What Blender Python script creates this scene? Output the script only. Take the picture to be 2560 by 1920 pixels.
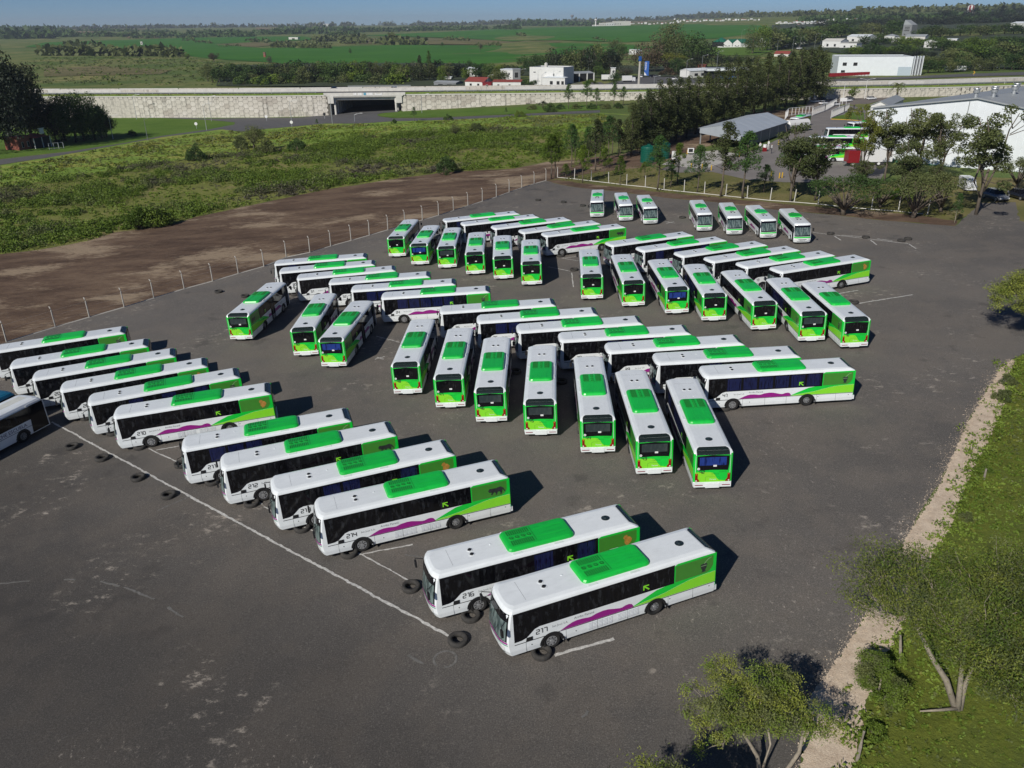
import bpy, math, random
import numpy as np
from mathutils import Matrix, Vector
from mathutils.geometry import tessellate_polygon
for o in list(bpy.data.objects): bpy.data.objects.remove(o)
sc = bpy.context.scene
COL = sc.collection
R_ = math.radians
# ------------------------------------------------------------------ camera, sky, sun, exposure
CAMZ = 28.045; FPX = 1971.75
def _basis(pitch, roll):
    cp, sp = math.cos(pitch), math.sin(pitch)
    fw = np.array([0, cp, -sp]); up = np.array([0, sp, cp]); rt = np.array([1., 0, 0])
    cr, sr = math.cos(roll), math.sin(roll)
    return np.stack([cr*rt+sr*up, -sr*rt+cr*up, -fw], 1)
CW = _basis(R_(24.6), R_(-0.6))
CL = _basis(R_(23.757), R_(-3.335))
RL = CW @ CL.T                       # the paved lot is a gently tilted plane
CAMP = np.array([0, 0, CAMZ])
cam = bpy.data.cameras.new('camera'); camo = bpy.data.objects.new('camera', cam); COL.objects.link(camo)
camo.matrix_world = Matrix.Translation((0, 0, CAMZ)) @ Matrix(CW.tolist()).to_4x4()
cam.sensor_width = 36; cam.lens = FPX/2560*36; cam.clip_start = .5; cam.clip_end = 30000
sc.camera = camo
SUN = np.array([-.4768, -.6728, .5664]); SUN /= np.linalg.norm(SUN)
w = bpy.data.worlds.new('World'); sc.world = w; w.use_nodes = True
nt = w.node_tree
sky = nt.nodes.new('ShaderNodeTexSky'); sky.sky_type = 'NISHITA'; sky.sun_disc = False
sky.sun_elevation = math.asin(SUN[2]); sky.sun_rotation = math.atan2(SUN[0], SUN[1])
sky.air_density = .6; sky.dust_density = 0; sky.ozone_density = 10; sky.altitude = 100
nt.links.new(sky.outputs[0], nt.nodes['Background'].inputs[0]); nt.nodes['Background'].inputs[1].default_value = .051
sl = bpy.data.lights.new('sun', 'SUN'); sl.energy = 3.7; sl.angle = R_(.53); sl.color = (1, .955, .88)
so = bpy.data.objects.new('sun', sl); COL.objects.link(so)
so.rotation_euler = Vector(SUN.tolist()).to_track_quat('Z', 'Y').to_euler()
sc.view_settings.view_transform = 'Standard'; sc.view_settings.look = 'None'
sc.view_settings.exposure = 0.2; sc.view_settings.gamma = 1; sc.view_settings.use_curve_mapping = False
# ------------------------------------------------------------------ helpers
rng = np.random.default_rng(7); random.seed(7)
def new_mat(name):
    m = bpy.data.materials.new(name); m.use_nodes = True
    return m, m.node_tree, m.node_tree.nodes['Principled BSDF']
def P(name, col, rough=.6, metal=0., var=.0, vscale=3., bump=0., bscale=20., spec=.5, coat=0.):
    """plain procedural surface: base colour broken up by two octaves of noise"""
    m, t, b = new_mat(name)
    b.inputs['Roughness'].default_value = rough; b.inputs['Metallic'].default_value = metal
    b.inputs['Specular IOR Level'].default_value = spec
    b.inputs['Coat Weight'].default_value = coat
    c = (*col, 1)
    if var > 0:
        tc = t.nodes.new('ShaderNodeTexCoord'); n = t.nodes.new('ShaderNodeTexNoise')
        n.inputs['Scale'].default_value = vscale; n.inputs['Detail'].default_value = 6; n.inputs['Roughness'].default_value = .65
        r = t.nodes.new('ShaderNodeValToRGB')
        r.color_ramp.elements[0].position = .3; r.color_ramp.elements[1].position = .7
        r.color_ramp.elements[0].color = (*[max(0, x*(1-var)) for x in col], 1)
        r.color_ramp.elements[1].color = (*[min(1, x*(1+var*.7)) for x in col], 1)
        t.links.new(tc.outputs['Object'], n.inputs['Vector']); t.links.new(n.outputs['Fac'], r.inputs['Fac'])
        t.links.new(r.outputs[0], b.inputs['Base Color'])
    else:
        b.inputs['Base Color'].default_value = c
    if bump > 0:
        tc = t.nodes.new('ShaderNodeTexCoord'); n = t.nodes.new('ShaderNodeTexNoise'); n.inputs['Scale'].default_value = bscale
        n.inputs['Detail'].default_value = 4
        bp = t.nodes.new('ShaderNodeBump'); bp.inputs['Strength'].default_value = bump; bp.inputs['Distance'].default_value = .05
        t.links.new(tc.outputs['Object'], n.inputs['Vector']); t.links.new(n.outputs['Fac'], bp.inputs['Height']); t.links.new(bp.outputs[0], b.inputs['Normal'])
    return m
class N:
    """tiny node-graph builder for the ground materials"""
    def __init__(s, name, rough=.9, spec=.3):
        s.m, s.t, s.b = new_mat(name); s.b.inputs['Roughness'].default_value = rough
        s.b.inputs['Specular IOR Level'].default_value = spec
        s.tc = s.t.nodes.new('ShaderNodeTexCoord')
    def noise(s, scale, detail=5, rough=.6, stretch=None, rot=0, off=0, dist=0.):
        v = s.tc.outputs['Object']
        if 1:
            mp = s.t.nodes.new('ShaderNodeMapping'); mp.inputs['Scale'].default_value = stretch or (1, 1, 1)
            mp.inputs['Rotation'].default_value = (0, 0, rot); mp.inputs['Location'].default_value = (off, off*.7, 0)
            s.t.links.new(v, mp.inputs[0]); v = mp.outputs[0]
        n = s.t.nodes.new('ShaderNodeTexNoise'); n.inputs['Scale'].default_value = scale; n.inputs['Detail'].default_value = detail
        n.inputs['Roughness'].default_value = rough; n.inputs['Distortion'].default_value = dist
        s.t.links.new(v, n.inputs['Vector']); return n.outputs['Fac']
    def step(s, v, a, b):
        n = s.t.nodes.new('ShaderNodeMapRange'); n.interpolation_type = 'SMOOTHSTEP'
        n.inputs['From Min'].default_value = a; n.inputs['From Max'].default_value = b
        s.t.links.new(v, n.inputs['Value']); return n.outputs[0]
    def mul(s, a, b, op='MULTIPLY'):
        n = s.t.nodes.new('ShaderNodeMath'); n.operation = op
        for i, x in enumerate((a, b)):
            if isinstance(x, (int, float)): n.inputs[i].default_value = x
            else: s.t.links.new(x, n.inputs[i])
        return n.outputs[0]
    def ramp(s, v, stops):
        n = s.t.nodes.new('ShaderNodeValToRGB'); e = n.color_ramp.elements
        while len(e) < len(stops): e.new(.5)
        for k, (p, c) in enumerate(stops): e[k].position = p; e[k].color = (*c, 1)
        s.t.links.new(v, n.inputs['Fac']); return n.outputs[0]
    def mix(s, f, a, b, mode='MIX'):
        n = s.t.nodes.new('ShaderNodeMix'); n.data_type = 'RGBA'; n.blend_type = mode
        for k, x in ((0, f), (6, a), (7, b)):
            if isinstance(x, (int, float)): n.inputs[k].default_value = x
            elif isinstance(x, tuple): n.inputs[k].default_value = (*x, 1)
            else: s.t.links.new(x, n.inputs[k])
        return n.outputs[2]
    def out(s, col, h=None, strength=.4, dist=.05):
        s.t.links.new(col, s.b.inputs['Base Color'])
        if h is not None:
            bp = s.t.nodes.new('ShaderNodeBump'); bp.inputs['Strength'].default_value = strength; bp.inputs['Distance'].default_value = dist
            s.t.links.new(h, bp.inputs['Height']); s.t.links.new(bp.outputs[0], s.b.inputs['Normal'])
        return s.m
class MB:
    def __init__(s): s.v = []; s.f = []; s.m = []; s.mi = 0
    def add(s, vs, fs):
        n = len(s.v); s.v += [tuple(map(float, p)) for p in vs]
        for f in fs: s.f.append(tuple(n+i for i in f)); s.m.append(s.mi)
        return s
    def box(s, c, d, rz=0., mtx=None):
        hx, hy, hz = d[0]/2, d[1]/2, d[2]/2
        ca, sa = math.cos(rz), math.sin(rz)
        vs = []
        for z in (-hz, hz):
            for x, y in ((-hx, -hy), (hx, -hy), (hx, hy), (-hx, hy)):
                vs.append((c[0]+x*ca-y*sa, c[1]+x*sa+y*ca, c[2]+z))
        return s.add(vs, [(3, 2, 1, 0), (4, 5, 6, 7), (0, 1, 5, 4), (1, 2, 6, 5), (2, 3, 7, 6), (3, 0, 4, 7)])
    def tube(s, pts, rad, n=8, cap=True):
        pts = [np.array(p, float) for p in pts]
        if not hasattr(rad, '__len__'): rad = [rad]*len(pts)
        vs = []; fs = []
        for i, p in enumerate(pts):
            d = pts[min(i+1, len(pts)-1)]-pts[max(i-1, 0)]; d /= np.linalg.norm(d)+1e-9
            a = np.cross(d, [0, 0, 1.] if abs(d[2]) < .9 else [1., 0, 0]); a /= np.linalg.norm(a); b = np.cross(d, a)
            for k in range(n):
                t = 2*math.pi*k/n; vs.append(p+(a*math.cos(t)+b*math.sin(t))*rad[i])
        for i in range(len(pts)-1):
            for k in range(n):
                fs.append((i*n+k, i*n+(k+1) % n, (i+1)*n+(k+1) % n, (i+1)*n+k))
        if cap: fs += [tuple(range(n))[::-1], tuple(range((len(pts)-1)*n, len(pts)*n))]
        return s.add(vs, fs)
    def cyl(s, c, r, h, n=16, axis='z', r2=None):
        r2 = r if r2 is None else r2
        d = {'z': (0, 0, 1), 'y': (0, 1, 0), 'x': (1, 0, 0)}[axis]
        c = np.array(c, float); d = np.array(d, float)
        return s.tube([c-d*h/2, c+d*h/2], [r, r2], n)
    def prism(s, poly, z0, z1):
        """vertical prism over an xy outline"""
        n = len(poly); vs = [(x, y, z0) for x, y in poly]+[(x, y, z1) for x, y in poly]
        tr = tessellate_polygon([[Vector((x, y, 0)) for x, y in poly]])
        fs = [tuple(i+n for i in t) for t in tr]+[tuple(t)[::-1] for t in tr]
        fs += [(i, (i+1) % n, n+(i+1) % n, n+i) for i in range(n)]
        return s.add(vs, fs)
    def plate(s, poly, fn, thick=None):
        """outline (a,b) mapped to space by fn(a,b,offset); a flat print, or a plate if thick"""
        tr = tessellate_polygon([[Vector((x, y, 0)) for x, y in poly]]); n = len(poly)
        if thick is None: return s.add([fn(a, b, 0) for a, b in poly], [tuple(t) for t in tr])
        vs = [fn(a, b, 0) for a, b in poly]+[fn(a, b, thick) for a, b in poly]
        return s.add(vs, [tuple(i+n for i in t) for t in tr]+[(i, (i+1) % n, n+(i+1) % n, n+i) for i in range(n)])
    def mesh(s, name, mats, smooth=False):
        me = bpy.data.meshes.new(name); me.from_pydata(s.v, [], s.f)
        for m in (mats if isinstance(mats, (list, tuple)) else [mats]): me.materials.append(m)
        if any(s.m): me.polygons.foreach_set('material_index', s.m)
        if smooth: me.polygons.foreach_set('use_smooth', [True]*len(me.polygons))
        me.update(); return me
    def obj(s, name, mats, parent=None, smooth=False, mw=None):
        return link(name, s.mesh(name, mats, smooth), parent, mw)
def link(name, me, parent=None, mw=None):
    o = bpy.data.objects.new(name, me); COL.objects.link(o)
    if parent is not None: o.parent = parent
    if mw is not None: o.matrix_local = mw
    return o
def tag(o, label, cat, group=None, kind=None):
    if label: o['label'] = label
    if cat: o['category'] = cat
    if group: o['group'] = group
    if kind: o['kind'] = kind
    return o
def thing(name, loc, rz=0., label='', cat='', group=None, scale=1., mw=None):
    o = bpy.data.objects.new(name, None); COL.objects.link(o); o.empty_display_size = .3
    if mw is not None: o.matrix_world = mw
    else: o.location = loc; o.rotation_euler = (0, 0, rz); o.scale = (scale,)*3 if not hasattr(scale, '__len__') else scale
    return tag(o, label, cat, group)
def struct(o): o['kind'] = 'structure'; return o
# ------------------------------------------------------------------ terrain
nrm = RL[:, 2]; SX, SY = -nrm[0]/nrm[2], -nrm[1]/nrm[2]
p0 = CAMP+RL @ np.array([0, 0, -CAMZ]); Z0 = p0[2]-SX*p0[0]-SY*p0[1]
def sstep(x, a, b):
    t = np.clip((x-a)/(b-a), 0, 1); return t*t*(3-2*t)
def h(x, y):
    x = np.asarray(x, float); y = np.asarray(y, float)
    xe = np.where(x < -75, -75+20*np.tanh((x+75)/20), np.where(x > 140, 140+60*np.tanh((x-140)/60), x))
    xe = xe*(1-.85*sstep(y, 190, 350)*sstep(x, 0, 120))
    ye = np.where(y > 300, 300+120*np.tanh((y-300)/120), np.where(y < -60, -60., y))
    r = np.hypot(x, y); az = x/(r+1e-6)
    a = sstep(az, .02, .45)*(y > 0)
    und = 2.2*np.sin(x/210+1)*np.sin(y/260+.5)*sstep(r, 450, 900)
    return Z0+SX*xe+SY*ye+26*sstep(r, 1400, 7000)+a*(16*sstep(r, 520, 1500)+34*sstep(r, 1500, 3600))+und
def H(x, y): return float(h(x, y))
def ray(u, v):
    X = (u-1280)/FPX; Y = -(v-960)/FPX
    d = CW @ np.array([X, Y, -1.]); return d/np.linalg.norm(d)
def G(u, v):
    """point of the ground seen in direction (u,v) from the photographer's place"""
    d = ray(u, v); t = 15.; st = 1.
    ts = 15*1.01**np.arange(720); pts = CAMP+ts[:, None]*d
    below = pts[:, 2] < h(pts[:, 0], pts[:, 1])
    if not below.any():
        k = int(np.argmin(pts[:, 2]-h(pts[:, 0], pts[:, 1]))) or -1
        q = CAMP+d*7000; return np.array([q[0], q[1], H(q[0], q[1])])
    k = int(np.argmax(below)); a, b = ts[max(k-1, 0)], ts[k]
    for _ in range(30):
        m = (a+b)/2; q = CAMP+m*d
        if q[2] < H(q[0], q[1]): b = m
        else: a = m
    q = CAMP+b*d; return np.array([q[0], q[1], H(q[0], q[1])])
def proj(p):
    q = CW.T @ (np.array(p, float)-CAMP); return 1280+FPX*q[0]/-q[2], 960-FPX*q[1]/-q[2]
def TH(p, v):
    """height above p at which a vertical thing reaches image row v"""
    a, b = 0., 120.
    for _ in range(40):
        m = (a+b)/2
        if proj((p[0], p[1], p[2]+m))[1] > v: a = m
        else: b = m
    return a
def MPP(p):  # metres per photo pixel at p
    return np.linalg.norm(np.array(p)-CAMP)/FPX
def LW(x, y, z=0.):
    return CAMP+RL @ (np.array([x, y, z])-CAMP)
def lotM(x, y, t, z=0.):
    p = LW(x, y, z); m = Matrix(RL.tolist()).to_4x4(); m.translation = Vector(p.tolist())
    return m @ Matrix.Rotation(t, 4, 'Z')
def PL(pts): return [tuple(G(*q)[:2]) for q in pts]
def drape(name, poly, mat, off=.03, maxe=12., offr=0., kind='structure'):
    """sheet following the terrain over an xy outline"""
    import bmesh
    tr = tessellate_polygon([[Vector((x, y, 0)) for x, y in poly]])
    bm = bmesh.new(); vs = [bm.verts.new((x, y, 0)) for x, y in poly]
    for t in tr:
        try: bm.faces.new([vs[i] for i in t])
        except ValueError: pass
    for _ in range(9):
        es = []
        for e in bm.edges:
            a, b = e.verts[0].co, e.verts[1].co; mid = (a+b)/2
            if e.calc_length() > maxe*max(1, math.hypot(mid.x, mid.y)/150): es.append(e)
        if not es or len(bm.verts) > 40000: break
        bmesh.ops.subdivide_edges(bm, edges=es, cuts=1, use_grid_fill=False)
        bmesh.ops.triangulate(bm, faces=bm.faces[:])
    bmesh.ops.recalc_face_normals(bm, faces=bm.faces[:])
    for v in bm.verts:
        r = math.hypot(v.co.x, v.co.y); v.co.z = H(v.co.x, v.co.y)+off+offr*r
    me = bpy.data.meshes.new(name); bm.to_mesh(me); bm.free()
    if sum(p.normal.z for p in me.polygons) < 0: me.flip_normals()
    me.materials.append(mat); o = link(name, me)
    if kind: o['kind'] = kind
    return o
def qmesh(name, V, mats, midx=None, F=4):
    """mesh of loose quads, fast"""
    n = len(V)//F; me = bpy.data.meshes.new(name)
    me.vertices.add(len(V)); me.vertices.foreach_set('co', np.ascontiguousarray(V, dtype=np.float32).ravel())
    me.loops.add(len(V)); me.loops.foreach_set('vertex_index', np.arange(len(V), dtype=np.int32))
    me.polygons.add(n); me.polygons.foreach_set('loop_start', np.arange(0, len(V), F, dtype=np.int32))
    for m in (mats if isinstance(mats, (list, tuple)) else [mats]): me.materials.append(m)
    if midx is not None: me.polygons.foreach_set('material_index', np.asarray(midx, dtype=np.int32))
    me.update(calc_edges=True); return me
def leafquads(c, s, rg, up=.3, asp=.55, nd=None):
    """one small folded-less leaf patch per centre"""
    n = len(c); nn = rg.normal(size=(n, 3)); nn[:, 2] = np.abs(nn[:, 2])*.8+up
    if nd is not None: nn += nd
    nn /= np.linalg.norm(nn, axis=1)[:, None]
    a = np.cross(nn, rg.normal(size=(n, 3))); a /= np.linalg.norm(a, axis=1)[:, None]+1e-9
    b = np.cross(nn, a); s = np.asarray(s).reshape(-1, 1) if np.ndim(s) else s
    s = s*rg.uniform(.6, 1.35, (n, 1)); a = a*s; b = b*s*asp
    return np.stack([c-a*.9-b*.35, c-a*.1-b, c+a, c+a*.0+b], 1).reshape(-1, 3)
NUMW = ['first', 'second', 'third', 'fourth', 'fifth', 'sixth', 'seventh', 'eighth', 'ninth', 'tenth', 'eleventh', 'twelfth', 'thirteenth', 'fourteenth', 'fifteenth', 'sixteenth', 'seventeenth', 'eighteenth', 'nineteenth', 'twentieth', 'twenty-first', 'twenty-second', 'twenty-third', 'twenty-fourth', 'twenty-fifth', 'twenty-sixth', 'twenty-seventh', 'twenty-eighth']
# ------------------------------------------------------------------ materials
def leafmat(name, c1, c2, trans=.25, rough=.6, ns=.6):
    m, t, b = new_mat(name); b.inputs['Roughness'].default_value = rough; b.inputs['Specular IOR Level'].default_value = .25
    tc = t.nodes.new('ShaderNodeTexCoord'); n = t.nodes.new('ShaderNodeTexNoise'); n.inputs['Scale'].default_value = ns; n.inputs['Detail'].default_value = 5
    oi = t.nodes.new('ShaderNodeObjectInfo'); ad = t.nodes.new('ShaderNodeMath'); ad.operation = 'MULTIPLY_ADD'
    ad.inputs[1].default_value = .3; ad.inputs[2].default_value = -.15
    sm = t.nodes.new('ShaderNodeMath'); sm.operation = 'ADD'
    r = t.nodes.new('ShaderNodeValToRGB'); r.color_ramp.elements[0].position = .32; r.color_ramp.elements[1].position = .7
    r.color_ramp.elements[0].color = (*c1, 1); r.color_ramp.elements[1].color = (*c2, 1)
    t.links.new(tc.outputs['Object'], n.inputs['Vector']); t.links.new(oi.outputs['Random'], ad.inputs[0])
    t.links.new(n.outputs['Fac'], sm.inputs[0]); t.links.new(ad.outputs[0], sm.inputs[1]); t.links.new(sm.outputs[0], r.inputs[0])
    t.links.new(r.outputs[0], b.inputs['Base Color'])
    tr = t.nodes.new('ShaderNodeBsdfTranslucent'); mx = t.nodes.new('ShaderNodeMixShader'); mx.inputs[0].default_value = trans
    t.links.new(r.outputs[0], tr.inputs[0]); t.links.new(b.outputs[0], mx.inputs[1]); t.links.new(tr.outputs[0], mx.inputs[2])
    t.links.new(mx.outputs[0], t.nodes['Material Output'].inputs[0]); return m
M = {}
M['white'] = P('white_paint', (.80, .84, .85), .28, var=.05, vscale=1.2, coat=.3)
def grime(m, k=.10):
    t = m.node_tree; b = t.nodes['Principled BSDF']; src = b.inputs['Base Color'].links[0].from_socket if b.inputs['Base Color'].links else None
    oi = t.nodes.new('ShaderNodeObjectInfo'); mr = t.nodes.new('ShaderNodeMapRange'); mr.inputs['To Min'].default_value = 1-k; mr.inputs['To Max'].default_value = 1
    t.links.new(oi.outputs['Random'], mr.inputs['Value']); tc = t.nodes.new('ShaderNodeTexCoord'); n = t.nodes.new('ShaderNodeTexNoise'); n.inputs['Scale'].default_value = 2.2; n.inputs['Detail'].default_value = 7; n.inputs['Roughness'].default_value = .7
    mp = t.nodes.new('ShaderNodeMapping'); mp.inputs['Scale'].default_value = (.6, 2.2, 1); ad = t.nodes.new('ShaderNodeVectorMath'); ad.operation = 'ADD'
    t.links.new(tc.outputs['Object'], mp.inputs[0]); t.links.new(mp.outputs[0], ad.inputs[0]); cx = t.nodes.new('ShaderNodeCombineXYZ'); mm = t.nodes.new('ShaderNodeMath'); mm.operation = 'MULTIPLY'; mm.inputs[1].default_value = 50
    t.links.new(oi.outputs['Random'], mm.inputs[0]); t.links.new(mm.outputs[0], cx.inputs[0]); t.links.new(cx.outputs[0], ad.inputs[1]); t.links.new(ad.outputs[0], n.inputs['Vector'])
    r2 = t.nodes.new('ShaderNodeMapRange'); r2.inputs['From Min'].default_value = .48; r2.inputs['From Max'].default_value = .72; r2.inputs['To Min'].default_value = 1; r2.inputs['To Max'].default_value = 1-k*1.6
    t.links.new(n.outputs['Fac'], r2.inputs['Value']); pr = t.nodes.new('ShaderNodeMath'); pr.operation = 'MULTIPLY'; t.links.new(mr.outputs[0], pr.inputs[0]); t.links.new(r2.outputs[0], pr.inputs[1])
    mx = t.nodes.new('ShaderNodeMix'); mx.data_type = 'RGBA'; mx.blend_type = 'MULTIPLY'; mx.inputs[0].default_value = 1
    t.links.new(src, mx.inputs[6]); t.links.new(pr.outputs[0], mx.inputs[7]); t.links.new(mx.outputs[2], b.inputs['Base Color']); return m
grime(M['white'], .05)
M['green'] = P('bus_green', (.008, .62, .05), .26, var=.04, vscale=1., coat=.3)
M['acgreen'] = P('roof_green', (.010, .54, .06), .34, var=.05, vscale=1., coat=.2)
grime(M['acgreen'], .14); grime(M['green'], .08)
M['lime'] = P('bus_lime', (.24, .72, .03), .28, var=.03, coat=.3)
M['mural'] = P('mural_green', (.055, .24, .03), .3, var=.06, coat=.3)
M['magenta'] = P('bus_magenta', (.29, .012, .22), .28, var=.03, coat=.3)
M['blackgl'] = P('black_glass', (.006, .006, .008), .08, spec=.35)
M['black'] = P('black_rubber_trim', (.012, .012, .013), .55)
M['tyre'] = P('tyre_rubber', (.013, .0125, .012), .85, var=.3, vscale=6, bump=.3, bscale=40)
M['tyre_old'] = P('worn_tyre_rubber', (.045, .042, .038), .9, var=.4, vscale=5, bump=.3, bscale=30)
M['rim'] = P('wheel_rim', (.42, .43, .44), .4, .6, var=.25, vscale=8)
M['grey'] = P('grey_plastic', (.16, .17, .17), .5)
M['slot'] = P('grille_dark', (.006, .09, .014), .7)
M['red'] = P('tail_light_red', (.25, .008, .006), .2)
M['orange'] = P('indicator_orange', (.6, .13, .02), .3)
M['lens'] = P('lamp_lens', (.75, .75, .72), .15)
M['paper'] = P('white_card', (.75, .75, .74), .7)
M['gtext'] = P('grey_print', (.16, .17, .18), .6)
M['ktext'] = P('black_print', (.015, .015, .018), .6)
M['puma'] = P('mural_dark', (.03, .035, .035), .4, var=.6, vscale=9)
M['halo'] = P('mural_outline', (.25, .42, .2), .4)
M['bird'] = P('mural_orange', (.45, .23, .05), .4, var=.5, vscale=8)
M['teal'] = P('teal_roof', (.01, .11, .20), .35, var=.15)
M['navy'] = P('navy_print', (.012, .02, .07), .5)
M['cream'] = P('cream_roof', (.62, .63, .58), .5, var=.15, vscale=1.5)
def glass(name, c1, c2, stripes=14., f=.5):
    """dark window: what hangs or stands behind it shows as faint upright folds"""
    g = N(name, .07, .4)
    v = g.noise(1., 3, .6, (stripes, stripes, 1.2))
    return g.out(g.mix(g.step(v, f-.08, f+.12), c1, c2))
M['win'] = glass('side_window_glass', (.004, .004, .005), (.022, .024, .028), 4, .56)
M['curt'] = glass('blue_curtain_window', (.004, .005, .02), (.011, .015, .062), 12, .42)
M['curtb'] = glass('bright_blue_curtain_window', (.006, .015, .09), (.018, .045, .23), 9, .42)
M['rearwin'] = glass('rear_window_glass', (.03, .042, .045), (.05, .062, .062), 3, .5)
M['rearopen'] = glass('rear_window_dark', (.006, .006, .007), (.05, .05, .05), 6, .62)
M['screen'] = glass('windscreen_glass', (.05, .075, .075), (.16, .21, .20), 5, .5)
M['bark'] = P('bark', (.13, .105, .08), .9, var=.35, vscale=6, bump=.4)
M['bark2'] = P('pale_bark', (.30, .26, .20), .9, var=.3, vscale=5, bump=.3)
M['barkd'] = P('dark_bark', (.06, .048, .038), .95, var=.3, vscale=6)
M['post'] = P('concrete_post', (.42, .40, .36), .9, var=.2, vscale=4)
M['wire'] = P('wire', (.3, .3, .3), .5)
M['wood'] = P('weathered_wood', (.24, .21, .17), .95, var=.35, vscale=5)
M['metal'] = P('galvanised', (.42, .44, .45), .45, .5, var=.1)
M['wmetal'] = P('white_metal', (.7, .7, .69), .5)
M['concrete'] = P('concrete', (.44, .42, .38), .9, var=.18, vscale=.8)
M['conc2'] = P('pale_concrete', (.60, .585, .54), .9, var=.14, vscale=.5)
M['canopyroof'] = P('corrugated_silver', (.40, .44, .48), .45, var=.08, vscale=.3)
M['floor'] = P('woodland_floor', (.035, .05, .018), .95, var=.4, vscale=.03)
M['road'] = P('road_asphalt', (.10, .098, .098), .9, var=.15, vscale=.3)
M['brick'] = P('brick_red', (.28, .09, .06), .9, var=.3, vscale=3)
M['roofred'] = P('red_roof', (.27, .06, .045), .6, var=.2, vscale=1)
M['roofgreen'] = P('green_metal_roof', (.015, .14, .08), .5, var=.2, vscale=.4)
M['roofgrey'] = P('grey_metal_roof', (.31, .33, .34), .55, var=.08, vscale=.15, spec=.3)
M['sheet'] = P('white_sheet_cladding', (.72, .76, .78), .5, var=.06, vscale=.4)
M['wwall'] = P('white_wall', (.66, .66, .64), .85, var=.08, vscale=.5)
M['gwall'] = P('grey_wall', (.2, .21, .22), .85, var=.12, vscale=.6)
M['dark'] = P('dark_opening', (.012, .013, .015), .8)
M['yellow'] = P('yellow_paint', (.55, .34, .03), .6, var=.2, vscale=3)
M['bluep'] = P('blue_paint', (.02, .10, .38), .4, var=.08)
M['redp'] = P('red_paint', (.22, .010, .014), .45, var=.1)
M['greenbase'] = P('green_wall_base', (.03, .16, .09), .7, var=.15)
M['tank'] = P('green_tank', (.004, .09, .06), .4, var=.1)
M['chalk'] = P('white_lime_line', (.52, .51, .48), .95, var=.45, vscale=7)
M['chalkf'] = P('worn_lime_line', (.15, .145, .135), .95, var=.45, vscale=5)
M['car_white'] = P('car_white', (.68, .69, .7), .25, coat=.6)
M['car_black'] = P('car_black', (.012, .013, .016), .2, coat=.7)
M['car_grey'] = P('car_grey', (.17, .18, .20), .25, .3, coat=.6)
M['car_blue'] = P('car_blue', (.015, .03, .09), .22, coat=.6)
M['skin'] = P('skin', (.35, .2, .13), .6)
M['cloth_white'] = P('white_cloth', (.7, .7, .68), .9)
M['cloth_dark'] = P('dark_cloth', (.03, .03, .045), .9)
# ground materials
g = N('asphalt_lot', .88, .35)
big = g.noise(.035, 6, .6); mid = g.noise(.22, 6, .65, off=9); fin = g.noise(15., 3, .8, off=3); grit = g.noise(34., 2, .7, off=5)
base = g.ramp(big, [(.33, (0.096, 0.084, 0.075)), (.5, (0.127, 0.111, 0.097)), (.68, (0.169, 0.146, 0.123))])
base = g.mix(g.mul(g.step(mid, .42, .62), .5), base, (0.177, 0.146, 0.118))
base = g.mix(g.mul(g.step(fin, .51, .68), .6), base, (0.307, 0.275, 0.235))
base = g.mix(g.mul(g.step(fin, .49, .33), .6), base, (0.054, 0.050, 0.045))
base = g.mix(g.mul(g.step(grit, .60, .74), .3), base, (0.480, 0.429, 0.365))
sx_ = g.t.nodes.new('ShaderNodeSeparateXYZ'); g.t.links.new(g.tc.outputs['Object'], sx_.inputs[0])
painted_falloff = g.mul(g.mul(sx_.outputs[0], .65), g.mul(g.noise(.05, 5, .6, off=70), 34.), 'ADD'); painted_falloff = g.step(g.mul(painted_falloff, sx_.outputs[1], 'ADD'), 26., 62.)  # brightness falloff towards the lower-left foreground painted into the colour, broken by noise
base = g.mix(painted_falloff, g.mix(1., base, (.48, .50, .515), 'MULTIPLY'), g.mix(1., base, (.96, 1.0, 1.03), 'MULTIPLY'))
smear = g.mul(g.step(g.noise(.13, 2, .5, off=21), .53, .66), g.step(g.noise(1.1, 8, .72, (1, 1.5, 1), .9, 14), .54, .68))
base = g.mix(g.mul(smear, .6), base, (0.518, 0.458, 0.383))
smear2 = g.mul(g.step(g.noise(.08, 2, .5, off=51), .53, .66), g.step(g.noise(2.4, 6, .75, (1.7, 1, 1), .5, 33), .58, .70))
oil = g.mul(g.step(g.noise(.35, 3, .5, off=91), .60, .70), g.step(g.noise(.06, 2, .5, off=12), .45, .55)); base = g.mix(g.mul(oil, .35), base, (.035, .033, .032))
base = g.mix(g.mul(smear2, .5), base, (0.576, 0.512, 0.435))
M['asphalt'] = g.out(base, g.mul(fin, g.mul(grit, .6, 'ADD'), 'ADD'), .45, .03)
g = N('cleared_soil', .97, .1)
a = g.noise(.10, 6, .65, (1, 2.6, 1), -.45); b_ = g.noise(.9, 6, .75, (1, 2.2, 1), -.45, 4); c_ = g.noise(.055, 4, .55, (1, 1.8, 1), -.35, 30)
base = g.ramp(a, [(.3, (0.070, 0.046, 0.034)), (.5, (0.134, 0.090, 0.063)), (.7, (0.196, 0.138, 0.094))])
base = g.mix(g.mul(g.step(g.mul(c_, g.mul(b_, .35), 'ADD'), .68, .80), .75), base, (0.376, 0.293, 0.201))
base = g.mix(g.mul(g.step(b_, .52, .7), .45), base, (0.251, 0.181, 0.125)); base = g.mix(g.mul(g.step(b_, .48, .3), .5), base, (0.054, 0.036, 0.026))
M['soil'] = g.out(base, b_, .8, .2)
g = N('meadow_ground', .97, .1)
a = g.noise(.012, 6, .62); b_ = g.noise(.09, 6, .7, off=11); c_ = g.noise(.9, 5, .7, off=2)
base = g.ramp(a, [(.3, (0.063, 0.106, 0.030)), (.45, (0.109, 0.151, 0.041)), (.56, (0.178, 0.185, 0.067)), (.7, (0.293, 0.252, 0.106))])
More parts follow.
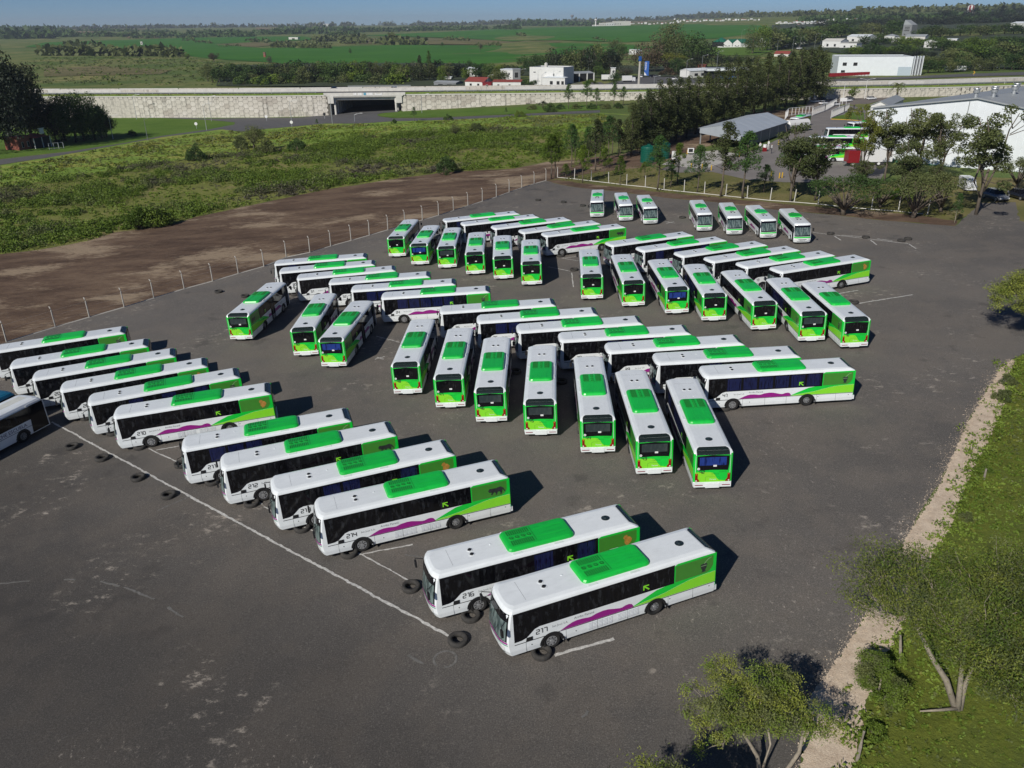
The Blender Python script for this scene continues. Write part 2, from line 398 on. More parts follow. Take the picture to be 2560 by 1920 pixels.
base = g.mix(g.step(b_, .45, .7), base, (0.079, 0.121, 0.037)); base = g.mix(g.mul(g.step(c_, .5, .7), .6), base, (0.209, 0.252, 0.072))
M['meadow'] = g.out(base, c_, .7, .3)
g = N('scrub_ground', .97, .1)
a = g.noise(.06, 6, .7); c_ = g.noise(1.2, 5, .75, off=7)
base = g.ramp(a, [(.3, (0.129, 0.130, 0.050)), (.5, (0.180, 0.198, 0.050)), (.7, (0.257, 0.203, 0.106))])
base = g.mix(g.mul(g.step(c_, .5, .7), .7), base, (0.257, 0.312, 0.059)); M['scrubg'] = g.out(base, c_, .9, .4)
g = N('tall_grass_ground', .97, .1)
a = g.noise(.05, 6, .65, (1, 2, 1)); c_ = g.noise(1.1, 5, .75, (1, 2, 1), off=7)
base = g.ramp(a, [(.3, (0.138, 0.223, 0.038)), (.5, (0.214, 0.316, 0.056)), (.7, (0.378, 0.329, 0.098))])
base = g.mix(g.mul(g.step(c_, .5, .7), .5), base, (0.302, 0.420, 0.076)); M['grassg'] = g.out(base, c_, .9, .4)
g = N('mown_grass', .97, .1)
a = g.noise(.05, 6, .65); c_ = g.noise(.8, 5, .75, off=7)
base = g.ramp(a, [(.3, (0.073, 0.141, 0.021)), (.7, (0.121, 0.194, 0.033))])
base = g.mix(g.mul(g.step(c_, .5, .7), .5), base, (0.145, 0.223, 0.045)); M['mown'] = g.out(base, c_, .7, .2)
g = N('dry_verge_grass', .97, .1)
a = g.noise(.09, 6, .65); c_ = g.noise(1.3, 6, .75, off=7)
base = g.ramp(a, [(.3, (0.097, 0.106, 0.037)), (.5, (0.155, 0.147, 0.054)), (.7, (0.233, 0.186, 0.093))])
base = g.mix(g.mul(g.step(c_, .5, .7), .6), base, (0.217, 0.202, 0.078)); M['verge'] = g.out(base, c_, .8, .15)
g = N('lush_grass', .97, .1)
a = g.noise(.25, 6, .65); c_ = g.noise(3., 6, .75, off=7)
base = g.ramp(a, [(.3, (0.085, 0.103, 0.020)), (.5, (0.135, 0.160, 0.028)), (.7, (.095, .125, .03))])
base = g.mix(g.mul(g.step(c_, .5, .7), .6), base, (0.195, 0.224, 0.035)); M['lush'] = g.out(base, c_, .9, .15)
g = N('pale_gravel', .95, .2)
a = g.noise(1.6, 6, .75); c_ = g.noise(14., 3, .8, off=7)
base = g.ramp(a, [(.3, (0.450, 0.346, 0.254)), (.6, (0.675, 0.554, 0.423))])
base = g.mix(g.mul(g.step(c_, .55, .7), .6), base, (0.900, 0.825, 0.675)); base = g.mix(g.mul(g.step(c_, .45, .3), .5), base, (0.263, 0.206, 0.160))
M['gravel'] = g.out(base, c_, .8, .05)
g = N('soy_field', .95, .1)
a = g.noise(.008, 5, .6); c_ = g.noise(.05, 5, .7, (1, 6, 1), .2, 3)
base = g.ramp(a, [(.3, (0.037, 0.129, 0.017)), (.7, (0.061, 0.176, 0.022))]); M['field'] = g.out(g.mix(g.mul(g.step(c_, .55, .75), .35), base, (0.102, 0.183, 0.033)))
g = N('stubble_field', .95, .1); a = g.noise(.01, 5, .6)
M['stub'] = g.out(g.ramp(a, [(.3, (.20, .135, .085)), (.7, (.28, .20, .125))]))
g = N('dry_field', .95, .1); a = g.noise(.02, 6, .65)
M['dry'] = g.out(g.ramp(a, [(.3, (.10, .10, .04)), (.7, (.21, .18, .09))]))
g = N('yard_concrete', .9, .3); a = g.noise(.15, 6, .65)
M['yard'] = g.out(g.ramp(a, [(.3, (.17, .155, .145)), (.7, (.235, .215, .20))]))
# foliage
M['l_dark'] = leafmat('casuarina_foliage', (0.048, 0.063, 0.023), (0.118, 0.139, 0.044))
M['l_pine'] = leafmat('pine_foliage', (0.043, 0.093, 0.023), (0.106, 0.204, 0.043))
M['l_lime'] = leafmat('bright_pine_foliage', (0.069, 0.118, 0.012), (0.147, 0.216, 0.022))
M['l_broad'] = leafmat('broadleaf_foliage', (0.037, 0.075, 0.021), (0.101, 0.160, 0.037))
M['l_mid'] = leafmat('mid_green_foliage', (0.085, 0.140, 0.017), (0.190, 0.262, 0.038))
M['l_yel'] = leafmat('yellow_green_foliage', (0.099, 0.118, 0.020), (0.218, 0.229, 0.039))
M['l_gum'] = leafmat('gum_foliage', (0.082, 0.106, 0.036), (0.192, 0.214, 0.074))
M['l_grey'] = leafmat('grey_foliage', (0.069, 0.064, 0.041), (0.147, 0.136, 0.093))
M['l_brown'] = leafmat('brown_foliage', (0.073, 0.055, 0.034), (0.145, 0.109, 0.067))
M['l_fg'] = leafmat('willow_foliage', (0.132, 0.163, 0.029), (0.305, 0.338, 0.062), ns=1.2)
M['l_black'] = leafmat('dark_eucalyptus_foliage', (0.019, 0.029, 0.017), (0.053, 0.064, 0.033), .15)
# ------------------------------------------------------------------ ground sheets
def build_terrain():
    na = 288; rr = np.concatenate([[0], 6*1.062**np.arange(128)]); rr = rr[rr < 13000]; n = len(rr)
    an = np.linspace(0, 2*math.pi, na, endpoint=False)
    X = np.outer(rr, np.cos(an)); Y = np.outer(rr, np.sin(an)); Z = h(X, Y)
    V = np.stack([X, Y, Z], 2).reshape(-1, 3)
    i, j = np.meshgrid(np.arange(n-1), np.arange(na), indexing='ij'); j2 = (j+1) % na
    F = np.stack([i*na+j, (i+1)*na+j, (i+1)*na+j2, i*na+j2], 2).reshape(-1, 4)
    me = bpy.data.meshes.new('ground'); me.from_pydata(V.tolist(), [], F.tolist()); me.materials.append(M['meadow'])
    if me.polygons[5000].normal.z < 0: me.flip_normals()
    struct(link('ground', me))
build_terrain()
# the asphalt lot
fence_px = [(17,856),(139,818.5),(224,794),(311,769),(385,746),(461,723),(532,704),(596,685),(660,667),(716,644),(775,632),(827,616),(878,602),(923.5,589),(970,575.5),(1013,562),(1056,551),(1096.6,539),(1134,527),(1170,515),(1206,504),(1241,493),(1273,481),(1304.6,470),(1335.5,460),(1365,452)]
FX = [G(*q) for q in fence_px]
d0 = (FX[0]-FX[6]); d0 = d0/np.linalg.norm(d0)
farleft = FX[0]+d0*70
right_edge = [(2447,508),(2540,506),(2548,552),(2620,575),(2620,850),(2560,885),(2527,900),(2499,926),(2461,987),(2412,1073.6),(2354,1206.7),(2281.7,1319.5),(2154,1556),(2115,1621),(2018,1754),(2001,1914)]
top_edge = [(1400,462),(1440,469),(1527,478),(1671,496),(1787,506),(1920,523),(2082,538),(2209,552),(2386,566),(2400,556),(2418,538),(2436,524)]
lot = [tuple(farleft[:2])]+[tuple(q[:2]) for q in FX]+PL(top_edge+right_edge)
rb = G(2001, 1914); rdir = G(2001, 1914)-G(2281, 1319); rdir /= np.linalg.norm(rdir)
q = rb+rdir*45; lot += [(q[0], q[1]), (-110., -30.)]
def jag(poly, step, amp, closed=True):
    out = []; rg = random.Random(3)
    for i in range(len(poly)-(0 if closed else 1)):
        a = np.array(poly[i]); b = np.array(poly[(i+1) % len(poly)]); L = np.linalg.norm(b-a); n = max(1, int(L/step)) if L < 120 else 1
        nrm_ = np.array([-(b-a)[1], (b-a)[0]])/max(L, 1e-6)
        for k in range(n): out.append(tuple(a+(b-a)*k/n+(nrm_*rg.uniform(-amp, amp) if k else 0)))
    if not closed: out.append(tuple(poly[-1]))
    return out
lotj = jag(lot, 1.2, .16)
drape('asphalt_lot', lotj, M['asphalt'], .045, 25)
def sheet(name, px, mat, off, amp=.3, step=2.5, maxe=12., offr=0.):
    return drape(name, jag(PL(px), step, amp), mat, off, maxe, offr)
# cleared soil beyond the fence
soil = [tuple((FX[0]+d0*70)[:2])]+[tuple(q[:2]) for q in FX]+PL([(1395,447),(1420,425),(1439,399),(1367,405),(1280,422),(1111,430),(926,457),(814,474),(648,509),(560,528),(492,542),(420,564),(289,581),(226,601),(95,625),(0,636)])
lf = G(0, 636); soil.append((lf[0]-60, lf[1]-12))
drape('cleared_soil', jag(soil, 3, .5), M['soil'], .02, 14)
sheet('scrubland', [(0,636),(95,625),(226,601),(289,581),(420,564),(492,542),(560,528),(648,509),(814,474),(926,457),(1111,430),(1280,422),(1367,405),(1439,399),(1500,385),(1560,330),(1420,330),(1200,330),(900,345),(700,370),(450,400),(250,430),(0,470)], M['scrubg'], .012, .8)
sheet('tall_grass', [(0,470),(250,430),(450,400),(700,370),(900,345),(1200,330),(1420,330),(1560,330),(1620,290),(1500,282),(1280,287),(1120,296),(973,304),(900,309),(813,309),(669,322),(640,317),(550,323),(405,343),(260,369),(145,390),(0,414)], M['grassg'], .012, .5)
sheet('roadside_grass', [(-200,292),(275,284),(640,283),(826,281),(830,284),(756,292),(640,294),(521,297),(405,291),(275,290),(-200,300)], M['mown'], .014, .2)
sheet('road_triangle_grass', [(-100,340),(200,300),(275,293),(400,294),(521,300),(585,306),(590,311),(521,324),(405,340),(318,356),(174,378),(0,397),(-100,410)], M['mown'], .014, .2)
sheet('service_road', [(-160,300),(275,291),(405,292),(521,297),(640,295),(756,294),(830,284),(886,276),(995,276),(960,281),(943,286),(950,292),(985,296),(1060,296),(1280,287),(1500,276),(1500,282),(1280,292),(1120,300),(973,304),(900,309),(813,309),(669,322),(600,330),(550,323),(585,312),(588,306),(521,300),(400,295),(275,294),(-160,306)], M['road'], .07, .1)
sheet('side_road', [(-60,408),(0,399),(174,379),(318,357),(405,340),(521,324),(588,311),(640,317),(550,324),(405,343),(260,369),(145,390),(0,412),(-60,422)], M['road'], .05, .3)
sheet('underpass_island_grass', [(943,289),(960,283),(1001,279),(1110,275),(1280,269),(1500,262),(1500,275),(1280,286),(1060,294.5),(975,294.5),(950,291)], M['mown'], .1, .2)
struct(drape('verge_grass', jag(PL([(1365,452),(1395,447),(1420,425),(1439,399),(1560,385),(1650,415),(1690,432),(1780,430),(1870,450),(1960,456),(2200,458),(2330,440),(2700,450),(2700,575),(2520,560),(2484,517),(2458,517),(2440,527),(2418,538),(2397,555),(2386,566),(2209,552),(2082,538),(1920,523),(1787,506),(1671,496),(1527,478),(1440,469),(1400,462)]), 2, .3), M['verge'], .03))
sheet('bare_soil_edge', [(1365,452),(1400,461),(1440,468.5),(1527,477.5),(1671,495.5),(1787,505.5),(1920,522.5),(2082,537.5),(2209,551.5),(2386,565),(2392,552),(2340,545),(2209,530),(2082,520),(1920,506),(1787,493),(1671,483),(1527,466),(1440,457),(1400,450)], M['soil'], .036, .4, 1.5)
sheet('shaded_soil_track', [(1395,447),(1500,430),(1600,420),(1700,392),(1760,368),(1900,330),(2075,275),(2060,262),(1900,280),(1700,330),(1560,385),(1439,399)], M['soil'], .034, .5)
sheet('depot_yard_paving', [(1650,424),(1700,432),(1780,430),(1870,450),(1960,456),(2200,458),(2215,420),(2175,330),(2175,300),(2160,270),(2110,262),(2065,262),(1985,300),(1975,335),(1890,375),(1800,395),(1700,405)], M['yard'], .05, .1)
sheet('concrete_slab', [(1655,412),(1760,424),(1803,409),(1848,386),(1790,376),(1700,388)], M['concrete'], .07, .05)
sheet('island_lawn', [(2078,297),(2160,300),(2160,282),(2120,280)], M['mown'], .09, .05)
kb = MB(); a = [G(*q) for q in ((2077, 299), (2110, 300), (2163, 304))]
for p, q in zip(a, a[1:]): kb.tube([p+[0, 0, .1], q+[0, 0, .1]], .16, 4)
tag(kb.obj('kerb', M['yellow']), None, None, kind='structure')
sheet('parking_ground', [(1985,300),(2030,240),(2100,229),(2200,224),(2330,224),(2250,240),(2160,262),(2110,262),(2065,262)], P('parking_gravel', (.17, .145, .125), .95, var=.2, vscale=.4), .06, .2)
sheet('lower_road', [(2020,240),(2100,232),(2330,224),(2560,221),(2700,220),(2700,229),(2560,231),(2330,233),(2100,246)], M['road'], .09, .1)
outer = [(2537,900),(2527,929),(2507,1016),(2470,1102),(2429,1175),(2397,1262),(2368,1334),(2325,1400),(2290,1480),(2245,1588),(2213,1640),(2165,1760),(2131,1914)]
inner = [(2527,900),(2499,926),(2461,987),(2412,1073.6),(2354,1206.7),(2281.7,1319.5),(2154,1556),(2115,1621),(2018,1754),(2001,1914)]
gi = PL(inner); go = PL(outer)
ext = lambda p, k: (p[0]+rdir[0]*k, p[1]+rdir[1]*k)
gp = [(gi[0][0], gi[0][1])]+gi[1:]+[ext(gi[-1], 40), ext(go[-1], 40)]+go[::-1]
def jagin(poly, amp): # ragged gravel spill over the asphalt edge
    rg = random.Random(5); out = []
    for i, p in enumerate(poly):
        a = np.array(p); b = np.array(poly[(i+1) % len(poly)]); L = np.linalg.norm(b-a); n = max(1, int(L/.16)) if L < 60 else 1
        nn = np.array([-(b-a)[1], (b-a)[0]])/max(L, 1e-6)
        ph = rg.uniform(0, 6)
        for k in range(n): out.append(tuple(a+(b-a)*k/n+nn*(rg.uniform(-amp, amp)*.8+amp*.5*math.sin(k*.05+ph)*math.sin(k*.023))))
    return out
drape('gravel_margin', jagin(gp, .13), M['gravel'], .06, 8)
lg = [tuple(p) for p in go]+[ext(go[-1], 40), (90., -20.), (140., 40.)]+PL([(2700, 780), (2600, 860)])
def pebbles():
    rg = np.random.default_rng(77); V = []
    line_ = [np.array(p) for p in gi]+[np.array(ext(gi[-1], 14))]
    for a, b in zip(line_, line_[1:]):
        n = int(np.linalg.norm(b-a)*75); t = rg.random(n)[:, None]; nn = np.array([-(b-a)[1], (b-a)[0]]); nn = nn/np.linalg.norm(nn)
        q = a+(b-a)*t+nn*rg.normal(size=(n, 1))*rg.uniform(.1, .5, (n, 1)); V.append(q)
    q = np.concatenate(V); n = len(q); c = np.stack([q[:, 0], q[:, 1], h(q[:, 0], q[:, 1])+.075], 1); s_ = rg.uniform(.012, .042, (n, 1))
    a = rg.uniform(0, 6.28, n); X = np.stack([np.cos(a), np.sin(a), rg.normal(size=n)*.2], 1)*s_; Y = np.stack([-np.sin(a), np.cos(a), rg.normal(size=n)*.2], 1)*s_*rg.uniform(.5, 1, (n, 1)); Z = np.array([0, 0, 1])*s_*.6
    T = [c+X, c+Y, c-X, c-Y, c+Z]; F = []
    for i, j in ((0, 1), (1, 2), (2, 3), (3, 0)): F.append(np.stack([T[i], T[j], T[4]], 1))
    me = qmesh('loose_pebbles', np.concatenate(F).reshape(-1, 3), M['gravel'], None, 3); tag(link('loose_pebbles', me), 'pale loose pebbles spilled along the asphalt edge', 'gravel', None, 'stuff')
pebbles()
drape('overgrown_grass', lg, M['lush'], .035, 8)
# fields far beyond the highway
for nm, px, mt in (('soy_field', [(60,118),(110,107),(300,101),(480,95),(640,92),(760,92),(800,100),(640,106),(530,111),(640,120),(760,128),(700,158),(560,150),(430,137),(250,124)], 'field'),
    ('soy_field', [(640,121),(800,118),(1000,113),(1200,114),(1400,108),(1560,112),(1640,118),(1560,135),(1450,150),(1300,170),(1180,178),(1100,165),(900,158),(700,160)], 'field'),
    ('soy_field', [(905,89),(1100,81),(1280,71),(1500,66),(1720,61),(1900,64),(1960,75),(1790,97),(1560,106),(1400,101),(1280,104),(1150,96)], 'field'),
    ('stubble_field', [(315,95),(398,96),(396,88),(330,89)], 'stub'), ('stubble_field', [(640,67),(800,68),(890,71),(860,74),(640,74)], 'stub'),
    ('stubble_field', [(90,81),(160,82),(260,84),(260,80),(100,78)], 'stub'), ('dry_field', [(0,66),(250,69),(380,70),(370,75),(200,76),(0,74)], 'dry'),
    ('dry_field', [(520,112),(640,106),(700,112),(640,118),(560,116)], 'dry'), ('dry_field', [(110,172),(250,166),(430,176),(400,186),(110,192)], 'dry'),
    ('dry_field', [(1450,48),(1700,50),(1700,57),(1480,60)], 'dry'), ('dry_field', [(1700,118),(1900,112),(1960,120),(1900,138),(1790,140)], 'mown'),
    ('dry_field', [(900,96),(1150,97),(1280,105),(1400,102),(1400,107),(1200,112),(1000,111),(860,110)], 'dry')):
    sheet(nm, px, M[mt], .12, 3, 40, 60., .0003)
for k, (v0, v1, u0, u1) in enumerate(((152, 151, 1150, 1400), (136, 131, 1130, 1560), (122, 118, 1170, 1560), (84, 76, 1290, 1560))):
    a, b = G(u0, v0), G(u1, v1); d = (b-a)[:2]; d /= np.linalg.norm(d); nn = np.array([-d[1], d[0]])*(3+k)
    drape('field_strip', jag([tuple(a[:2]-nn), tuple(b[:2]-nn), tuple(b[:2]+nn), tuple(a[:2]+nn)], 20, 1.5), M['dry'], .3, 60, .0005)
sheet('woodland_floor', [(1930,64),(2200,46),(2700,16),(2700,172),(2300,172),(2160,142),(2050,128),(1930,120)], M['floor'], .1, 3, 60, 60., .0006)
sheet('woodland_floor', [(540,216),(560,165),(900,158),(1180,160),(1290,190),(1290,212),(1000,218)], M['floor'], .1, 3, 30, 60., .0006)
sheet('woodland_floor', [(1300,190),(1310,172),(1560,165),(1790,168),(1780,190),(1560,195),(1490,196)], M['floor'], .1, 3, 30, 60., .0006)
# lime lines on the asphalt
def line(p, q, w=.14, mat='chalk', z=.055, rag=.035):
    a, b = G(*p), G(*q); L = np.linalg.norm((b-a)[:2]); n = max(2, int(L/.22)); d = (b-a)/L; s = np.array([-d[1], d[0], 0]); rg = random.Random(int(L*99))
    vs = []; fs = []
    wob = 0
    for k in range(n+1):
        c = a+(b-a)*k/n; wob = .8*wob+rg.uniform(-.02, .02)
        for sg in (-1, 1):
            x = c+s*(sg*(w/2+rg.uniform(-rag, rag))+wob); vs.append((x[0], x[1], H(x[0], x[1])+z))
    for k in range(n): fs.append((2*k, 2*k+2, 2*k+3, 2*k+1))
    return vs, fs
def lines(name, lst, w=.14, mat='chalk', z=.055):
    mb = MB()
    for k, (p, q) in enumerate(lst): mb.add(*line(p, q, w, mat, z+k*.0015))
    struct(mb.obj(name, M[mat]))
lines('painted_line', [((130,1056),(1121,1592))], .16)
lines('painted_line', [((373,1122.6),(657,1262)),((660,1268),(903,1388)),((903,1388),(1020,1452))], .10)
lines('painted_line', [((903,1388),(1032,1363)),((390,1127),(448,1117))], .11, z=.06)
lines('painted_line', [((1385.6,1639),(1535,1599))], .17)
lines('painted_line', [((2144,760),(2282,738)),((2096,735),(2146,727))], .17)
lines('painted_line', [((2033,582),(2270,610)),((2086,591),(2102,601.5)),((2176,601.5),(2192,613)),((2272,611),(2290,622.6)),((2104,589),(2160,593)),((2192,598),(2231,603))], .17)
lines('painted_line', [((1404,646),(1446,653)),((1406,646),(1442,642.6)),((1371,668),(1425,679)),((1429,682.5),(1433,718.7)),((941,841.7),(999,857.6))], .11)
lines('painted_cross', [((1663,554.5),(1687,558.7)),((1665,559.5),(1685,554.5))], .14)
lines('painted_cross', [((938,899.5),(962,892.5)),((942,894.5),(959,899))], .14)
lines('worn_line', [((395,1278),(475,1242)),((1020,1640),(1060,1662)),((0,1461),(75,1454)),((160,1451),(190,1451)),((252,1455),(300,1468)),((310,1470),(385,1501)),((420,1520),(458,1545)),((1012,1388),(1060,1395)),((1455,1797),(1471,1780))], .13, 'chalkf')
ring = MB(); c = G(1113, 1650); n = 40
for k in range(n):
    if 24 < k < 30: continue
    for_r = (.50, .62); vs = []
    for t in (k, k+1):
        for r in for_r:
            x = c[0]+r*math.cos(t*2*math.pi/n); y = c[1]+r*math.sin(t*2*math.pi/n); vs.append((x, y, H(x, y)+.055))
    ring.add(vs, [(0, 1, 3, 2)])
struct(ring.obj('tyre_mark', M['chalkf']))
# ------------------------------------------------------------------ buses
SEG = {'0': 'abcdef', '1': 'bck', '2': 'abged', '3': 'abgcd', '4': 'fgbc', '5': 'afgcd', '6': 'afgedc', '7': 'abc', '8': 'abcdefg', '9': 'abfgcd'}
def digits(txt, hgt, sw):
    """square techno numerals as strokes; returns list of (a0,b0,a1,b1) boxes in a plane"""
    w_ = hgt*.62; out = []; x = 0
    for ch in txt:
        if ch == ' ': x += w_*.6; continue
        m = hgt/2; e = sw/2
        L = {'a': (0, hgt-e, w_, hgt+e), 'g': (0, m-e, w_, m+e), 'd': (0, -e, w_, e), 'f': (-e, m, e, hgt), 'e': (-e, 0, e, m), 'b': (w_-e, m, w_+e, hgt), 'c': (w_-e, 0, w_+e, m), 'k': (w_*.45, hgt-e, w_, hgt+e)}
        for s_ in SEG[ch]:
            a0, b0, a1, b1 = L[s_]; out.append((x+a0, b0, x+a1, b1))
        x += w_*1.5
    return out, x-w_*.5
_fc = {}
def textpolys(txt, size, bold=False):
    """filled letter outlines from the built-in font -> verts2d, faces"""
    k = (txt, size)
    if k not in _fc:
        cu = bpy.data.curves.new('t', 'FONT'); cu.body = txt; cu.size = size; cu.resolution_u = 2
        if bold: cu.offset = size*.02
        o = bpy.data.objects.new('t', cu); COL.objects.link(o)
        bpy.context.view_layer.update()
        me = bpy.data.meshes.new_from_object(o.evaluated_get(bpy.context.evaluated_depsgraph_get()))
        v = [(p.co.x, p.co.y) for p in me.vertices]; f = [tuple(p.vertices) for p in me.polygons]
        bpy.data.objects.remove(o); bpy.data.curves.remove(cu); bpy.data.meshes.remove(me)
        _fc[k] = (v, f, max(p[0] for p in v) if v else 0)
    return _fc[k]
HW = 1.25
class Bus:
    """plan loops stacked by height; front bows out, roof edge rounds over"""
    def __init__(s, L=12.04, hw=1.25, levels=None, xoff=0., arches=(3.53, -2.34), bow=.30, zroof=3.04):
        s.hw = hw; s.ar = arches; s.bow = bow; s.xr = -L/2; s.L = L
        F = L/2
        s.lv = levels or [(.33, .975, F-.07, -F+.04), (.6, 1, F+.03, -F), (1.08, 1, F+.08, -F), (1.6, 1, F+.03, -F), (2.3, 1, F-.07, -F), (2.72, 1, F-.14, -F+.02), (2.84, .995, F-.18, -F+.08), (2.93, .965, F-.22, -F+.22), (3.0, .885, F-.30, -F+.38), (3.045, .72, F-.44, -F+.56)]
    def fx(s, y, z):
        zs = [l[0] for l in s.lv]; return float(np.interp(z, zs, [l[2] for l in s.lv]))-s.bow*(min(1, abs(y)/s.hw))**4
    def rx(s, z):
        return float(np.interp(z, [l[0] for l in s.lv], [l[3] for l in s.lv]))
    def body(s):
        st = [s.xr+.06]
        for a in sorted(s.ar): st += [a-.62, a+.62]
        st.append(s.L/2-1.05); ys = [1., .96, .84, .64, .36, 0]; ys = ys+[-y for y in ys[:-1]][::-1]
        mb = MB(); rings = []
        for z, k, xf, xr in s.lv:
            w = s.hw*k; r = [(xr+.05, w, z)]+[(x, w, z) for x in st[1:]]
            r += [(xf-s.bow*abs(y)**4, y*w, z) for y in ys]
            r += [(x, -w, z) for x in st[1:][::-1]]+[(xr+.05, -w, z), (xr, -w*.9, z), (xr, 0, z), (xr, w*.9, z)]
            rings.append(r)
        n = len(rings[0]); vs = [p for r in rings for p in r]; fs = []
        ns = len(st); hole = set()
        for j in range(len(s.ar)): hole.add(1+2*j)
        hr = {n-1-4-(k)+0 for k in ()}
        for i in range(len(rings)-1):
            for k in range(n):
                a, b = rings[i][k], rings[i][(k+1) % n]
                if rings[i+1][0][2] <= 1.09 and abs(abs(a[1])-abs(b[1])) < .01 and abs(a[1]) > 1 and a[1]*b[1] > 0:
                    mx = (a[0]+b[0])/2
                    if any(abs(mx-c) < .05 for c in s.ar): continue
                fs.append((i*n+k, i*n+(k+1) % n, (i+1)*n+(k+1) % n, (i+1)*n+k))
        top = (len(rings)-1)*n; fs.append(tuple(range(top, top+n)))
        mb.add(vs, fs)
        return mb
    def under(s):
        mb = MB(); xs = [-s.L/2+.25]+[v for c in sorted(s.ar) for v in (c-.64, c+.64)]+[s.L/2-.5]
        for k in range(len(xs)-1):
            a, b = xs[k], xs[k+1]; wide = k % 2 == 0
            mb.box(((a+b)/2, 0, .62 if wide else .75), (b-a, s.hw*1.9 if wide else s.hw*1.3, .7 if wide else .9))
        mb.box((0, 0, 1.12), (s.L-.8, s.hw*1.96, .05)); return mb
    def archplate(s, c, sd):
        """side panel piece with the round wheel opening, and its black rim"""
        y = sd*(s.hw-.002); pts = [(c-.62, .33), (c-.62, 1.08), (c+.62, 1.08), (c+.62, .33)]
        n = 14; arc = [(c+.585*math.cos(t), .42+.60*math.sin(t)) for t in [math.pi*k/n for k in range(n+1)]]
        poly = pts[:3]+[pts[3]]+arc
        fn = lambda a, b, o: (a, y+sd*o, b)
        return MB().plate(poly, fn, .004 if sd > 0 else .004)
    def arch(s, c, sd):
        n = 14; mb = MB(); y = sd*(s.hw+.006)
        for k in range(n):
            t0, t1 = math.pi*k/n, math.pi*(k+1)/n; q = []
            for t, r in ((t0, .5), (t1, .5), (t1, .64), (t0, .64)): q.append((c+r*math.cos(t)*1.02, y, .44+r*math.sin(t)))
            q2 = [(a, y+sd*.014, b) for a, _, b in q]; mb.add(q+q2, [(0, 1, 2, 3), (4, 5, 6, 7), (3, 2, 6, 7), (0, 1, 5, 4)])
        mb.box((c-.66, sd*(s.hw-.08), .40), (.03, .3, .32)); return mb
def tyre_mb(r=.5, w=.28, n=26):
    prof = [(r*.58, -w*.42), (r*.86, -w*.5), (r*.97, -w*.42), (r, -w*.25), (r, w*.25), (r*.97, w*.42), (r*.86, w*.5), (r*.58, w*.42)]
    mb = MB(); vs = []; m = len(prof)
    for k in range(n):
        t = 2*math.pi*k/n
        for rr, y in prof: vs.append((rr*math.cos(t), y, rr*math.sin(t)))
    fs = [(k*m+j, k*m+(j+1) % m, ((k+1) % n)*m+(j+1) % m, ((k+1) % n)*m+j) for k in range(n) for j in range(m)]
    return mb.add(vs, fs)
def rim_mb(r=.29, deep=True, n=20):
    mb = MB(); mb.cyl((0, 0, 0), r*1.0, .14, n, 'y'); mb.cyl((0, .085, 0), r*.42, .08, 12, 'y'); mb.mi = 1
    for k in range(8):
        t = 2*math.pi*k/8+.2; mb.cyl((r*.74*math.cos(t), .068, r*.74*math.sin(t)), r*.13, .02, 8, 'y')
    mb.cyl((0, .068, 0), r*.5, .012, 12, 'y'); mb.mi = 0
    return mb
def side_fn(sd, off, hw=HW):
    y = sd*(hw+off); return lambda a, b, o: (a, y+sd*o, b)
def patch(fn, a0, a1, b0, b1, na=8, nb=4):
    mb = MB(); vs = [fn(a0+(a1-a0)*i/na, b0+(b1-b0)*j/nb) for j in range(nb+1) for i in range(na+1)]
    return mb.add(vs, [(j*(na+1)+i, j*(na+1)+i+1, (j+1)*(na+1)+i+1, (j+1)*(na+1)+i) for j in range(nb) for i in range(na)])
class Kit:
    """list of parts (name, mesh, material override key, parent index, matrix)"""
    def __init__(s): s.p = []
    def add(s, name, me, par=-1, mw=None, slot=None): s.p.append([name, me, par, mw, slot]); return len(s.p)-1
    def put(s, root, over={}, skip=(), ren={}):
        obs = []
        for name, me, par, mw, slot in s.p:
            if slot in skip: obs.append(None); continue
            o = bpy.data.objects.new(name, me); COL.objects.link(o)
            o.parent = root if par < 0 or obs[par] is None else obs[par]
            if mw is not None: o.matrix_local = mw
            if slot in over:
                o.material_slots[0].link = 'OBJECT'; o.material_slots[0].material = over[slot]
            obs.append(o)
        return obs
TR = Matrix.Translation
MAG = [(3.06, .985), (2.7, 1.15), (2.4, 1.27), (2.15, 1.31), (1.85, 1.30), (1.5, 1.25), (1.35, 1.25), (1.05, 1.34), (.7, 1.38), (.4, 1.36), (.05, 1.27), (-.25, 1.2), (-.4, 1.2), (-.6, 1.27), (-.8, 1.28), (-.95, 1.22), (-1.1, .985)]
GRN = [(-.95, 1.0), (-1.5, 1.24), (-2.0, 1.44), (-2.4, 1.60), (-2.9, 1.665), (-3.44, 1.665), (-3.44, 2.74), (-3.62, 2.84), (-5.95, 2.84), (-5.95, 1.68), (-5.2, 1.66), (-4.4, 1.60), (-3.6, 1.44), (-2.9, 1.27), (-2.2, 1.17), (-1.5, 1.09)]
LIM = [(-.95, .99), (-1.5, 1.08), (-2.2, 1.16), (-2.9, 1.26), (-3.6, 1.43), (-4.4, 1.59), (-5.2, 1.65), (-5.95, 1.67), (-5.95, .99)]
MUR = [(-3.5, 1.72), (-3.5, 2.72), (-5.78, 2.72), (-5.78, 2.1), (-5.6, 1.82), (-5.4, 1.72)]
PUMA = [(-4.55, 2.22), (-4.62, 2.08), (-4.78, 2.06), (-4.72, 1.92), (-4.80, 1.86), (-4.86, 1.98), (-4.98, 2.06), (-5.06, 1.90), (-5.0, 1.84), (-5.1, 1.84), (-5.18, 2.04), (-5.30, 2.04), (-5.36, 1.90), (-5.30, 1.84), (-5.42, 1.84), (-5.47, 2.0), (-5.50, 2.16), (-5.62, 1.96), (-5.70, 1.93), (-5.56, 2.24), (-5.38, 2.38), (-5.05, 2.32), (-4.78, 2.34), (-4.66, 2.36)]
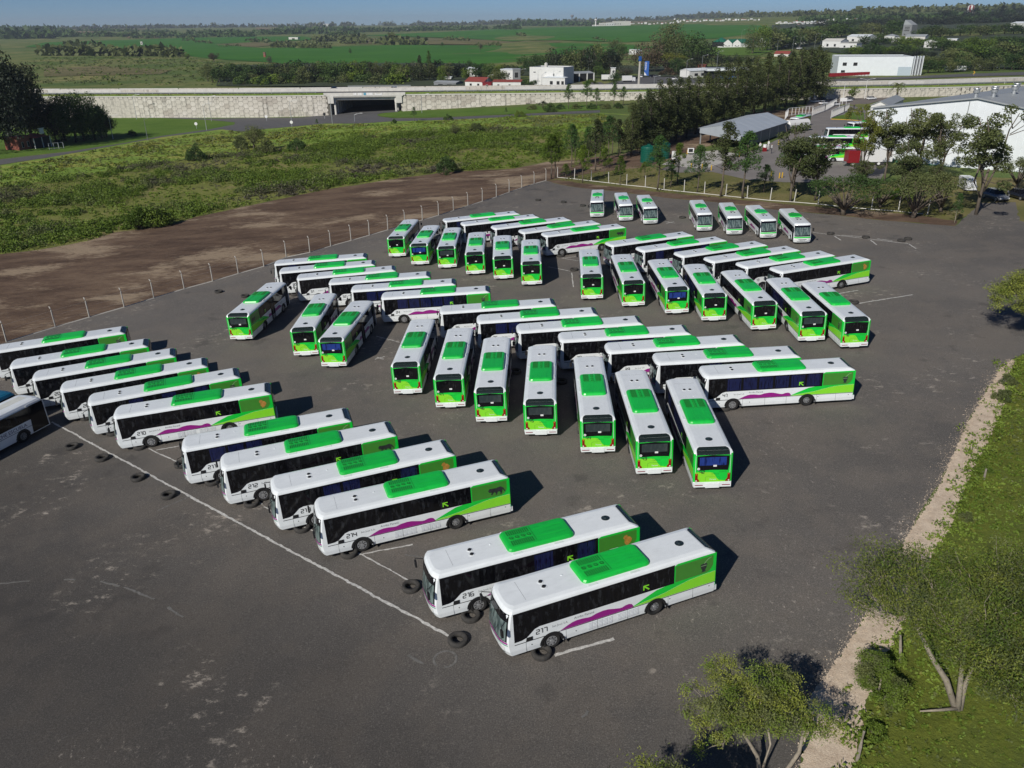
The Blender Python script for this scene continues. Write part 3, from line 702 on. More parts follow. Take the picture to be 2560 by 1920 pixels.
GOURD = [(-5.0, 2.3), (-5.04, 2.1), (-5.12, 1.95), (-5.08, 1.84), (-5.34, 1.84), (-5.30, 1.95), (-5.38, 2.1), (-5.42, 2.3), (-5.34, 2.36), (-5.08, 2.36)]
BIRD = [(-4.95, 2.35), (-5.05, 2.25), (-5.02, 2.05), (-5.12, 1.92), (-5.14, 1.82), (-5.2, 1.9), (-5.3, 1.82), (-5.3, 1.92), (-5.44, 2.02), (-5.5, 2.2), (-5.4, 2.35), (-5.25, 2.42), (-5.15, 2.55), (-5.02, 2.5)]
def grow(poly, k):
    cx = sum(p[0] for p in poly)/len(poly); cy = sum(p[1] for p in poly)/len(poly)
    out = []
    for i, p in enumerate(poly):
        a = np.array(poly[i-1]); b = np.array(poly[(i+1) % len(poly)]); d = b-a; n_ = np.array([d[1], -d[0]]); n_ /= np.linalg.norm(n_)+1e-9
        out.append(tuple(np.array(p)+n_*k))
    return out
def city_bus():
    B = Bus(); K = Kit()
    K.add('body', B.body().mesh('body', M['white'])); K.add('underbody', B.under().mesh('underbody', M['black']))
    for sd in (1, -1):
        for c in B.ar:
            K.add('side_panel', B.archplate(c, sd).mesh('side_panel', M['white']))
            K.add('wheel_arch', B.arch(c, sd).mesh('wheel_arch', M['black']))
    tm = tyre_mb().mesh('wheel', M['tyre'], True); rm = rim_mb().mesh('rim', [M['rim'], M['black']]); rm2 = rim_mb(.25).mesh('rim', [M['rim'], M['black']])
    for c in B.ar:
        for sd in (1, -1):
            mw = TR((c, sd*1.10, .5)) if sd > 0 else TR((c, sd*1.10, .5)) @ Matrix.Rotation(math.pi, 4, 'Z')
            i = K.add('wheel', tm, -1, mw); K.add('rim', rm if c > 0 else rm2, i, TR((0, .06 if c > 0 else .0, 0)))
    F = lambda off: (lambda y, z: (B.fx(y, z)+off, y, z))
    K.add('windscreen', patch(F(.014), -1.1, 1.1, 1.24, 2.36, 12, 5).mesh('windscreen', M['screen'], True), slot='ws')
    K.add('windscreen_surround', patch(F(.008), -1.16, 1.16, 1.19, 2.80, 12, 6).mesh('windscreen_surround', M['blackgl'], True))
    K.add('destination_display', patch(F(.016), -1.0, 1.0, 2.43, 2.74, 10, 1).mesh('destination_display', M['blackgl'], True))
    K.add('front_stripe', patch(F(.008), -1.2, 1.2, 1.07, 1.17, 12, 1).mesh('front_stripe', M['magenta'], True))
    K.add('front_stripe', patch(F(.008), -1.2, 1.2, .97, 1.03, 12, 1).mesh('front_stripe', P('stripe_green', (.03, .3, .15), .4), True))
    for s_ in (1, -1):
        K.add('headlight', patch(F(.014), s_*.62, s_*1.0, .66, .82, 4, 2).mesh('headlight', M['lens'], True))
        K.add('fog_light', patch(F(.012), s_*.78, s_*.95, .42, .52, 2, 1).mesh('fog_light', M['grey'], True))
        wp = MB(); wp.tube([(B.fx(.1*s_, 1.25)+.03, .1*s_, 1.25), (B.fx(.55*s_, 1.9)+.035, .55*s_, 1.9)], .012, 5)
        K.add('wiper', wp.mesh('wiper', M['black']))
        mm = MB(); mm.tube([(5.75, s_*1.12, 2.55), (6.15, s_*1.42, 2.5), (6.18, s_*1.45, 2.3)], .022, 5); mm.box((6.17, s_*1.46, 2.12), (.10, .22, .38))
        K.add('mirror', mm.mesh('mirror', M['black']), slot='mir')
    SEAM = MB().box((0, 0, 0), (.014, .006, .6)).mesh('panel_seam', M['grey'])
    # sides
    for sd in (1, -1):
        f0, f1, f2, f3 = side_fn(sd, .004), side_fn(sd, .007), side_fn(sd, .010), side_fn(sd, .013)
        if sd > 0: band = [(5.5, 2.82), (5.5, 1.10), (5.1, 1.12), (4.85, 1.20), (4.62, 1.40), (4.42, 1.58), (4.15, 1.665), (-3.44, 1.665), (-3.44, 2.82)]
        else: band = [(5.5, 2.82), (5.5, 1.665), (-3.44, 1.665), (-3.44, 2.82)]
        K.add('window_band', MB().plate(band, f0).mesh('window_band', M['blackgl']))
        for k in range(6):
            a = 4.02-k*1.245; b = a-1.06
            if sd < 0 and k == 3: continue
            if sd < 0 and k == 0: a = 4.2
            me = MB().plate([(a, 1.74), (a, 2.74), (b, 2.74), (b, 1.74)], f1, .006).mesh('side_window', M['win'])
            K.add('side_window', me, slot='w%d' % k)
        if sd > 0:
            K.add('driver_window', MB().plate([(5.38, 2.70), (5.38, 1.3), (5.05, 1.3), (4.75, 1.5), (4.5, 1.74), (4.2, 1.8), (4.2, 2.70)], f1, .006).mesh('driver_window', M['win']))
            K.add('fuel_flap', MB().plate([(4.55, 1.0), (4.55, 1.2), (4.86, 1.2), (4.9, 1.0)], f1, .02).mesh('fuel_flap', M['black']))
        else:
            for a, b in ((5.45, 4.55), (1.0, -.15)):
                d = K.add('door', MB().plate([(a, .38), (a, 2.66), (b, 2.66), (b, .38)], f2, .012).mesh('door', M['blackgl']))
                K.add('door_seam', MB().box(((a+b)/2, sd*(HW+.027), 1.52), (.05, .012, 2.2)).mesh('door_seam', M['grey']), d)
        for x_ in (4.9, 2.75, 1.0, -.7, -3.1, -4.6): K.add('panel_seam', SEAM, -1, TR((x_, sd*(HW+.003), .65)))
        K.add('trim_strip', MB().plate([(5.5, .945), (5.5, .98), (-5.95, .98), (-5.95, .945)], f1, .006).mesh('trim_strip', M['black']))
        K.add('magenta_graphic', MB().plate(MAG if sd > 0 else [(x, z) for x, z in MAG if x < 9], f0).mesh('magenta_graphic', M['magenta']))
        K.add('green_graphic', MB().plate(GRN, f0).mesh('green_graphic', M['green']))
        K.add('lime_graphic', MB().plate(LIM, f0).mesh('lime_graphic', M['lime']))
        gr = K.add('mural_panel', MB().plate(MUR, f1).mesh('mural_panel', M['mural']))
        for key, shp, mt in (('puma', PUMA, 'puma'), ('gourd', GOURD, 'puma'), ('bird', BIRD, 'bird')):
            mb = MB(); mb.plate(grow(shp, .045), f2); mb.mi = 1; mb.plate(shp, f3)
            if key == 'gourd':
                mb.mi = 0; mb.plate([(-5.2, 2.36), (-5.45, 2.6), (-5.66, 2.66), (-5.66, 2.63), (-5.47, 2.56), (-5.24, 2.33)], f3)
                mb.mi = 0; mb.plate([(-5.04, 2.24), (-5.38, 2.24), (-5.38, 2.21), (-5.04, 2.21)], side_fn(sd, .0145))
            K.add('mural_picture', mb.mesh('mural_picture', [M['halo'], M[mt]]), gr, slot='m_'+key)
        ar = MB()
        ar.plate([(-2.30, 2.12), (-2.02, 2.12), (-2.02, 2.07), (-2.18, 2.07), (-2.18, 2.06), (-2.36, 1.86), (-2.40, 1.90), (-2.25, 2.08), (-2.25, 2.10)] if 0 else [(-1.60, 2.14), (-1.60, 1.84), (-1.67, 1.84), (-1.67, 2.02), (-1.92, 1.80), (-1.97, 1.86), (-1.74, 2.07), (-1.93, 2.07), (-1.93, 2.14)], side_fn(sd, .017))
        K.add('arrow_mark', ar.mesh('arrow_mark', M['lime']))
        for c0, c1 in ((1.55, .15), (-.1, -1.35)):
            lv = MB(); ncol = 5; wc = (c0-c1)/ncol
            for i in range(ncol):
                for j in range(5):
                    x = c0-wc*(i+.5); z = .50+j*.088
                    lv.box((x, sd*(HW+.012), z), (wc*.82, .022, .035))
            lm_ = lv.mesh('louvre_panel', P('louvre_white', (.55, .57, .6), .4) if 'louvre_white' not in bpy.data.materials else bpy.data.materials['louvre_white']); K.add('louvre_panel', lm_, slot='louv')
        cpm = MB().cyl((0, 0, 0), .035, .012, 10, 'y').mesh('filler_cap', M['grey'])
        for x, z in ((4.6, .7), (-3.2, .78), (-5.6, .8), (2.2, .66)): K.add('filler_cap', cpm, -1, TR((x, sd*(HW+.006), z)))
        for s_, (txt, size, x0, z0) in enumerate((('San José S.A.', .17, 3.5, 1.34), ('Arriba Paraná', .20, 2.3, 1.42))):
            v, f, wd = textpolys(txt, size); tx = MB()
            tx.add([((x0-a) if sd > 0 else (x0-wd+a), sd*(HW+.006), z0+b) for a, b in v], f)
            K.add('lettering', tx.mesh('lettering', M['gtext']))
    # rear
    rf = lambda off: (lambda a, b, o=0: (B.rx(b)-off-o, a, b))
    K.add('rear_green', MB().plate([(-1.1, .72), (-1.1, 1.5), (-1.1, 2.7), (1.1, 2.7), (1.1, 1.5), (1.1, .72)], lambda a, b, o: (-6.026-o, a, b)).mesh('rear_green', M['green']))
    for s_ in (1, -1):
        cf = lambda a, b, o=0, s_=s_: (-6.022+(.052)*a, s_*(1.125+.127*a), b)
        K.add('rear_corner', patch(lambda a, b: cf(a, b), 0, 1.0, .72, 2.8, 1, 1).mesh('rear_corner', M['green']))
        K.add('rear_corner', patch(lambda a, b, s_=s_: (-5.974+.03*a, s_*(HW+.004), b), 0, 1., .72, 2.84, 1, 1).mesh('rear_corner', M['green']))
    K.add('rear_lime', MB().plate([(1.12, .72), (1.12, 1.46), (.2, 1.45), (0, 1.40), (-.15, 1.25), (-.28, 1.0), (-.42, .86), (-.7, .80), (-1.0, .78), (-1.0, .72)], lambda a, b, o: (-6.030-o, a, b)).mesh('rear_lime', M['lime']))
    rw = [(1.03, 2.64), (1.03, 2.0), (.98, 1.58), (.6, 1.60), (0, 1.62), (-.6, 1.60), (-.98, 1.58), (-1.03, 2.0), (-1.03, 2.64), (0, 2.70)]
    i = K.add('rear_window_frame', MB().plate(rw, lambda a, b, o: (-6.034-o, a, b), .01).mesh('rear_window_frame', M['blackgl']))
    K.add('rear_window', MB().plate([(.86, 2.56), (.86, 1.96), (-.86, 1.96), (-.86, 2.56)], lambda a, b, o: (-6.047-o, a, b)).mesh('rear_window', M['rearwin']), i, slot='rw')
    K.add('window_card', MB().plate([(-.02, 1.86), (-.02, 1.99), (-.24, 1.99), (-.24, 1.86)], lambda a, b, o: (-6.051-o, a, b)).mesh('window_card', M['paper']), i)
    vz = MB(); n = 10
    for k in range(n):
        q = []
        for a, z in ((k, 2.66), (k+1, 2.66), (k+1, 2.84), (k, 2.84)):
            y = -1.06+2.12*a/n; q.append((B.rx(z)-.018, y, z))
        mb_ = vz.add(q, [(0, 3, 2, 1)])
        q = [(B.rx(z)-.018, -1.06+2.12*a/n, z+.006*(z > 2.9)) for a, z in ((k, 2.84), (k+1, 2.84), (k+1, 2.93), (k, 2.93))]; vz.add(q, [(0, 3, 2, 1)])
        q = [(B.rx(z)-.016, (-1.06+2.12*a/n)*(.94 if z > 2.95 else 1), z+.012) for a, z in ((k, 2.93), (k+1, 2.93), (k+1, 3.0), (k, 3.0))]; vz.add(q, [(0, 3, 2, 1)])
    for k in range(n):
        vz.add([((B.rx(z)-.014), (-1.06+2.12*a/n)*(.94 if z < 3.01 else .80), z+.013) for a, z in ((k, 3.0), (k+1, 3.0), (k+1, 3.035), (k, 3.035))], [(0, 3, 2, 1)])
    K.add('rear_visor', vz.mesh('rear_visor', P('visor_dark', (.014, .022, .02), .25)))
    for s_ in (1, -1):
        lp = [(s_*1.13, 1.36), (s_*.96, 1.36), (s_*.96, 1.0), (s_*.84, .84), (s_*.84, .76), (s_*1.13, .76)]
        if s_ < 0: lp = lp[::-1]
        i = K.add('tail_light', MB().plate(lp[::-1], lambda a, b, o: (-6.036-o, a, b), .018).mesh('tail_light', M['red']))
        K.add('lamp', MB().cyl((-6.058, s_*1.04, 1.30), .045, .012, 10, 'x').mesh('lamp', M['orange']), i)
        K.add('lamp', MB().cyl((-6.058, s_*1.05, .83), .05, .012, 10, 'x').mesh('lamp', M['lens']), i)
    bp = MB(); bp.box((-6.03, 0, .53), (.14, 2.42, .32)); bp.box((-6.06, 0, .49), (.14, .9, .34))
    i = K.add('bumper', bp.mesh('bumper', M['white']))
    rb = MB(); rb.box((-6.105, .88, .52), (.012, .52, .055)); rb.box((-6.105, -.88, .52), (.012, .52, .055))
    K.add('reflector', rb.mesh('reflector', P('reflector_red', (.22, .01, .03), .4)), i)
    ft = MB(); v, f, wd = textpolys('I V E C O', .13); ft.add([(-6.034, -.02-a*1.0+.12, 1.27+b) for a, b in v], f)
    K.add('lettering', ft.mesh('lettering', M['ktext']))
    ft = MB(); v, f, wd = textpolys('San José S.A.', .09); ft.add([(-6.034, -.42-a, 1.44+b) for a, b in v], f); K.add('lettering', ft.mesh('lettering', M['ktext']))
    ft = MB(); v, f, wd = textpolys('Paraná', .16); ft.add([(-6.036, .18-a, .86+b) for a, b in v], f)
    K.add('lettering', ft.mesh('lettering', M['paper']))
    st = MB(); st.cyl((-6.050, .92, 1.72), .09, .006, 16, 'x')
    i = K.add('speed_disc', st.mesh('speed_disc', M['paper']))
    ft = MB(); v, f, wd = textpolys('60', .1); ft.add([(-6.055, .92+wd/2-a, 1.685+b) for a, b in v], f); K.add('lettering', ft.mesh('lettering', M['ktext']), i)
    hs = MB(); n_ = 16
    for a, b in (((.45, .75), (.45, 1.08)), ((.45, 1.08), (.3, 1.14)), ((.3, 1.14), (-.3, 1.14)), ((-.3, 1.14), (-.45, 1.08)), ((-.45, 1.08), (-.45, .75))):
        hs.tube([(-6.033, a[0]+.0, a[1]), (-6.033, b[0], b[1])], .006, 4)
    K.add('engine_hatch_seam', hs.mesh('engine_hatch_seam', P('seam_dark', (.01, .10, .02), .6)))
    # roof
    ac = MB(); lv = [(3.03, 1.0, 0), (3.10, 1.0, .0), (3.20, .96, .05), (3.25, .87, .14), (3.265, .6, .3)]
    rings = []
    for z, k, ins in lv:
        r = []; x0, x1, w_ = 1.58-ins*1.2, -2.26+ins, .93*k
        cr = .28
        for cx, cy, a0 in ((x0-cr, w_-cr, 0), (x1+cr, w_-cr, 90), (x1+cr, -w_+cr, 180), (x0-cr, -w_+cr, 270)):
            for t in (0, 30, 60, 90): r.append((cx+cr*math.cos(R_(a0+t)), cy+cr*math.sin(R_(a0+t)), z))
        rings.append(r)
    n_ = 16; ac.add([p for r in rings for p in r], [(i*n_+k, i*n_+(k+1) % n_, (i+1)*n_+(k+1) % n_, (i+1)*n_+k) for i in range(len(rings)-1) for k in range(n_)]+[tuple(range((len(rings)-1)*n_, len(rings)*n_))])
    A = K.add('air_conditioner', ac.mesh('air_conditioner', M['acgreen'], False))
    K.add('seam', MB().box((-.12, 0, 3.268), (.02, 1.3, .008)).mesh('seam', M['slot']), A)
    for y_ in (-.35, .35): K.add('rib', MB().box((-1.15, y_, 3.268), (1.7, .05, .02)).mesh('rib', M['acgreen']), A)
    fm = MB().cyl((0, 0, 0), .135, .02, 16).cyl((0, 0, .012), .05, .02, 10)
    fm2 = MB(); fm2.cyl((0, 0, 0), .14, .024, 18); fm2.mi = 1; fm2.cyl((0, 0, .004), .125, .03, 18); fm2.mi = 0; fm2.cyl((0, 0, .016), .045, .02, 8); fm2.box((0, 0, .02), (.24, .02, .012)); fm2.box((0, 0, .02), (.02, .24, .012))
    fme = fm2.mesh('fan', [M['acgreen'], M['slot']])
    for k in range(4): K.add('fan', fme, A, TR((1.12-k*.34, 0, 3.268)))
    sl_ = MB()
    for k in range(11): sl_.box((.59-k*.118, 0, 0), (.048, .42, .014))
    sm = sl_.mesh('grille', M['slot'])
    for s_ in (1, -1): K.add('grille', sm, A, TR((.62, s_*.47, 3.272)))
    lug = MB(); lug.box((0, 0, 0), (.5, .12, .07)); lm = lug.mesh('roof_lug', M['white'])
    for x in (1.15, -1.2):
        for s_ in (1, -1): K.add('roof_lug', lm, -1, TR((x, s_*1.05, 3.0)))
    vm = MB(); vm.mi = 1; vm.cyl((0, 0, 0), .17, .02, 16); vm.mi = 0; vm.cyl((0, 0, .03), .11, .06, 14, r2=.09)
    vme = vm.mesh('roof_vent', [M['black'], M['white']])
    for y in (.21, -.21): K.add('roof_vent', vme, -1, TR((3.42, y, 3.05)))
    vb = MB(); vb.cyl((0, 0, 0), .24, .03, 18); vb.cyl((0, 0, .05), .17, .08, 16, r2=.08)
    K.add('roof_vent', vb.mesh('roof_vent', P('vent_dark', (.015, .025, .028), .3)), -1, TR((-4.48, 0, 3.05)))
    sp = MB(); sp.cyl((2.25, -.25, 3.05), .05, .04, 8)
    K.add('roof_bolt', sp.mesh('roof_bolt', M['white']))
    lg_ = MB(); v, f, wd = textpolys('busscar' if 0 else 'italbus', .16); lg_.add([(4.55-a, 1.205-.06*b/.16, 2.885+b*.45) for a, b in v], f)
    K.add('maker_mark', lg_.mesh('maker_mark', M['ktext']))
    sm_ = MB()
    for x in (4.6, ): sm_.box((x, 0, 3.046), (.012, 1.5, .004))
    K.add('roof_seam', sm_.mesh('roof_seam', M['grey']))
    return K
CITY = city_bus()
DG = {}
def digit(ch, side):
    if (ch, side) not in DG:
        hgt, sw = (.26, .05) if side else (.20, .042); bx, wd = digits(ch, hgt, sw); mb = MB()
        for a0, b0, a1, b1 in bx:
            q = [(-a0, b0), (-a0, b1), (-a1, b1), (-a1, b0)]
            mb.plate(q, (lambda a, b, o: (a, 0, b)) if side else (lambda a, b, o: (0, a, b)))
        DG[ch, side] = mb.mesh('digit', M['ktext'])
    return DG[ch, side]
def number_parts(root, num):
    x = 0.
    for ch in num:
        if ch == '1': x -= .42
        link('digit', digit(ch, 1), root, TR((4.34-x*.161, HW+.009, 1.22))); link('digit', digit(ch, 0), root, TR((-6.036, .84-x*.124, 1.36))); x += 1.5
BUS=[('217',4.12,33.00,-2.7892),('216',0.53,35.91,-2.8249),('214',-6.59,42.03,-2.8275),('213',-10.05,45.17,-2.8056),('212',-14.31,48.58,-2.8174),('211',-17.94,51.49,-2.8490),('210',-25.38,57.48,-2.8744),('209',-28.90,60.77,-2.7812),('208',-32.64,63.79,-2.7937),('207',-36.59,66.80,-2.7906),('206',-40.37,70.04,-2.8039),('205',-44.42,74.44,-2.8166),('29',-23.84,100.65,-3.0494),('30',-22.21,96.66,-3.0302),('31',-19.26,93.24,-3.0055),('32',-14.82,90.07,-3.0800),('33',-11.66,86.49,-3.1014),('34',-7.80,82.92,-3.1188),('35',-1.09,76.94,-3.1019),('36',2.75,73.32,-3.1135),('37',6.54,70.00,-3.1033),('38',10.26,66.86,-3.1269),('39',14.06,63.58,-3.1185),('40',17.67,60.37,-3.1503),('41',20.79,57.14,-3.1362),('204',-27.60,84.78,1.4708),('50',-20.10,79.00,1.5698),('49',-16.08,75.52,1.4653),('48',-8.69,68.23,1.5205),('47',-4.85,64.98,1.5213),('46',-1.43,61.87,1.5151),('45',2.43,59.15,1.4958),('44',6.23,55.90,1.5165),('43',9.43,52.50,1.5496),('42',12.94,50.29,1.5267),('28',-14.63,116.30,1.4775),('27',-11.01,111.18,1.4881),('26',-7.47,108.76,1.5394),('25',-3.74,104.85,1.5575),('24',-0.19,101.95,1.5594),('23',3.38,98.65,1.5299),('22',10.15,91.66,1.4876),('21',13.99,88.33,1.5383),('20',17.97,85.10,1.5534),('19',21.34,82.19,1.5186),('18',25.04,78.82,1.5725),('17',28.64,75.04,1.5289),('16',31.69,72.90,1.5408),('5',-3.34,121.56,-2.9040),('6',-0.48,118.28,-2.8967),('7',4.03,114.78,-2.8537),('8',7.91,111.26,-2.8371),('70',11.00,108.36,-2.8830),('9',18.84,101.25,-2.8462),('10',22.21,97.61,-2.8568),('11',26.27,94.18,-2.8508),('12',29.12,90.99,-2.8604),('13',32.08,87.99,-2.8661),('14',35.07,85.37,-2.8531)]
ORD = ['first', 'second', 'third', 'fourth', 'fifth', 'sixth', 'seventh', 'eighth', 'ninth', 'tenth']
LAB = {}
for i, n in enumerate(['217', '216', '214', '213', '212', '211', '210']): LAB[n] = ('city bus numbered %s on its white side, puma or gourd mural, front row at lower left' % n, 'buses in the diagonal row at lower left')
LAB['217'] = ('nearest city bus, numbered 217, with a mate gourd on its green panel', 'buses in the diagonal row at lower left')
LAB['216'] = ('city bus numbered 216 parked just behind the nearest bus', 'buses in the diagonal row at lower left')
LAB['214'] = ('city bus numbered 214 with a walking puma on its green panel', 'buses in the diagonal row at lower left')
LAB['213'] = ('city bus numbered 213 parked just behind the one with the puma', 'buses in the diagonal row at lower left')
LAB['212'] = ('city bus numbered 212 between numbers 211 and 213', 'buses in the diagonal row at lower left')
LAB['211'] = ('city bus numbered 211, left end of the group of four', 'buses in the diagonal row at lower left')
LAB['210'] = ('city bus numbered 210 with a bird on its green panel', 'buses in the diagonal row at lower left')
for i, n in enumerate(['209', '208', '207', '206', '205']): LAB[n] = ('%s city bus behind number 210 in the row at far left, mostly roof visible' % ORD[i], 'buses in the diagonal row at lower left')
for i, n in enumerate(['34', '33', '32', '31', '30', '29']): LAB[n] = ('%s bus from the front, number %s, in the middle left row' % (ORD[i], n), 'buses side by side in the middle left row')
for i, n in enumerate(['41', '40', '39', '38', '37', '36', '35']): LAB[n] = ('bus number %s, %s from the right in the central side-on row' % (n, ORD[i]), 'buses side by side in the central row')
for i, n in enumerate(['204', '50', '49']): LAB[n] = ('%s rear-facing bus of the slanted three at middle left, number %s' % (ORD[i], n), 'three rear-facing buses at middle left')
for i, n in enumerate(['48', '47', '46', '45', '44', '43', '42']): LAB[n] = ('rear-facing city bus numbered %s, %s from the left in the central fan' % (n, ORD[i]), 'rear-facing buses in the central row')
LAB['42'] = ('nearest rear-facing city bus, numbered 42, blue curtain drawn across its rear window', 'rear-facing buses in the central row')
for i, n in enumerate(['28', '27', '26', '25', '24', '23']): LAB[n] = ('rear-facing bus %s, %s from left in the farthest group of six' % (n, ORD[i]), 'rear-facing buses in the back left group')
for i, n in enumerate(['22', '21', '20', '19', '18', '17', '16']): LAB[n] = ('rear-facing bus %s, %s from left in the back right group' % (n, ORD[i]), 'rear-facing buses in the back right group')
for i, n in enumerate(['5', '6', '7', '8', '70']): LAB[n] = ('%s side-on city bus of the farthest row, counted from the left' % ORD[i], 'side-on buses in the farthest row')
LAB['70'] = ('fifth side-on city bus of the farthest row, with a puma on its green panel', 'side-on buses in the farthest row')
for i, n in enumerate(['9', '10', '11', '12', '13', '14']): LAB[n] = ('%s side-on city bus of the back right row, counted from the left' % ORD[i], 'side-on buses in the back right row')
LAB['14'] = ('rightmost side-on city bus of the back right row, bird on its green panel', 'side-on buses in the back right row')
MUP = {'217': 'gourd', '216': 'bird', '214': 'puma', '213': 'bird', '212': 'puma', '211': 'gourd', '210': 'bird', '209': 'gourd', '34': 'gourd', '41': 'gourd', '70': 'puma', '14': 'bird', '19': 'puma', '18': 'puma', '17': 'gourd', '16': 'gourd', '42': 'gourd'}
CURT = {'217': 'd', '216': 'm', '214': 'm', '213': 'm', '31': 'm', '32': 'm', '33': 'c', '34': 'm', '41': 'c', '40': 'm', '36': 'm', '35': 'd'}
RCURT = {'42': 1, '20': 1, '27': 1, '49': 1, '45': 0, '44': 0, '43': 0, '46': 0, '17': 0, '26': 0, '50': 2, '204': 0, '48': 2, '47': 2, '28': 2, '25': 2, '24': 2, '23': 2, '22': 2, '21': 2, '19': 2, '18': 2, '16': 2}
for num, x, y, t in BUS:
    lab, grp = LAB[num]
    r = thing('city_bus', (0, 0, 0), 0, lab, 'bus', grp, mw=lotM(x, y, t, .05))
    rg = random.Random(int(num)); over = {}
    c = CURT.get(num, rg.choice('ddm'))
    for k in range(6):
        over['w%d' % k] = M['curt'] if c == 'c' or (c == 'm' and rg.random() < .4) else M['win']
    rc = RCURT.get(num, 0); over['rw'] = [M['rearwin'], M['curtb'], M['rearopen']][rc]
    mu = MUP.get(num, rg.choice(['puma', 'gourd', 'bird']))
    skip = {'m_'+k for k in ('puma', 'gourd', 'bird') if k != mu}
    if not num.startswith('2') or len(num) < 3: skip.add('louv')
    skip2 = skip
    CITY.put(r, over, skip2); number_parts(r, num)
# midibuses at the back of the lot
def midi_bus():
    F = 5.35
    lv = [(.30, .96, F-.05, -F+.05), (.6, 1, F+.03, -F), (1.05, 1, F, -F), (1.25, 1, F-.06, -F), (2.2, .985, F-.30, -F+.02), (2.5, .97, F-.38, -F+.05), (2.65, .94, F-.44, -F+.1), (2.75, .86, F-.52, -F+.2), (2.79, .6, F-.8, -F+.4)]
    B = Bus(2*F, 1.13, lv, arches=(3.35, -2.6), bow=.22); K = Kit(); hw = 1.13
    B.hw = hw
    K.add('body', B.body().mesh('body', M['white'])); K.add('underbody', B.under().mesh('underbody', M['black']))
    tm = tyre_mb(.44, .25).mesh('wheel', M['tyre'], True); rm = rim_mb(.26).mesh('rim', [M['rim'], M['black']])
    for c in B.ar:
        for sd in (1, -1):
            i = K.add('wheel', tm, -1, TR((c, sd*1.0, .44)) @ Matrix.Rotation(0 if sd > 0 else math.pi, 4, 'Z')); K.add('rim', rm, i, TR((0, .04, 0)))
            K.add('wheel_arch', B.arch(c, sd).mesh('wheel_arch', M['white']))
            K.add('side_panel', B.archplate(c, sd).mesh('side_panel', M['white']))
    Fn = lambda off: (lambda y, z: (B.fx(y, z)+off, y, z))
    K.add('windscreen_surround', patch(Fn(.008), -1.05, 1.05, 1.08, 2.52, 10, 5).mesh('windscreen_surround', M['blackgl'], True))
    K.add('windscreen', patch(Fn(.016), -.98, .98, 1.22, 2.25, 10, 4).mesh('windscreen', M['screen'], True))
    K.add('centre_pillar', MB().box((B.fx(0, 1.75)+.03, 0, 1.72), (.03, .03, 1.0)).mesh('centre_pillar', M['black']))
    K.add('front_stripe', patch(Fn(.010), -1.08, 1.08, .86, 1.04, 10, 1).mesh('front_stripe', M['green'], True))
    gr = patch(Fn(.012), -.55, .55, .64, .72, 8, 1); K.add('front_grille', gr.mesh('front_grille', M['black'], True))
    K.add('air_intake', patch(Fn(.012), -.7, .7, .40, .46, 8, 1).mesh('air_intake', M['grey'], True))
    for s_ in (1, -1):
        K.add('headlight', patch(Fn(.016), s_*.64, s_*.98, .62, .82, 4, 2).mesh('headlight', M['lens'], True))
        mm = MB(); mm.tube([(F-.4, s_*1.05, 2.2), (F-.1, s_*1.3, 2.2)], .02, 5); mm.box((F-.1, s_*1.34, 2.0), (.1, .2, .4)); K.add('mirror', mm.mesh('mirror', M['black']))
        f0, f1 = side_fn(s_, .005, hw), side_fn(s_, .010, hw)
        K.add('window_band', MB().plate([(4.1, 2.3), (4.1, 1.4), (-4.5, 1.4), (-4.5, 2.3)], f0).mesh('window_band', M['blackgl']))
        for k in range(6):
            a = 3.2-k*1.27; K.add('side_window', MB().plate([(a, 1.48), (a, 2.24), (a-1.1, 2.24), (a-1.1, 1.48)], f1, .006).mesh('side_window', M['win']))
        K.add('green_graphic', MB().plate([(-1.2, .62), (-2.4, .9), (-3.2, 1.3), (-4.52, 1.36), (-4.52, 2.36), (-5.2, 2.36), (-5.2, .62)], f0).mesh('green_graphic', M['green']))
        K.add('magenta_graphic', MB().plate([(2.2, .7), (1.6, .95), (1.1, 1.0), (.7, .92), (.2, 1.08), (-.4, 1.1), (-1.1, .85), (-1.3, .7)], f0).mesh('magenta_graphic', M['magenta']))
        if s_ < 0: K.add('door', MB().plate([(4.95, .35), (4.95, 2.3), (4.2, 2.3), (4.2, .35)], f1, .015).mesh('door', M['blackgl']))
    ac = MB(); pl = [(1.5, .35), (1.5, -.35), (1.1, -.75), (.2, -.8), (-.5, -.8), (-.7, -.5), (-.7, .5), (-.5, .8), (.2, .8), (1.1, .75)]
    pl = [(-x+.2, y) for x, y in pl]; ac.prism(pl, 2.76, 2.93)
    A = K.add('air_conditioner', ac.mesh('air_conditioner', M['acgreen'])); K.add('intake', MB().box((-1.45, 0, 2.86), (.3, .35, .2)).mesh('intake', M['grey']), A)
    K.add('skylight', MB().box((1.6, 0, 2.82), (.5, .55, .06)).mesh('skylight', M['grey']))
    vb = MB().cyl((0, 0, 0), .12, .08, 12).mesh('roof_vent', M['black'])
    for y in (.22, -.22): K.add('roof_vent', vb, -1, TR((2.5, y, 2.81)))
    K.add('lettering', _txt('San José S.A.', .14, lambda a, b, wd: (F-.06+.10, wd/2-a if 0 else a-wd/2, .50+b)).mesh('lettering', M['ktext']))
    return K
def _txt(t, s, fn):
    v, f, wd = textpolys(t, s); return MB().add([fn(a, b, wd) for a, b in v], f)
MIDI = midi_bus()
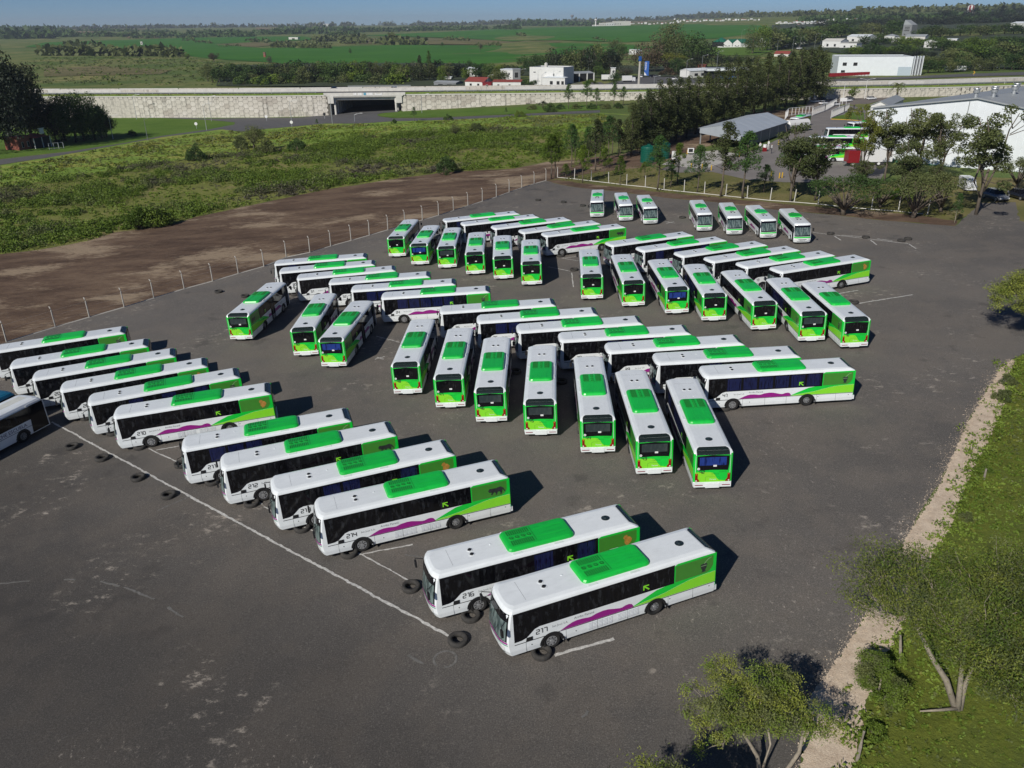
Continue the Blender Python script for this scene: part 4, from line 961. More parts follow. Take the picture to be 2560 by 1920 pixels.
for i, (x, y, t) in enumerate([(16.206,134.047,-1.71),(19.976,130.081,-1.642),(23.278,126.902,-1.637),(30.28,120.253,-1.686),(33.938,116.97,-1.714),(37.483,113.926,-1.649),(41.145,110.256,-1.694)]):
    lab = ('%s white midibus from the left in the group of three facing the camera' % ORD[i]) if i < 3 else ('%s white midibus from the left in the group of four facing the camera' % ORD[i-3])
    r = thing('midibus', (0, 0, 0), 0, lab, 'minibus', 'midibuses facing the camera at the back of the lot', mw=lotM(x, y, t, .05)); MIDI.put(r)
# driving-school coach and the blue bus, cut by the left edge
def old_bus(kind, x, y, t, lab):
    F = 5.5; hw = 1.25; lv = [(.33, .98, F-.02, -F), (.6, 1, F, -F), (1.08, 1, F, -F), (2.5, 1, F-.08, -F), (2.72, .98, F-.14, -F+.05), (2.9, .9, F-.3, -F+.15), (3.0, .72, F-.55, -F+.3), (3.03, .4, F-.8, -F+.5)]
    B = Bus(2*F, hw, lv, arches=(2.75, -2.7), bow=.25); r = thing('city_bus' if kind == 'blue' else 'training_bus', (0, 0, 0), 0, lab, 'bus', None, mw=lotM(x, y, t, .05))
    K = Kit(); body = M['white'] if kind == 'school' else M['teal']
    K.add('body', B.body().mesh('body', body)); K.add('underbody', B.under().mesh('underbody', M['black']))
    tm = tyre_mb().mesh('wheel', M['tyre'], True); rm = rim_mb().mesh('rim', [M['grey'], M['black']])
    for c in B.ar:
        for sd in (1, -1):
            i = K.add('wheel', tm, -1, TR((c, sd*1.12, .5)) @ Matrix.Rotation(0 if sd > 0 else math.pi, 4, 'Z')); K.add('rim', rm, i, TR((0, .05, 0)))
            K.add('wheel_arch', B.arch(c, sd).mesh('wheel_arch', M['black'])); K.add('side_panel', B.archplate(c, sd).mesh('side_panel', body))
    Fn = lambda off: (lambda y, z: (B.fx(y, z)+off, y, z))
    K.add('windscreen', patch(Fn(.010), -1.1, 1.1, 1.2, 2.6, 8, 4).mesh('windscreen', M['blackgl'], True))
    for sd in (1, -1):
        f0, f1, f2 = side_fn(sd, .004), side_fn(sd, .009), side_fn(sd, .015)
        K.add('window_band', MB().plate([(5.05, 2.62), (5.05, 1.55), (-5.3, 1.55), (-5.3, 2.62)], f0).mesh('window_band', M['blackgl']))
        for k in range(6):
            a = 3.7-k*1.45; K.add('side_window', MB().plate([(a, 1.63), (a, 2.5), (a-1.25, 2.5), (a-1.25, 1.63)], f1, .006).mesh('side_window', M['win']))
        K.add('trim_strip', MB().plate([(5.0, 1.02), (5.0, 1.05), (-5.3, 1.05), (-5.3, 1.02)], f1, .006).mesh('trim_strip', M['navy']))
        if sd < 0:
            K.add('door', MB().plate([(5.15, .42), (5.15, 2.66), (3.85, 2.66), (3.65, .42)], f2, .012).mesh('door', M['blackgl']))
            K.add('door_post', MB().box((5.2, -1.262, 1.5), (.07, .05, 2.3)).mesh('door_post', M['wmetal']))
    if kind == 'school':
        K.add('lettering', _txt('COCHE ESCUELA', .42, lambda a, b, wd: (3.3-wd+a, -1.262, 1.15+b*.95)).mesh('lettering', M['navy']))
        K.add('lettering', _txt('CONDUCTORES', .30, lambda a, b, wd: (.55-wd+a, -1.232-.0, 2.70+b*.5)).mesh('lettering', M['navy']))
        K.add('destination_plate', MB().box((4.35, -1.275, 2.74), (1.4, .03, .16)).mesh('destination_plate', M['paper']))
        for x_ in (.6, 1.15):
            K.add('roof_vent', MB().box((x_, .1, 3.08), (.34, .5, .10)).mesh('roof_vent', M['white']))
        K.add('roof_sheet', patch(lambda a, b: (a, b*.9, 3.035), -5.0, 4.6, -.5, .5, 1, 1).mesh('roof_sheet', M['cream']))
    K.put(r)
old_bus('school', -41.89, 55.6, 1.20, 'white driving-school bus lettered COCHE ESCUELA cut by the left edge')
old_bus('blue', -44.84, 57.0, 1.20, 'teal-roofed old bus behind the driving-school bus at the left edge')
# tyres lying on the asphalt
tyme = tyre_mb(.52, .28, 24).mesh('tyre', M['tyre_old'], True)
tyin = MB().cyl((0, 0, 0), .2, .2, 12)
TY = [(181,1121,'lying alone left of the long white line, farthest of the four'),(256,1150,'lying left of the long white line, second of the four'),(346,1199,'lying left of the long white line, third of the four'),(422,1243,'lying left of the long white line, nearest of the four'),(351.5,1121,'against the wheel of the bus with the yellow bird'),(283.5,1086,'under the bus behind the one with the bird'),(217,1048,'peeping out below the fourth bus from the back of the left row'),(532,1209,'under the nose of the leftmost bus of the nearer group of four'),(630,1263,'under the nose of the second bus of the group of four'),(756,1325,'under the nose of the third bus of the group of four'),(874,1388,'under the nose of the bus with the puma mural'),(1028,1473,'left of bus 216 on the thin white line'),(1177,1545.5,'wedged between the two nearest buses'),(1145,1606,'at the near end of the long white line'),(1354,1638,'against the nearest bus, beside a thick white line'),(454,1166,'half hidden at the left of the nearer group of four'),
(547,732,'alone near the left fence, left one of two'),(613,743,'beside bus 204 near the left fence'),(738,739,'beneath a bus nose in the middle left row, farther one'),(853,766,'beneath a bus nose in the middle left row, nearer one'),(1345,502,'in the back left corner, left of three'),(1409,507,'in the back left corner, middle of three'),(1457,516,'beside the leftmost midibus'),(1706,546,'between the two groups of midibuses'),(1401.5,642,'in front of the side-on bus with the puma'),(1435,677,'on a thin line left of bus 22'),(2076,586.5,'right of the midibuses, leftmost on the line'),(2164,596,'right of the midibuses, middle of the line'),(2253,604,'right of the midibuses, front one of the end pair'),(2269.5,600,'right of the midibuses, rear one of the end pair'),(2133.5,759,'at the end of the long line right of bus 16'),(1810,1024,'half under the nose of bus 41'),(1289,933,'deep in shade between rear-facing buses, left one'),(1404,958,'deep in shade between rear-facing buses, right one')]
for i, (u, v, lab) in enumerate(TY):
    p = G(u, v); r = thing('tyre', (p[0], p[1], p[2]+.045+.14), rng.uniform(0, 6), 'old tyre '+lab, 'tyre', 'tyres lying on the asphalt as wheel stops')
    r.rotation_euler = (math.pi/2+rng.uniform(-.05, .05), rng.uniform(-.05, .05), rng.uniform(0, 6)) if 0 else (0, 0, rng.uniform(0, 6))
    link('tread', tyme, r, Matrix.Rotation(math.pi/2+rng.uniform(-.04, .04), 4, 'X'))
# ------------------------------------------------------------------ vegetation
def sph(n, rg):
    d = rg.normal(size=(n, 3)); d /= np.linalg.norm(d, axis=1)[:, None]; return d
def cloud(cl, n, s, rg, up=.3, hollow=.45):
    """leaves in clumps: cl = list of (x,y,z,r,(squash)); density follows the clump's shell"""
    C = []
    tot = sum(c[3]**2 for c in cl)
    for c in cl:
        k = max(3, int(n*c[3]**2/tot)); rr = rg.uniform(hollow, 1.08, (k, 1))**.7
        q = sph(k, rg)*rr*c[3]; q[:, 2] *= (c[4] if len(c) > 4 else .75); C.append(q+np.array(c[:3]))
    C = np.concatenate(C); return leafquads(C, s, rg, up)
def limbs(name, segs, mat):
    mb = MB()
    for pts, r0, r1 in segs:
        k = len(pts); mb.tube(pts, [r0+(r1-r0)*i/(k-1) for i in range(k)], 6 if r0 < .02 else 8)
    return mb.mesh(name, mat, True)
def bend(a, b, rg, k=3, amp=.02):
    a = np.array(a, float); b = np.array(b, float)
    return [a+(b-a)*i/k+(rg.normal(size=3)*amp if 0 < i < k else 0) for i in range(k+1)]
def variant(kind, seed, nl=2600, bark='bark'):
    rg = np.random.default_rng(seed); cl = []; sg = []; ls = .02
    if kind == 'broad':
        k = 24; d = sph(k, rg)
        for q in d:
            q = q*rg.uniform(.5, .95); c = np.array([0, 0, .60])+q*[.34, .34, .31]
            r = rg.uniform(.10, .17); cl.append((*c, r, .8)); sg.append((bend((0, 0, .25), c, rg), .012, .003))
        for i in range(8): cl.append((*(rg.normal(size=3)*[.13, .13, .1]+[0, 0, .58]), .15, .9))
        sg.append((bend((0, 0, -.03), (0, 0, .5), rg, 3, .012), .03, .015)); ls = .021
    elif kind == 'dome':
        for q in sph(24, rg):
            c = np.array([0, 0, .50])+q*rg.uniform(.4, .95)*[.36, .36, .42]; cl.append((*c, rg.uniform(.13, .20), .85))
        for i in range(6): cl.append((*(rg.normal(size=3)*[.15, .15, .14]+[0, 0, .45]), .18, .9))
        sg.append((bend((0, 0, -.03), (0, 0, .6), rg, 3, .02), .03, .01)); ls = .023
    elif kind == 'gum':
        for i in range(4):
            a = rg.uniform(0, 6.28); top = np.array([math.cos(a)*.16, math.sin(a)*.16, rg.uniform(.72, .97)]); base = np.array([math.cos(a)*.01, math.sin(a)*.01, .18+.05*i])
            path = bend(base, top, rg, 4, .02); sg.append((path, .009, .003))
            for j in range(9):
                t = rg.uniform(.3, 1); c = base+(top-base)*t+rg.normal(size=3)*[.085, .085, .05]; cl.append((*c, rg.uniform(.045, .085), .8)); sg.append((bend(base+(top-base)*max(0, t-.15), c, rg, 2, .01), .004, .0015))
        sg.append((bend((0, 0, -.03), (0, 0, .45), rg, 3, .01), .014, .009)); ls = .0145
    elif kind == 'conifer':
        for i in range(74):
            z = .16+.84*rg.random()**.9; R = .21*(1-z)**.62+.012; a = rg.uniform(0, 6.28); q = R*rg.uniform(.35, 1.0)
            cl.append((math.cos(a)*q, math.sin(a)*q, z, rg.uniform(.035, .065)*(1.25-z*.6), 1.25))
            if i % 3 == 0: sg.append((bend((0, 0, z-.04), (math.cos(a)*q, math.sin(a)*q, z), rg, 2, .004), .004, .0015))
        sg.append((bend((0, 0, -.03), (0, 0, .97), rg, 4, .006), .017, .003)); ls = .015
    elif kind == 'pine':
        base = rg.uniform(.36, .46)
        for i in range(11):
            z = base+(1-base)*i/10.5; R = .20*(1-(i/11)**1.1)+.015
            for j in range(5):
                a = rg.uniform(0, 6.28); t = rg.uniform(.55, 1.05); c = (math.cos(a)*R*t, math.sin(a)*R*t, z+R*.25)
                cl.append((*c, rg.uniform(.03, .055), 1.0)); sg.append((bend((0, 0, z-.02), c, rg, 2, .003), .004, .0015))
            cl.append((0, 0, z, .035, 1.4))
        sg.append((bend((0, 0, -.03), (0, 0, .97), rg, 5, .008), .014, .003)); ls = .0135
    elif kind == 'poplar':
        for i in range(40):
            z = .12+.86*rg.random(); R = .10*math.sin(math.pi*min(1, (1.08-z)*1.1)*.8+.3); a = rg.uniform(0, 6.28); cl.append((math.cos(a)*R*.6, math.sin(a)*R*.6, z, .055, 1.5))
        sg.append((bend((0, 0, -.03), (0, 0, .8), rg), .02, .005)); ls = .015
    elif kind == 'shrub':
        for i in range(26):
            a = rg.uniform(0, 6.28); q = .62*rg.random()**.5; z = (1-(q/.7)**2)*.78*rg.uniform(.55, 1); cl.append((math.cos(a)*q, math.sin(a)*q, max(.12, z), rg.uniform(.13, .22), .85))
            if i % 3 == 0: sg.append((bend((0, 0, -.02), (math.cos(a)*q, math.sin(a)*q, max(.12, z)), rg, 3, .02), .018, .006))
        ls = .042
    elif kind == 'spread':
        for i in range(36):
            a = rg.uniform(0, 6.28); q = .62*rg.random()**.55; z = .55+.38*(1-(q/.66)**2)*rg.uniform(.7, 1); c = (math.cos(a)*q, math.sin(a)*q, z)
            cl.append((*c, rg.uniform(.09, .17), .6))
            if i % 2 == 0:
                m = (c[0]*.45, c[1]*.45, .42); sg.append(([(0, 0, .12), m, c], .022, .006))
        sg.append((bend((0, 0, -.03), (0.02, 0, .3), rg, 2, .02), .045, .03)); ls = .022
    V = cloud(cl, nl, ls*max(.75, min(2.2, (2600/nl)**.5)), rg)
    V[:, 2] = np.maximum(V[:, 2], .01)
    return V, limbs('trunk', sg, M[bark])
VAR = {}
def get_var(kind, mat, i, nl, bark='bark'):
    k = (kind, mat, i, nl, bark)
    if k not in VAR:
        kk = (kind, i, nl, bark)
        if kk not in VAR: VAR[kk] = variant(kind, hash_(kk), nl, bark)
        V, tr = VAR[kk]; VAR[k] = (qmesh('crown', V, M[mat]), tr)
    return VAR[k]
def hash_(k): return sum(ord(c)*(i+7) for i, c in enumerate(str(k))) % 99991
cnt = {}
def tree(p, hgt, kind='broad', mat='l_broad', label='', group=None, cat='tree', name=None, wide=1., nl=2600, bark='bark', lean=0., crown_only=False, rz=None):
    i = cnt.get(kind, 0); cnt[kind] = i+1
    cr, tr = get_var(kind, mat, i % 4, nl, bark)
    nm = name or {'broad': 'broadleaf_tree', 'dome': 'broadleaf_tree', 'gum': 'gum_tree', 'conifer': 'casuarina_tree', 'pine': 'pine_tree', 'poplar': 'poplar_tree', 'shrub': 'shrub', 'spread': 'thorn_tree'}[kind]
    r = thing(nm, tuple(p), rng.uniform(0, 6.28) if rz is None else rz, label, cat, group, (hgt*wide, hgt*wide, hgt))
    if lean: r.rotation_euler = (rng.uniform(-lean, lean), rng.uniform(-lean, lean), r.rotation_euler[2])
    link('crown', cr, r)
    if not crown_only: link('stems' if kind == 'shrub' else 'trunk', tr, r)
    return r
def tree_px(ub, vb, vt, kind, mat, label, group=None, **kw):
    p = G(ub, vb); return tree(p, TH(p, vt), kind, mat, label, group, **kw)
# ---- the dark double row of casuarinas beside the canopy
row = [(1578,392,262),(1600,384,250),(1590,372,238),(1622,376,236),(1618,362,222),(1645,368,228),(1642,355,208),(1668,360,214),(1664,346,200),(1690,352,204),(1688,339,190),(1714,344,206),(1712,331,196),(1738,336,198),(1736,323,186),(1762,328,194),(1760,315,178),(1786,319,186),(1784,307,172),(1810,311,176),(1808,299,160),(1834,303,170),(1832,292,150),(1858,296,160),(1856,285,150),(1884,289,158),(1882,279,140),(1910,282,150),(1910,273,138),(1936,276,142),(1938,268,132),(1962,270,138),(1965,263,128),(1988,264,126),(1992,258,124),(2012,260,120),(2030,257,122),(2048,256,124)]
for i, (u, v, t) in enumerate(row):
    sd = 'front line' if i % 2 == 0 else 'rear line'
    tree_px(u, v, t+rng.uniform(-6, 6), 'conifer', 'l_dark', '%s tall casuarina from the low end, %s of the double row' % (NUMW[i//2], sd), 'casuarinas in the dense double row', nl=4600, wide=1.35, bark='barkd')
# low outliers of the row
for u, v, t, m, lab in ((1545,392,300,'l_dark','small dark casuarina left of the long row'),(1520,404,292,'l_pine','slim green pine left of the casuarina row'),(1488,428,300,'l_dark','large loose dark pine at the left end of the verge'),(1428,418,312,'l_pine','dark pine behind the left verge corner'),(1549,388,322,'l_dark','thin dark pine just before the casuarina row'),(1563,372,300,'l_dark','dark pine at the foot of the casuarina row'),(1500,396,310,'l_dark','dark tree behind the slim green pine at left'),(1470,414,318,'l_pine','full green pine between the lime pines and the row'),(1530,384,296,'l_dark','bushy dark tree filling the left end of the row'),(1438,400,330,'l_pine','green pine at the edge of the scrub')):
    tree_px(u, v, t, 'pine', m, lab, nl=2600, wide=1.15)
verge = [(1378,447,336,'l_lime','bright green young pine at the left corner of the lot, left of the pair'),(1388,445,333,'l_lime','bright green young pine at the left corner of the lot, right of the pair'),(1456,457,364,'l_lime','yellow-green young pine with a long bare stem left on the verge'),(1510,445,372,'l_lime','small yellow-green young pine behind the fence'),(1550,463,390,'l_lime','short yellow-green pine close to the fence'),(1643,477,342,'l_pine','full dark green pine in front of the green tank'),(1611,446,405,'l_mid','tiny round-topped sapling on the verge'),(1694,460,360,'l_lime','yellow-green pine right of the green tank'),(1676,469,412,'l_pine','knee-high young pine in front of the yellow-green pine'),(1742,482,365,'l_pine','thin pine with a small dark crown near the bollards'),(1801,492,308,'l_dark','tall loose dark pine in front of the canopy'),(1856,497,332,'l_pine','broad green pine in front of the canopy corner'),(1909,482,412,'l_pine','short dense young pine beside the yard kerb'),(1415,449,410,'l_lime','low bright bush-like pine by the fence corner')]
for u, v, t, m, lab in verge: tree_px(u, v, t, 'pine', m, lab, nl=4200, wide=1.3 if t < 400 else 1.8, bark='bark', lean=.03)
gums = [(1976,505,296,'l_gum','airy grey gum tree in front of the depot buses',.85),(1983,478,350,'l_pine','slim dense green tree before the depot buses',.75),(2036,502,330,'l_gum','small gum tree with a pale leaning stem near the depot buses',.9),(2150,455,268,'l_yel','tall tree with an orange-brown top beside the hall corner',.62),(2212,452,262,'l_gum','left one of the two tall gum trees before the white hall',.85),(2290,448,254,'l_gum','right one of the two tall gum trees before the white hall',.95),(2345,455,262,'l_gum','gum tree right behind the tall pair before the white hall',.8),(2440,537,272,'l_gum','gum tree with a leaning trunk beside the lot entrance',.95),(2250,508,345,'l_gum','low-branched gum tree in front of the hall wall',.8),(2150,470,392,'l_gum','short gum tree hiding the red truck',1.1)]
for u, v, t, m, lab, wd in gums: tree_px(u, v, t, 'gum', m, lab, nl=8500, wide=wd*1.35, bark='bark', lean=.05)
tree_px(2108, 538, 432, 'spread', 'l_broad', 'low spreading thorn tree with a forked trunk at the lot edge', nl=5200, wide=1.45, bark='bark')
tree_px(2282, 545, 430, 'spread', 'l_gum', 'dense olive-green spreading tree on the soil edge', nl=5200, wide=1.3)
tree_px(2200, 520, 440, 'spread', 'l_broad', 'dark spreading tree between the two thorn trees', nl=4200, wide=1.2)
tree_px(2352, 530, 430, 'spread', 'l_gum', 'wide olive tree left of the lot entrance', nl=4200, wide=1.2)
tree_px(2252, 500, 444, 'shrub', 'l_lime', 'bright yellow-green sapling among the dark trees', wide=.7, nl=1800)
tree_px(2386, 558, 484, 'pine', 'l_pine', 'young pine with a bare stem at the entrance corner', nl=2000, bark='bark2')
tree_px(2330, 470, 396, 'gum', 'l_gum', 'small gum tree against the green hall base', nl=2600, wide=1.3)
tree_px(2540, 470, 396, 'spread', 'l_gum', 'broad tree above the parked dark car', nl=3000, wide=1.2)
tree_px(2560, 446, 380, 'gum', 'l_dark', 'dark tree at the right edge beside the hall', nl=2600, wide=1.4)
# ---- left cluster by the red-roofed house
for u, v, t, wd, lab in ((34,374,98,.50,'huge dark eucalyptus towering at the left edge, tallest of all'),(84,360,140,.42,'dark eucalyptus with a drooping right side beside the tallest'),(-25,380,125,.5,'dark eucalyptus cut by the left edge of the picture'),(112,352,205,.55,'dark tree just right of the eucalyptuses')):
    tree_px(u, v, t, 'dome', 'l_black', lab, nl=9000, wide=wd*1.5, bark='barkd')
for u, v, t, m, lab in ((165,348,220,'l_broad','dark tree, leftmost of the group by the wall'),(190,352,213,'l_broad','dark leafy tree, second of the group by the wall'),(212,348,226,'l_broad','dark leafy tree, third of the group by the wall'),(238,346,228,'l_broad','dark leafy tree, fourth of the group by the wall'),(255,342,250,'l_black','dark leafy tree, fifth of the group by the wall'),(268,338,266,'l_black','low dark tree at the right end of the group'),(142,352,250,'l_black','dark tree between the eucalyptuses and the group')):
    tree_px(u, v+4, t, 'dome', m, lab, nl=6500, wide=.82, bark='barkd')
tree_px(331, 340, 322, 'shrub', 'l_broad', 'small dark bush between lamp posts on the triangle lawn', nl=1500)
# ---- shrubs one can tell apart in the scrubland
for u, v, t, k, m, wd, lab in ((492,402,352,'shrub','l_broad',.75,'round dark bush alone on the tall grass'),(380,566,482,'shrub','l_mid',.85,'large lime-green bush at the edge of the bare soil'),(352,572,500,'shrub','l_mid',.8,'lime-green bush left against the largest one'),(636,378,306,'broad','l_gum',1.15,'big dark olive tree right of the road junction'),(602,372,330,'shrub','l_gum',.8,'olive bush leaning on the big tree by the junction'),(668,384,338,'shrub','l_gum',.8,'olive bush right below the big tree by the junction'),(744,378,330,'shrub','l_broad',.75,'dark rounded bush right of the big olive tree'),(815,375,345,'shrub','l_mid',.8,'low green bush near the middle of the scrub'),(1138,346,306,'broad','l_gum',1.05,'small round tree in the middle of the scrub'),(1115,434,380,'shrub','l_broad',.9,'dark bush at the edge of the cleared soil with its shadow'),(1375,280,252,'shrub','l_broad',.9,'dark bush at the foot of the concrete wall'),(1358,275,252,'spread','l_black',.9,'crooked dark shrub leaning beside the wall'),(1300,292,268,'shrub','l_mid',.9,'low green bush left of the crooked shrub'),(1190,330,300,'shrub','l_gum',.9,'grey-green bush in the upper scrub'),(985,309,294,'shrub','l_broad',.8,'dark bush beside the service road'),(1120,300,282,'shrub','l_broad',1.,'long low bush on the road edge')):
    tree_px(u, v, t, k, m, lab, nl=4200 if k == 'broad' else 3600, wide=wd, cat='tree' if k != 'shrub' else 'bush')
for u, v, t, m, wd, lab in ((1036,303,268,'l_pine',1.1,'young pine on the underpass lawn'),(793,315,298,'l_pine',1.4,'tiny dark pine beside the junction'),(1265,288,268,'l_pine',1.1,'little pine on the lawn right of the underpass'),(1421,272,212,'l_pine',1.25,'leftmost pine against the concrete wall'),(1467,268,203,'l_pine',1.2,'tallest pine against the concrete wall'),(1491,270,221,'l_pine',1.25,'pine right of the tallest against the wall'),(1535,266,208,'l_pine',1.25,'fourth pine against the concrete wall'),(1558,264,217,'l_pine',1.2,'slim fifth pine against the concrete wall'),(1617,262,222,'l_pine',1.3,'pine half hidden by the casuarina row'),(1600,268,236,'l_gum',1.3,'olive pine at the right end of the wall')):
    tree_px(u, v, t, 'pine', m, lab, nl=2400, wide=wd)
for k, u in enumerate((1330, 1400, 1440, 1480, 1515, 1545, 1580)):
    tree_px(u, 274-k*.6, 258-k*.8, 'shrub', 'l_broad' if k % 2 else 'l_gum', '%s low bush among the pines along the wall foot, from the left' % NUMW[k], 'bushes along the wall foot', nl=1400, wide=1.3, cat='bush')
# ---- tree belt and village trees behind the highway
def belt(lst, group, what, nl=700):
    for u, vb, vt, k, m, wd, lab in lst:
        tree_px(u, vb, vt, k, m, lab or what, group, nl=nl, wide=wd)
bl = []
rg_ = random.Random(4)
def run(u0, u1, vb, vt, step, kinds, mats, lab, group, jit=6, wd=1.1, nl=700, share=False):
    u = u0; n_ = 0
    while u < u1:
        k = rg_.choice(kinds); m = rg_.choice(mats); b = vb[0]+(vb[1]-vb[0])*(u-u0)/(u1-u0)+rg_.uniform(-2, 2); t = vt[0]+(vt[1]-vt[0])*(u-u0)/(u1-u0)+rg_.uniform(-jit, jit)
        p = G(u, b); tree(p, max(2.5, TH(p, t)), {'broad': 'dome'}.get(k, k), m, lab if share or n_ > 27 else lab+', %s from the left' % NUMW[n_], group, nl=nl, wide=wd*rg_.uniform(.85, 1.25)); u += step*rg_.uniform(.6, 1.35); n_ += 1
run(520, 900, (205, 208), (158, 152), 19, ['broad'], ['l_broad', 'l_broad', 'l_gum', 'l_black'], 'dark broadleaf tree in the belt just behind the highway', 'trees of the belt behind the highway', 7, 1.15, 1100)
run(600, 1010, (213, 214), (180, 176), 17, ['broad', 'shrub'], ['l_broad', 'l_mid', 'l_gum', 'l_gum'], 'lower tree at the front of the belt behind the highway', 'trees of the belt behind the highway', 7, 1.1, 1000)
run(1010, 1290, (200, 196), (158, 162), 18, ['broad'], ['l_broad', 'l_gum', 'l_black', 'l_mid'], 'broadleaf tree behind the village roofs', 'trees of the belt behind the highway', 8, 1.2, 1100)
run(560, 1150, (196, 196), (150, 150), 24, ['broad'], ['l_black', 'l_broad', 'l_broad'], 'dark tree deep inside the belt behind the highway', 'trees of the belt behind the highway', 8, 1.4, 1100)
run(900, 1130, (208, 208), (155, 158), 18, ['broad', 'broad', 'gum'], ['l_broad', 'l_gum', 'l_mid', 'l_dark'], 'mixed broadleaf tree behind the underpass', 'trees of the belt behind the highway', 8, 1.1, 1100)
for u, vb, vt, k, m, wd, lab in ((788,200,163,'dome','l_yel',.9,'round bright yellow-green tree in the belt behind the highway'),(868,190,158,'dome','l_yel',.95,'yellow-green domed tree right in the belt'),(900,205,172,'dome','l_mid',1.2,'light green feathery tree above the underpass'),(925,205,176,'dome','l_mid',1.2,'second light green feathery tree above the underpass'),(918,214,188,'gum','l_brown',1.3,'bare brownish tree behind the white car'),(1040,196,142,'dome','l_grey',.8,'silvery grey tree with a pale crown'),(1075,200,128,'conifer','l_broad',.8,'dark spire-topped conifer beside the silver tree'),(1052,202,138,'conifer','l_black',.95,'dark narrow conifer left of the spire'),(940,196,150,'dome','l_yel',.85,'flowering yellowish tree near the silver tree'),(1125,188,155,'dome','l_gum',.8,'round tree with pale flowers left of the red roof'),(1174,190,145,'dome','l_broad',.85,'dark round tree left of the red-roofed house'),(1222,200,146,'dome','l_broad',.95,'large leafy tree behind the red wall'),(675,160,137,'dome','l_grey',.9,'grey tree beside the small field tower'),(876,134,120,'dome','l_broad',.9,'lone round tree in the green field'),(1106,118,103,'dome','l_broad',.9,'lone tree in the upper field'),(1200,131,106,'gum','l_grey',1.1,'bare pale tree in the field')):
    tree_px(u, vb, vt, k, m, lab, nl=1500, wide=wd)
run(1236, 1262, (212, 212), (170, 172), 12, ['broad'], ['l_broad', 'l_gum'], 'dark garden tree before the two-storey house', 'garden trees by the white houses', 4, 1., 1200)
run(1240, 1290, (190, 186), (160, 158), 14, ['broad'], ['l_yel', 'l_mid', 'l_broad'], 'garden tree beside the white houses', 'garden trees by the white houses', 4, 1., 900)
run(1310, 1420, (180, 178), (140, 118), 15, ['broad'], ['l_broad', 'l_black'], 'dark tree behind the white workshop', 'dark trees behind the workshop', 8, .95, 1200)
run(1420, 1545, (190, 188), (104, 122), 17, ['broad', 'gum'], ['l_broad', 'l_gum', 'l_black'], 'tall dark tree behind the open shed', 'dark trees behind the workshop', 10, .8, 1500)
for u, vb, vt, k, m, wd, lab in ((1440,182,112,'dome','l_black',.8,'large dark tree behind the white workshop'),(1490,186,100,'dome','l_gum',.75,'olive tree with a high crown behind the open shed'),(1540,140,95,'dome','l_gum',.9,'pale-stemmed tree at the field edge'),(1555,150,102,'dome','l_broad',.8,'dark tree left of the great clump'),(1620,180,82,'dome','l_brown',.85,'great brownish tree behind the blue sign'),(1665,178,76,'dome','l_gum',.8,'great olive tree in the middle of the clump'),(1682,130,48,'dome','l_gum',.9,'tallest pale green tree far behind the clump'),(1720,176,72,'dome','l_broad',.8,'great dark tree, right half of the clump'),(1755,172,80,'dome','l_black',.85,'dark tree at the right end of the clump'),(1690,188,140,'dome','l_broad',1.,'dark tree under the great clump'),(1740,186,130,'dome','l_black',1.,'shadowy tree under the right of the clump'),(1668,180,128,'spread','l_yel',1.2,'yellow-green umbrella-shaped tree by the service station'),(1702,186,152,'dome','l_yel',1.,'round yellow-green tree by the service station'),(1672,188,165,'shrub','l_brown',1.2,'brownish bush by the service station'),(1622,172,134,'gum','l_brown',1.5,'bare brown tree behind the blue sign'),(1563,192,158,'dome','l_grey',1.1,'grey-green tree behind the white truck'),(1535,212,178,'dome','l_broad',.9,'dark tree beside the white container'),(1500,196,160,'dome','l_broad',1.,'green tree beside the open shed'),(1475,214,194,'shrub','l_mid',1.1,'light bush near the highway barrier'),(1318,213,194,'shrub','l_broad',1.,'clipped round dark bush before the white workshop'),(1334,213,196,'shrub','l_broad',.8,'second clipped dark bush before the white workshop'),(1350,212,192,'dome','l_broad',.9,'ball-crowned small tree before the white workshop'),(1880,135,62,'dome','l_gum',.75,'tall light tree left of the village road'),(1905,128,56,'dome','l_mid',.8,'tall light green tree beside the village road'),(1930,125,62,'dome','l_gum',.8,'tall olive tree on the village road')):
    tree_px(u, vb, vt, k, m, lab, nl=2600, wide=wd*1.35)
run(1795, 1890, (165, 160), (136, 132), 13, ['broad'], ['l_broad', 'l_black'], 'dark hedge tree right of the white stables', 'hedge before the stables', 4, 1.1, 700)
# ---- woodland on the right
for (u0, u1, vb, vt, st, mats, wd) in ((1930,2060,(125,110),(72,62),19,['l_broad','l_gum'],1.1),(2050,2560,(72,60),(46,34),20,['l_broad','l_black','l_black'],1.3),(2060,2260,(95,84),(62,52),20,['l_broad','l_gum'],1.15),(2160,2360,(112,120),(86,92),19,['l_broad','l_mid'],1.1),(2120,2300,(140,142),(112,104),18,['l_broad','l_mid','l_broad'],1.1),(2170,2350,(142,146),(124,126),18,['l_broad','l_black'],1.1),(2300,2560,(95,84),(66,52),21,['l_broad','l_broad','l_gum'],1.2),(2330,2570,(128,120),(92,86),20,['l_broad','l_mid'],1.15),(2300,2420,(172,168),(140,116),19,['l_gum','l_broad'],1.),(2380,2570,(160,150),(112,92),21,['l_broad','l_mid','l_gum'],1.),(2320,2580,(182,172),(142,130),24,['l_gum','l_broad'],.95),(2230,2560,(50,44),(28,18),24,['l_broad','l_black'],1.3)):
    run(u0, u1, vb, vt, st, ['broad'], [m for m in mats], 'broadleaf tree in the woodland behind the white warehouse', 'woodland trees at upper right', 6, wd*1.5, 1100, True)
tree_px(2095, 150, 128, 'shrub', 'l_mid', 'light green bush left of the white warehouse', nl=1200, wide=1.2)
tree_px(2130, 140, 118, 'broad', 'l_mid', 'light green tree above the white warehouse roof', nl=1500)
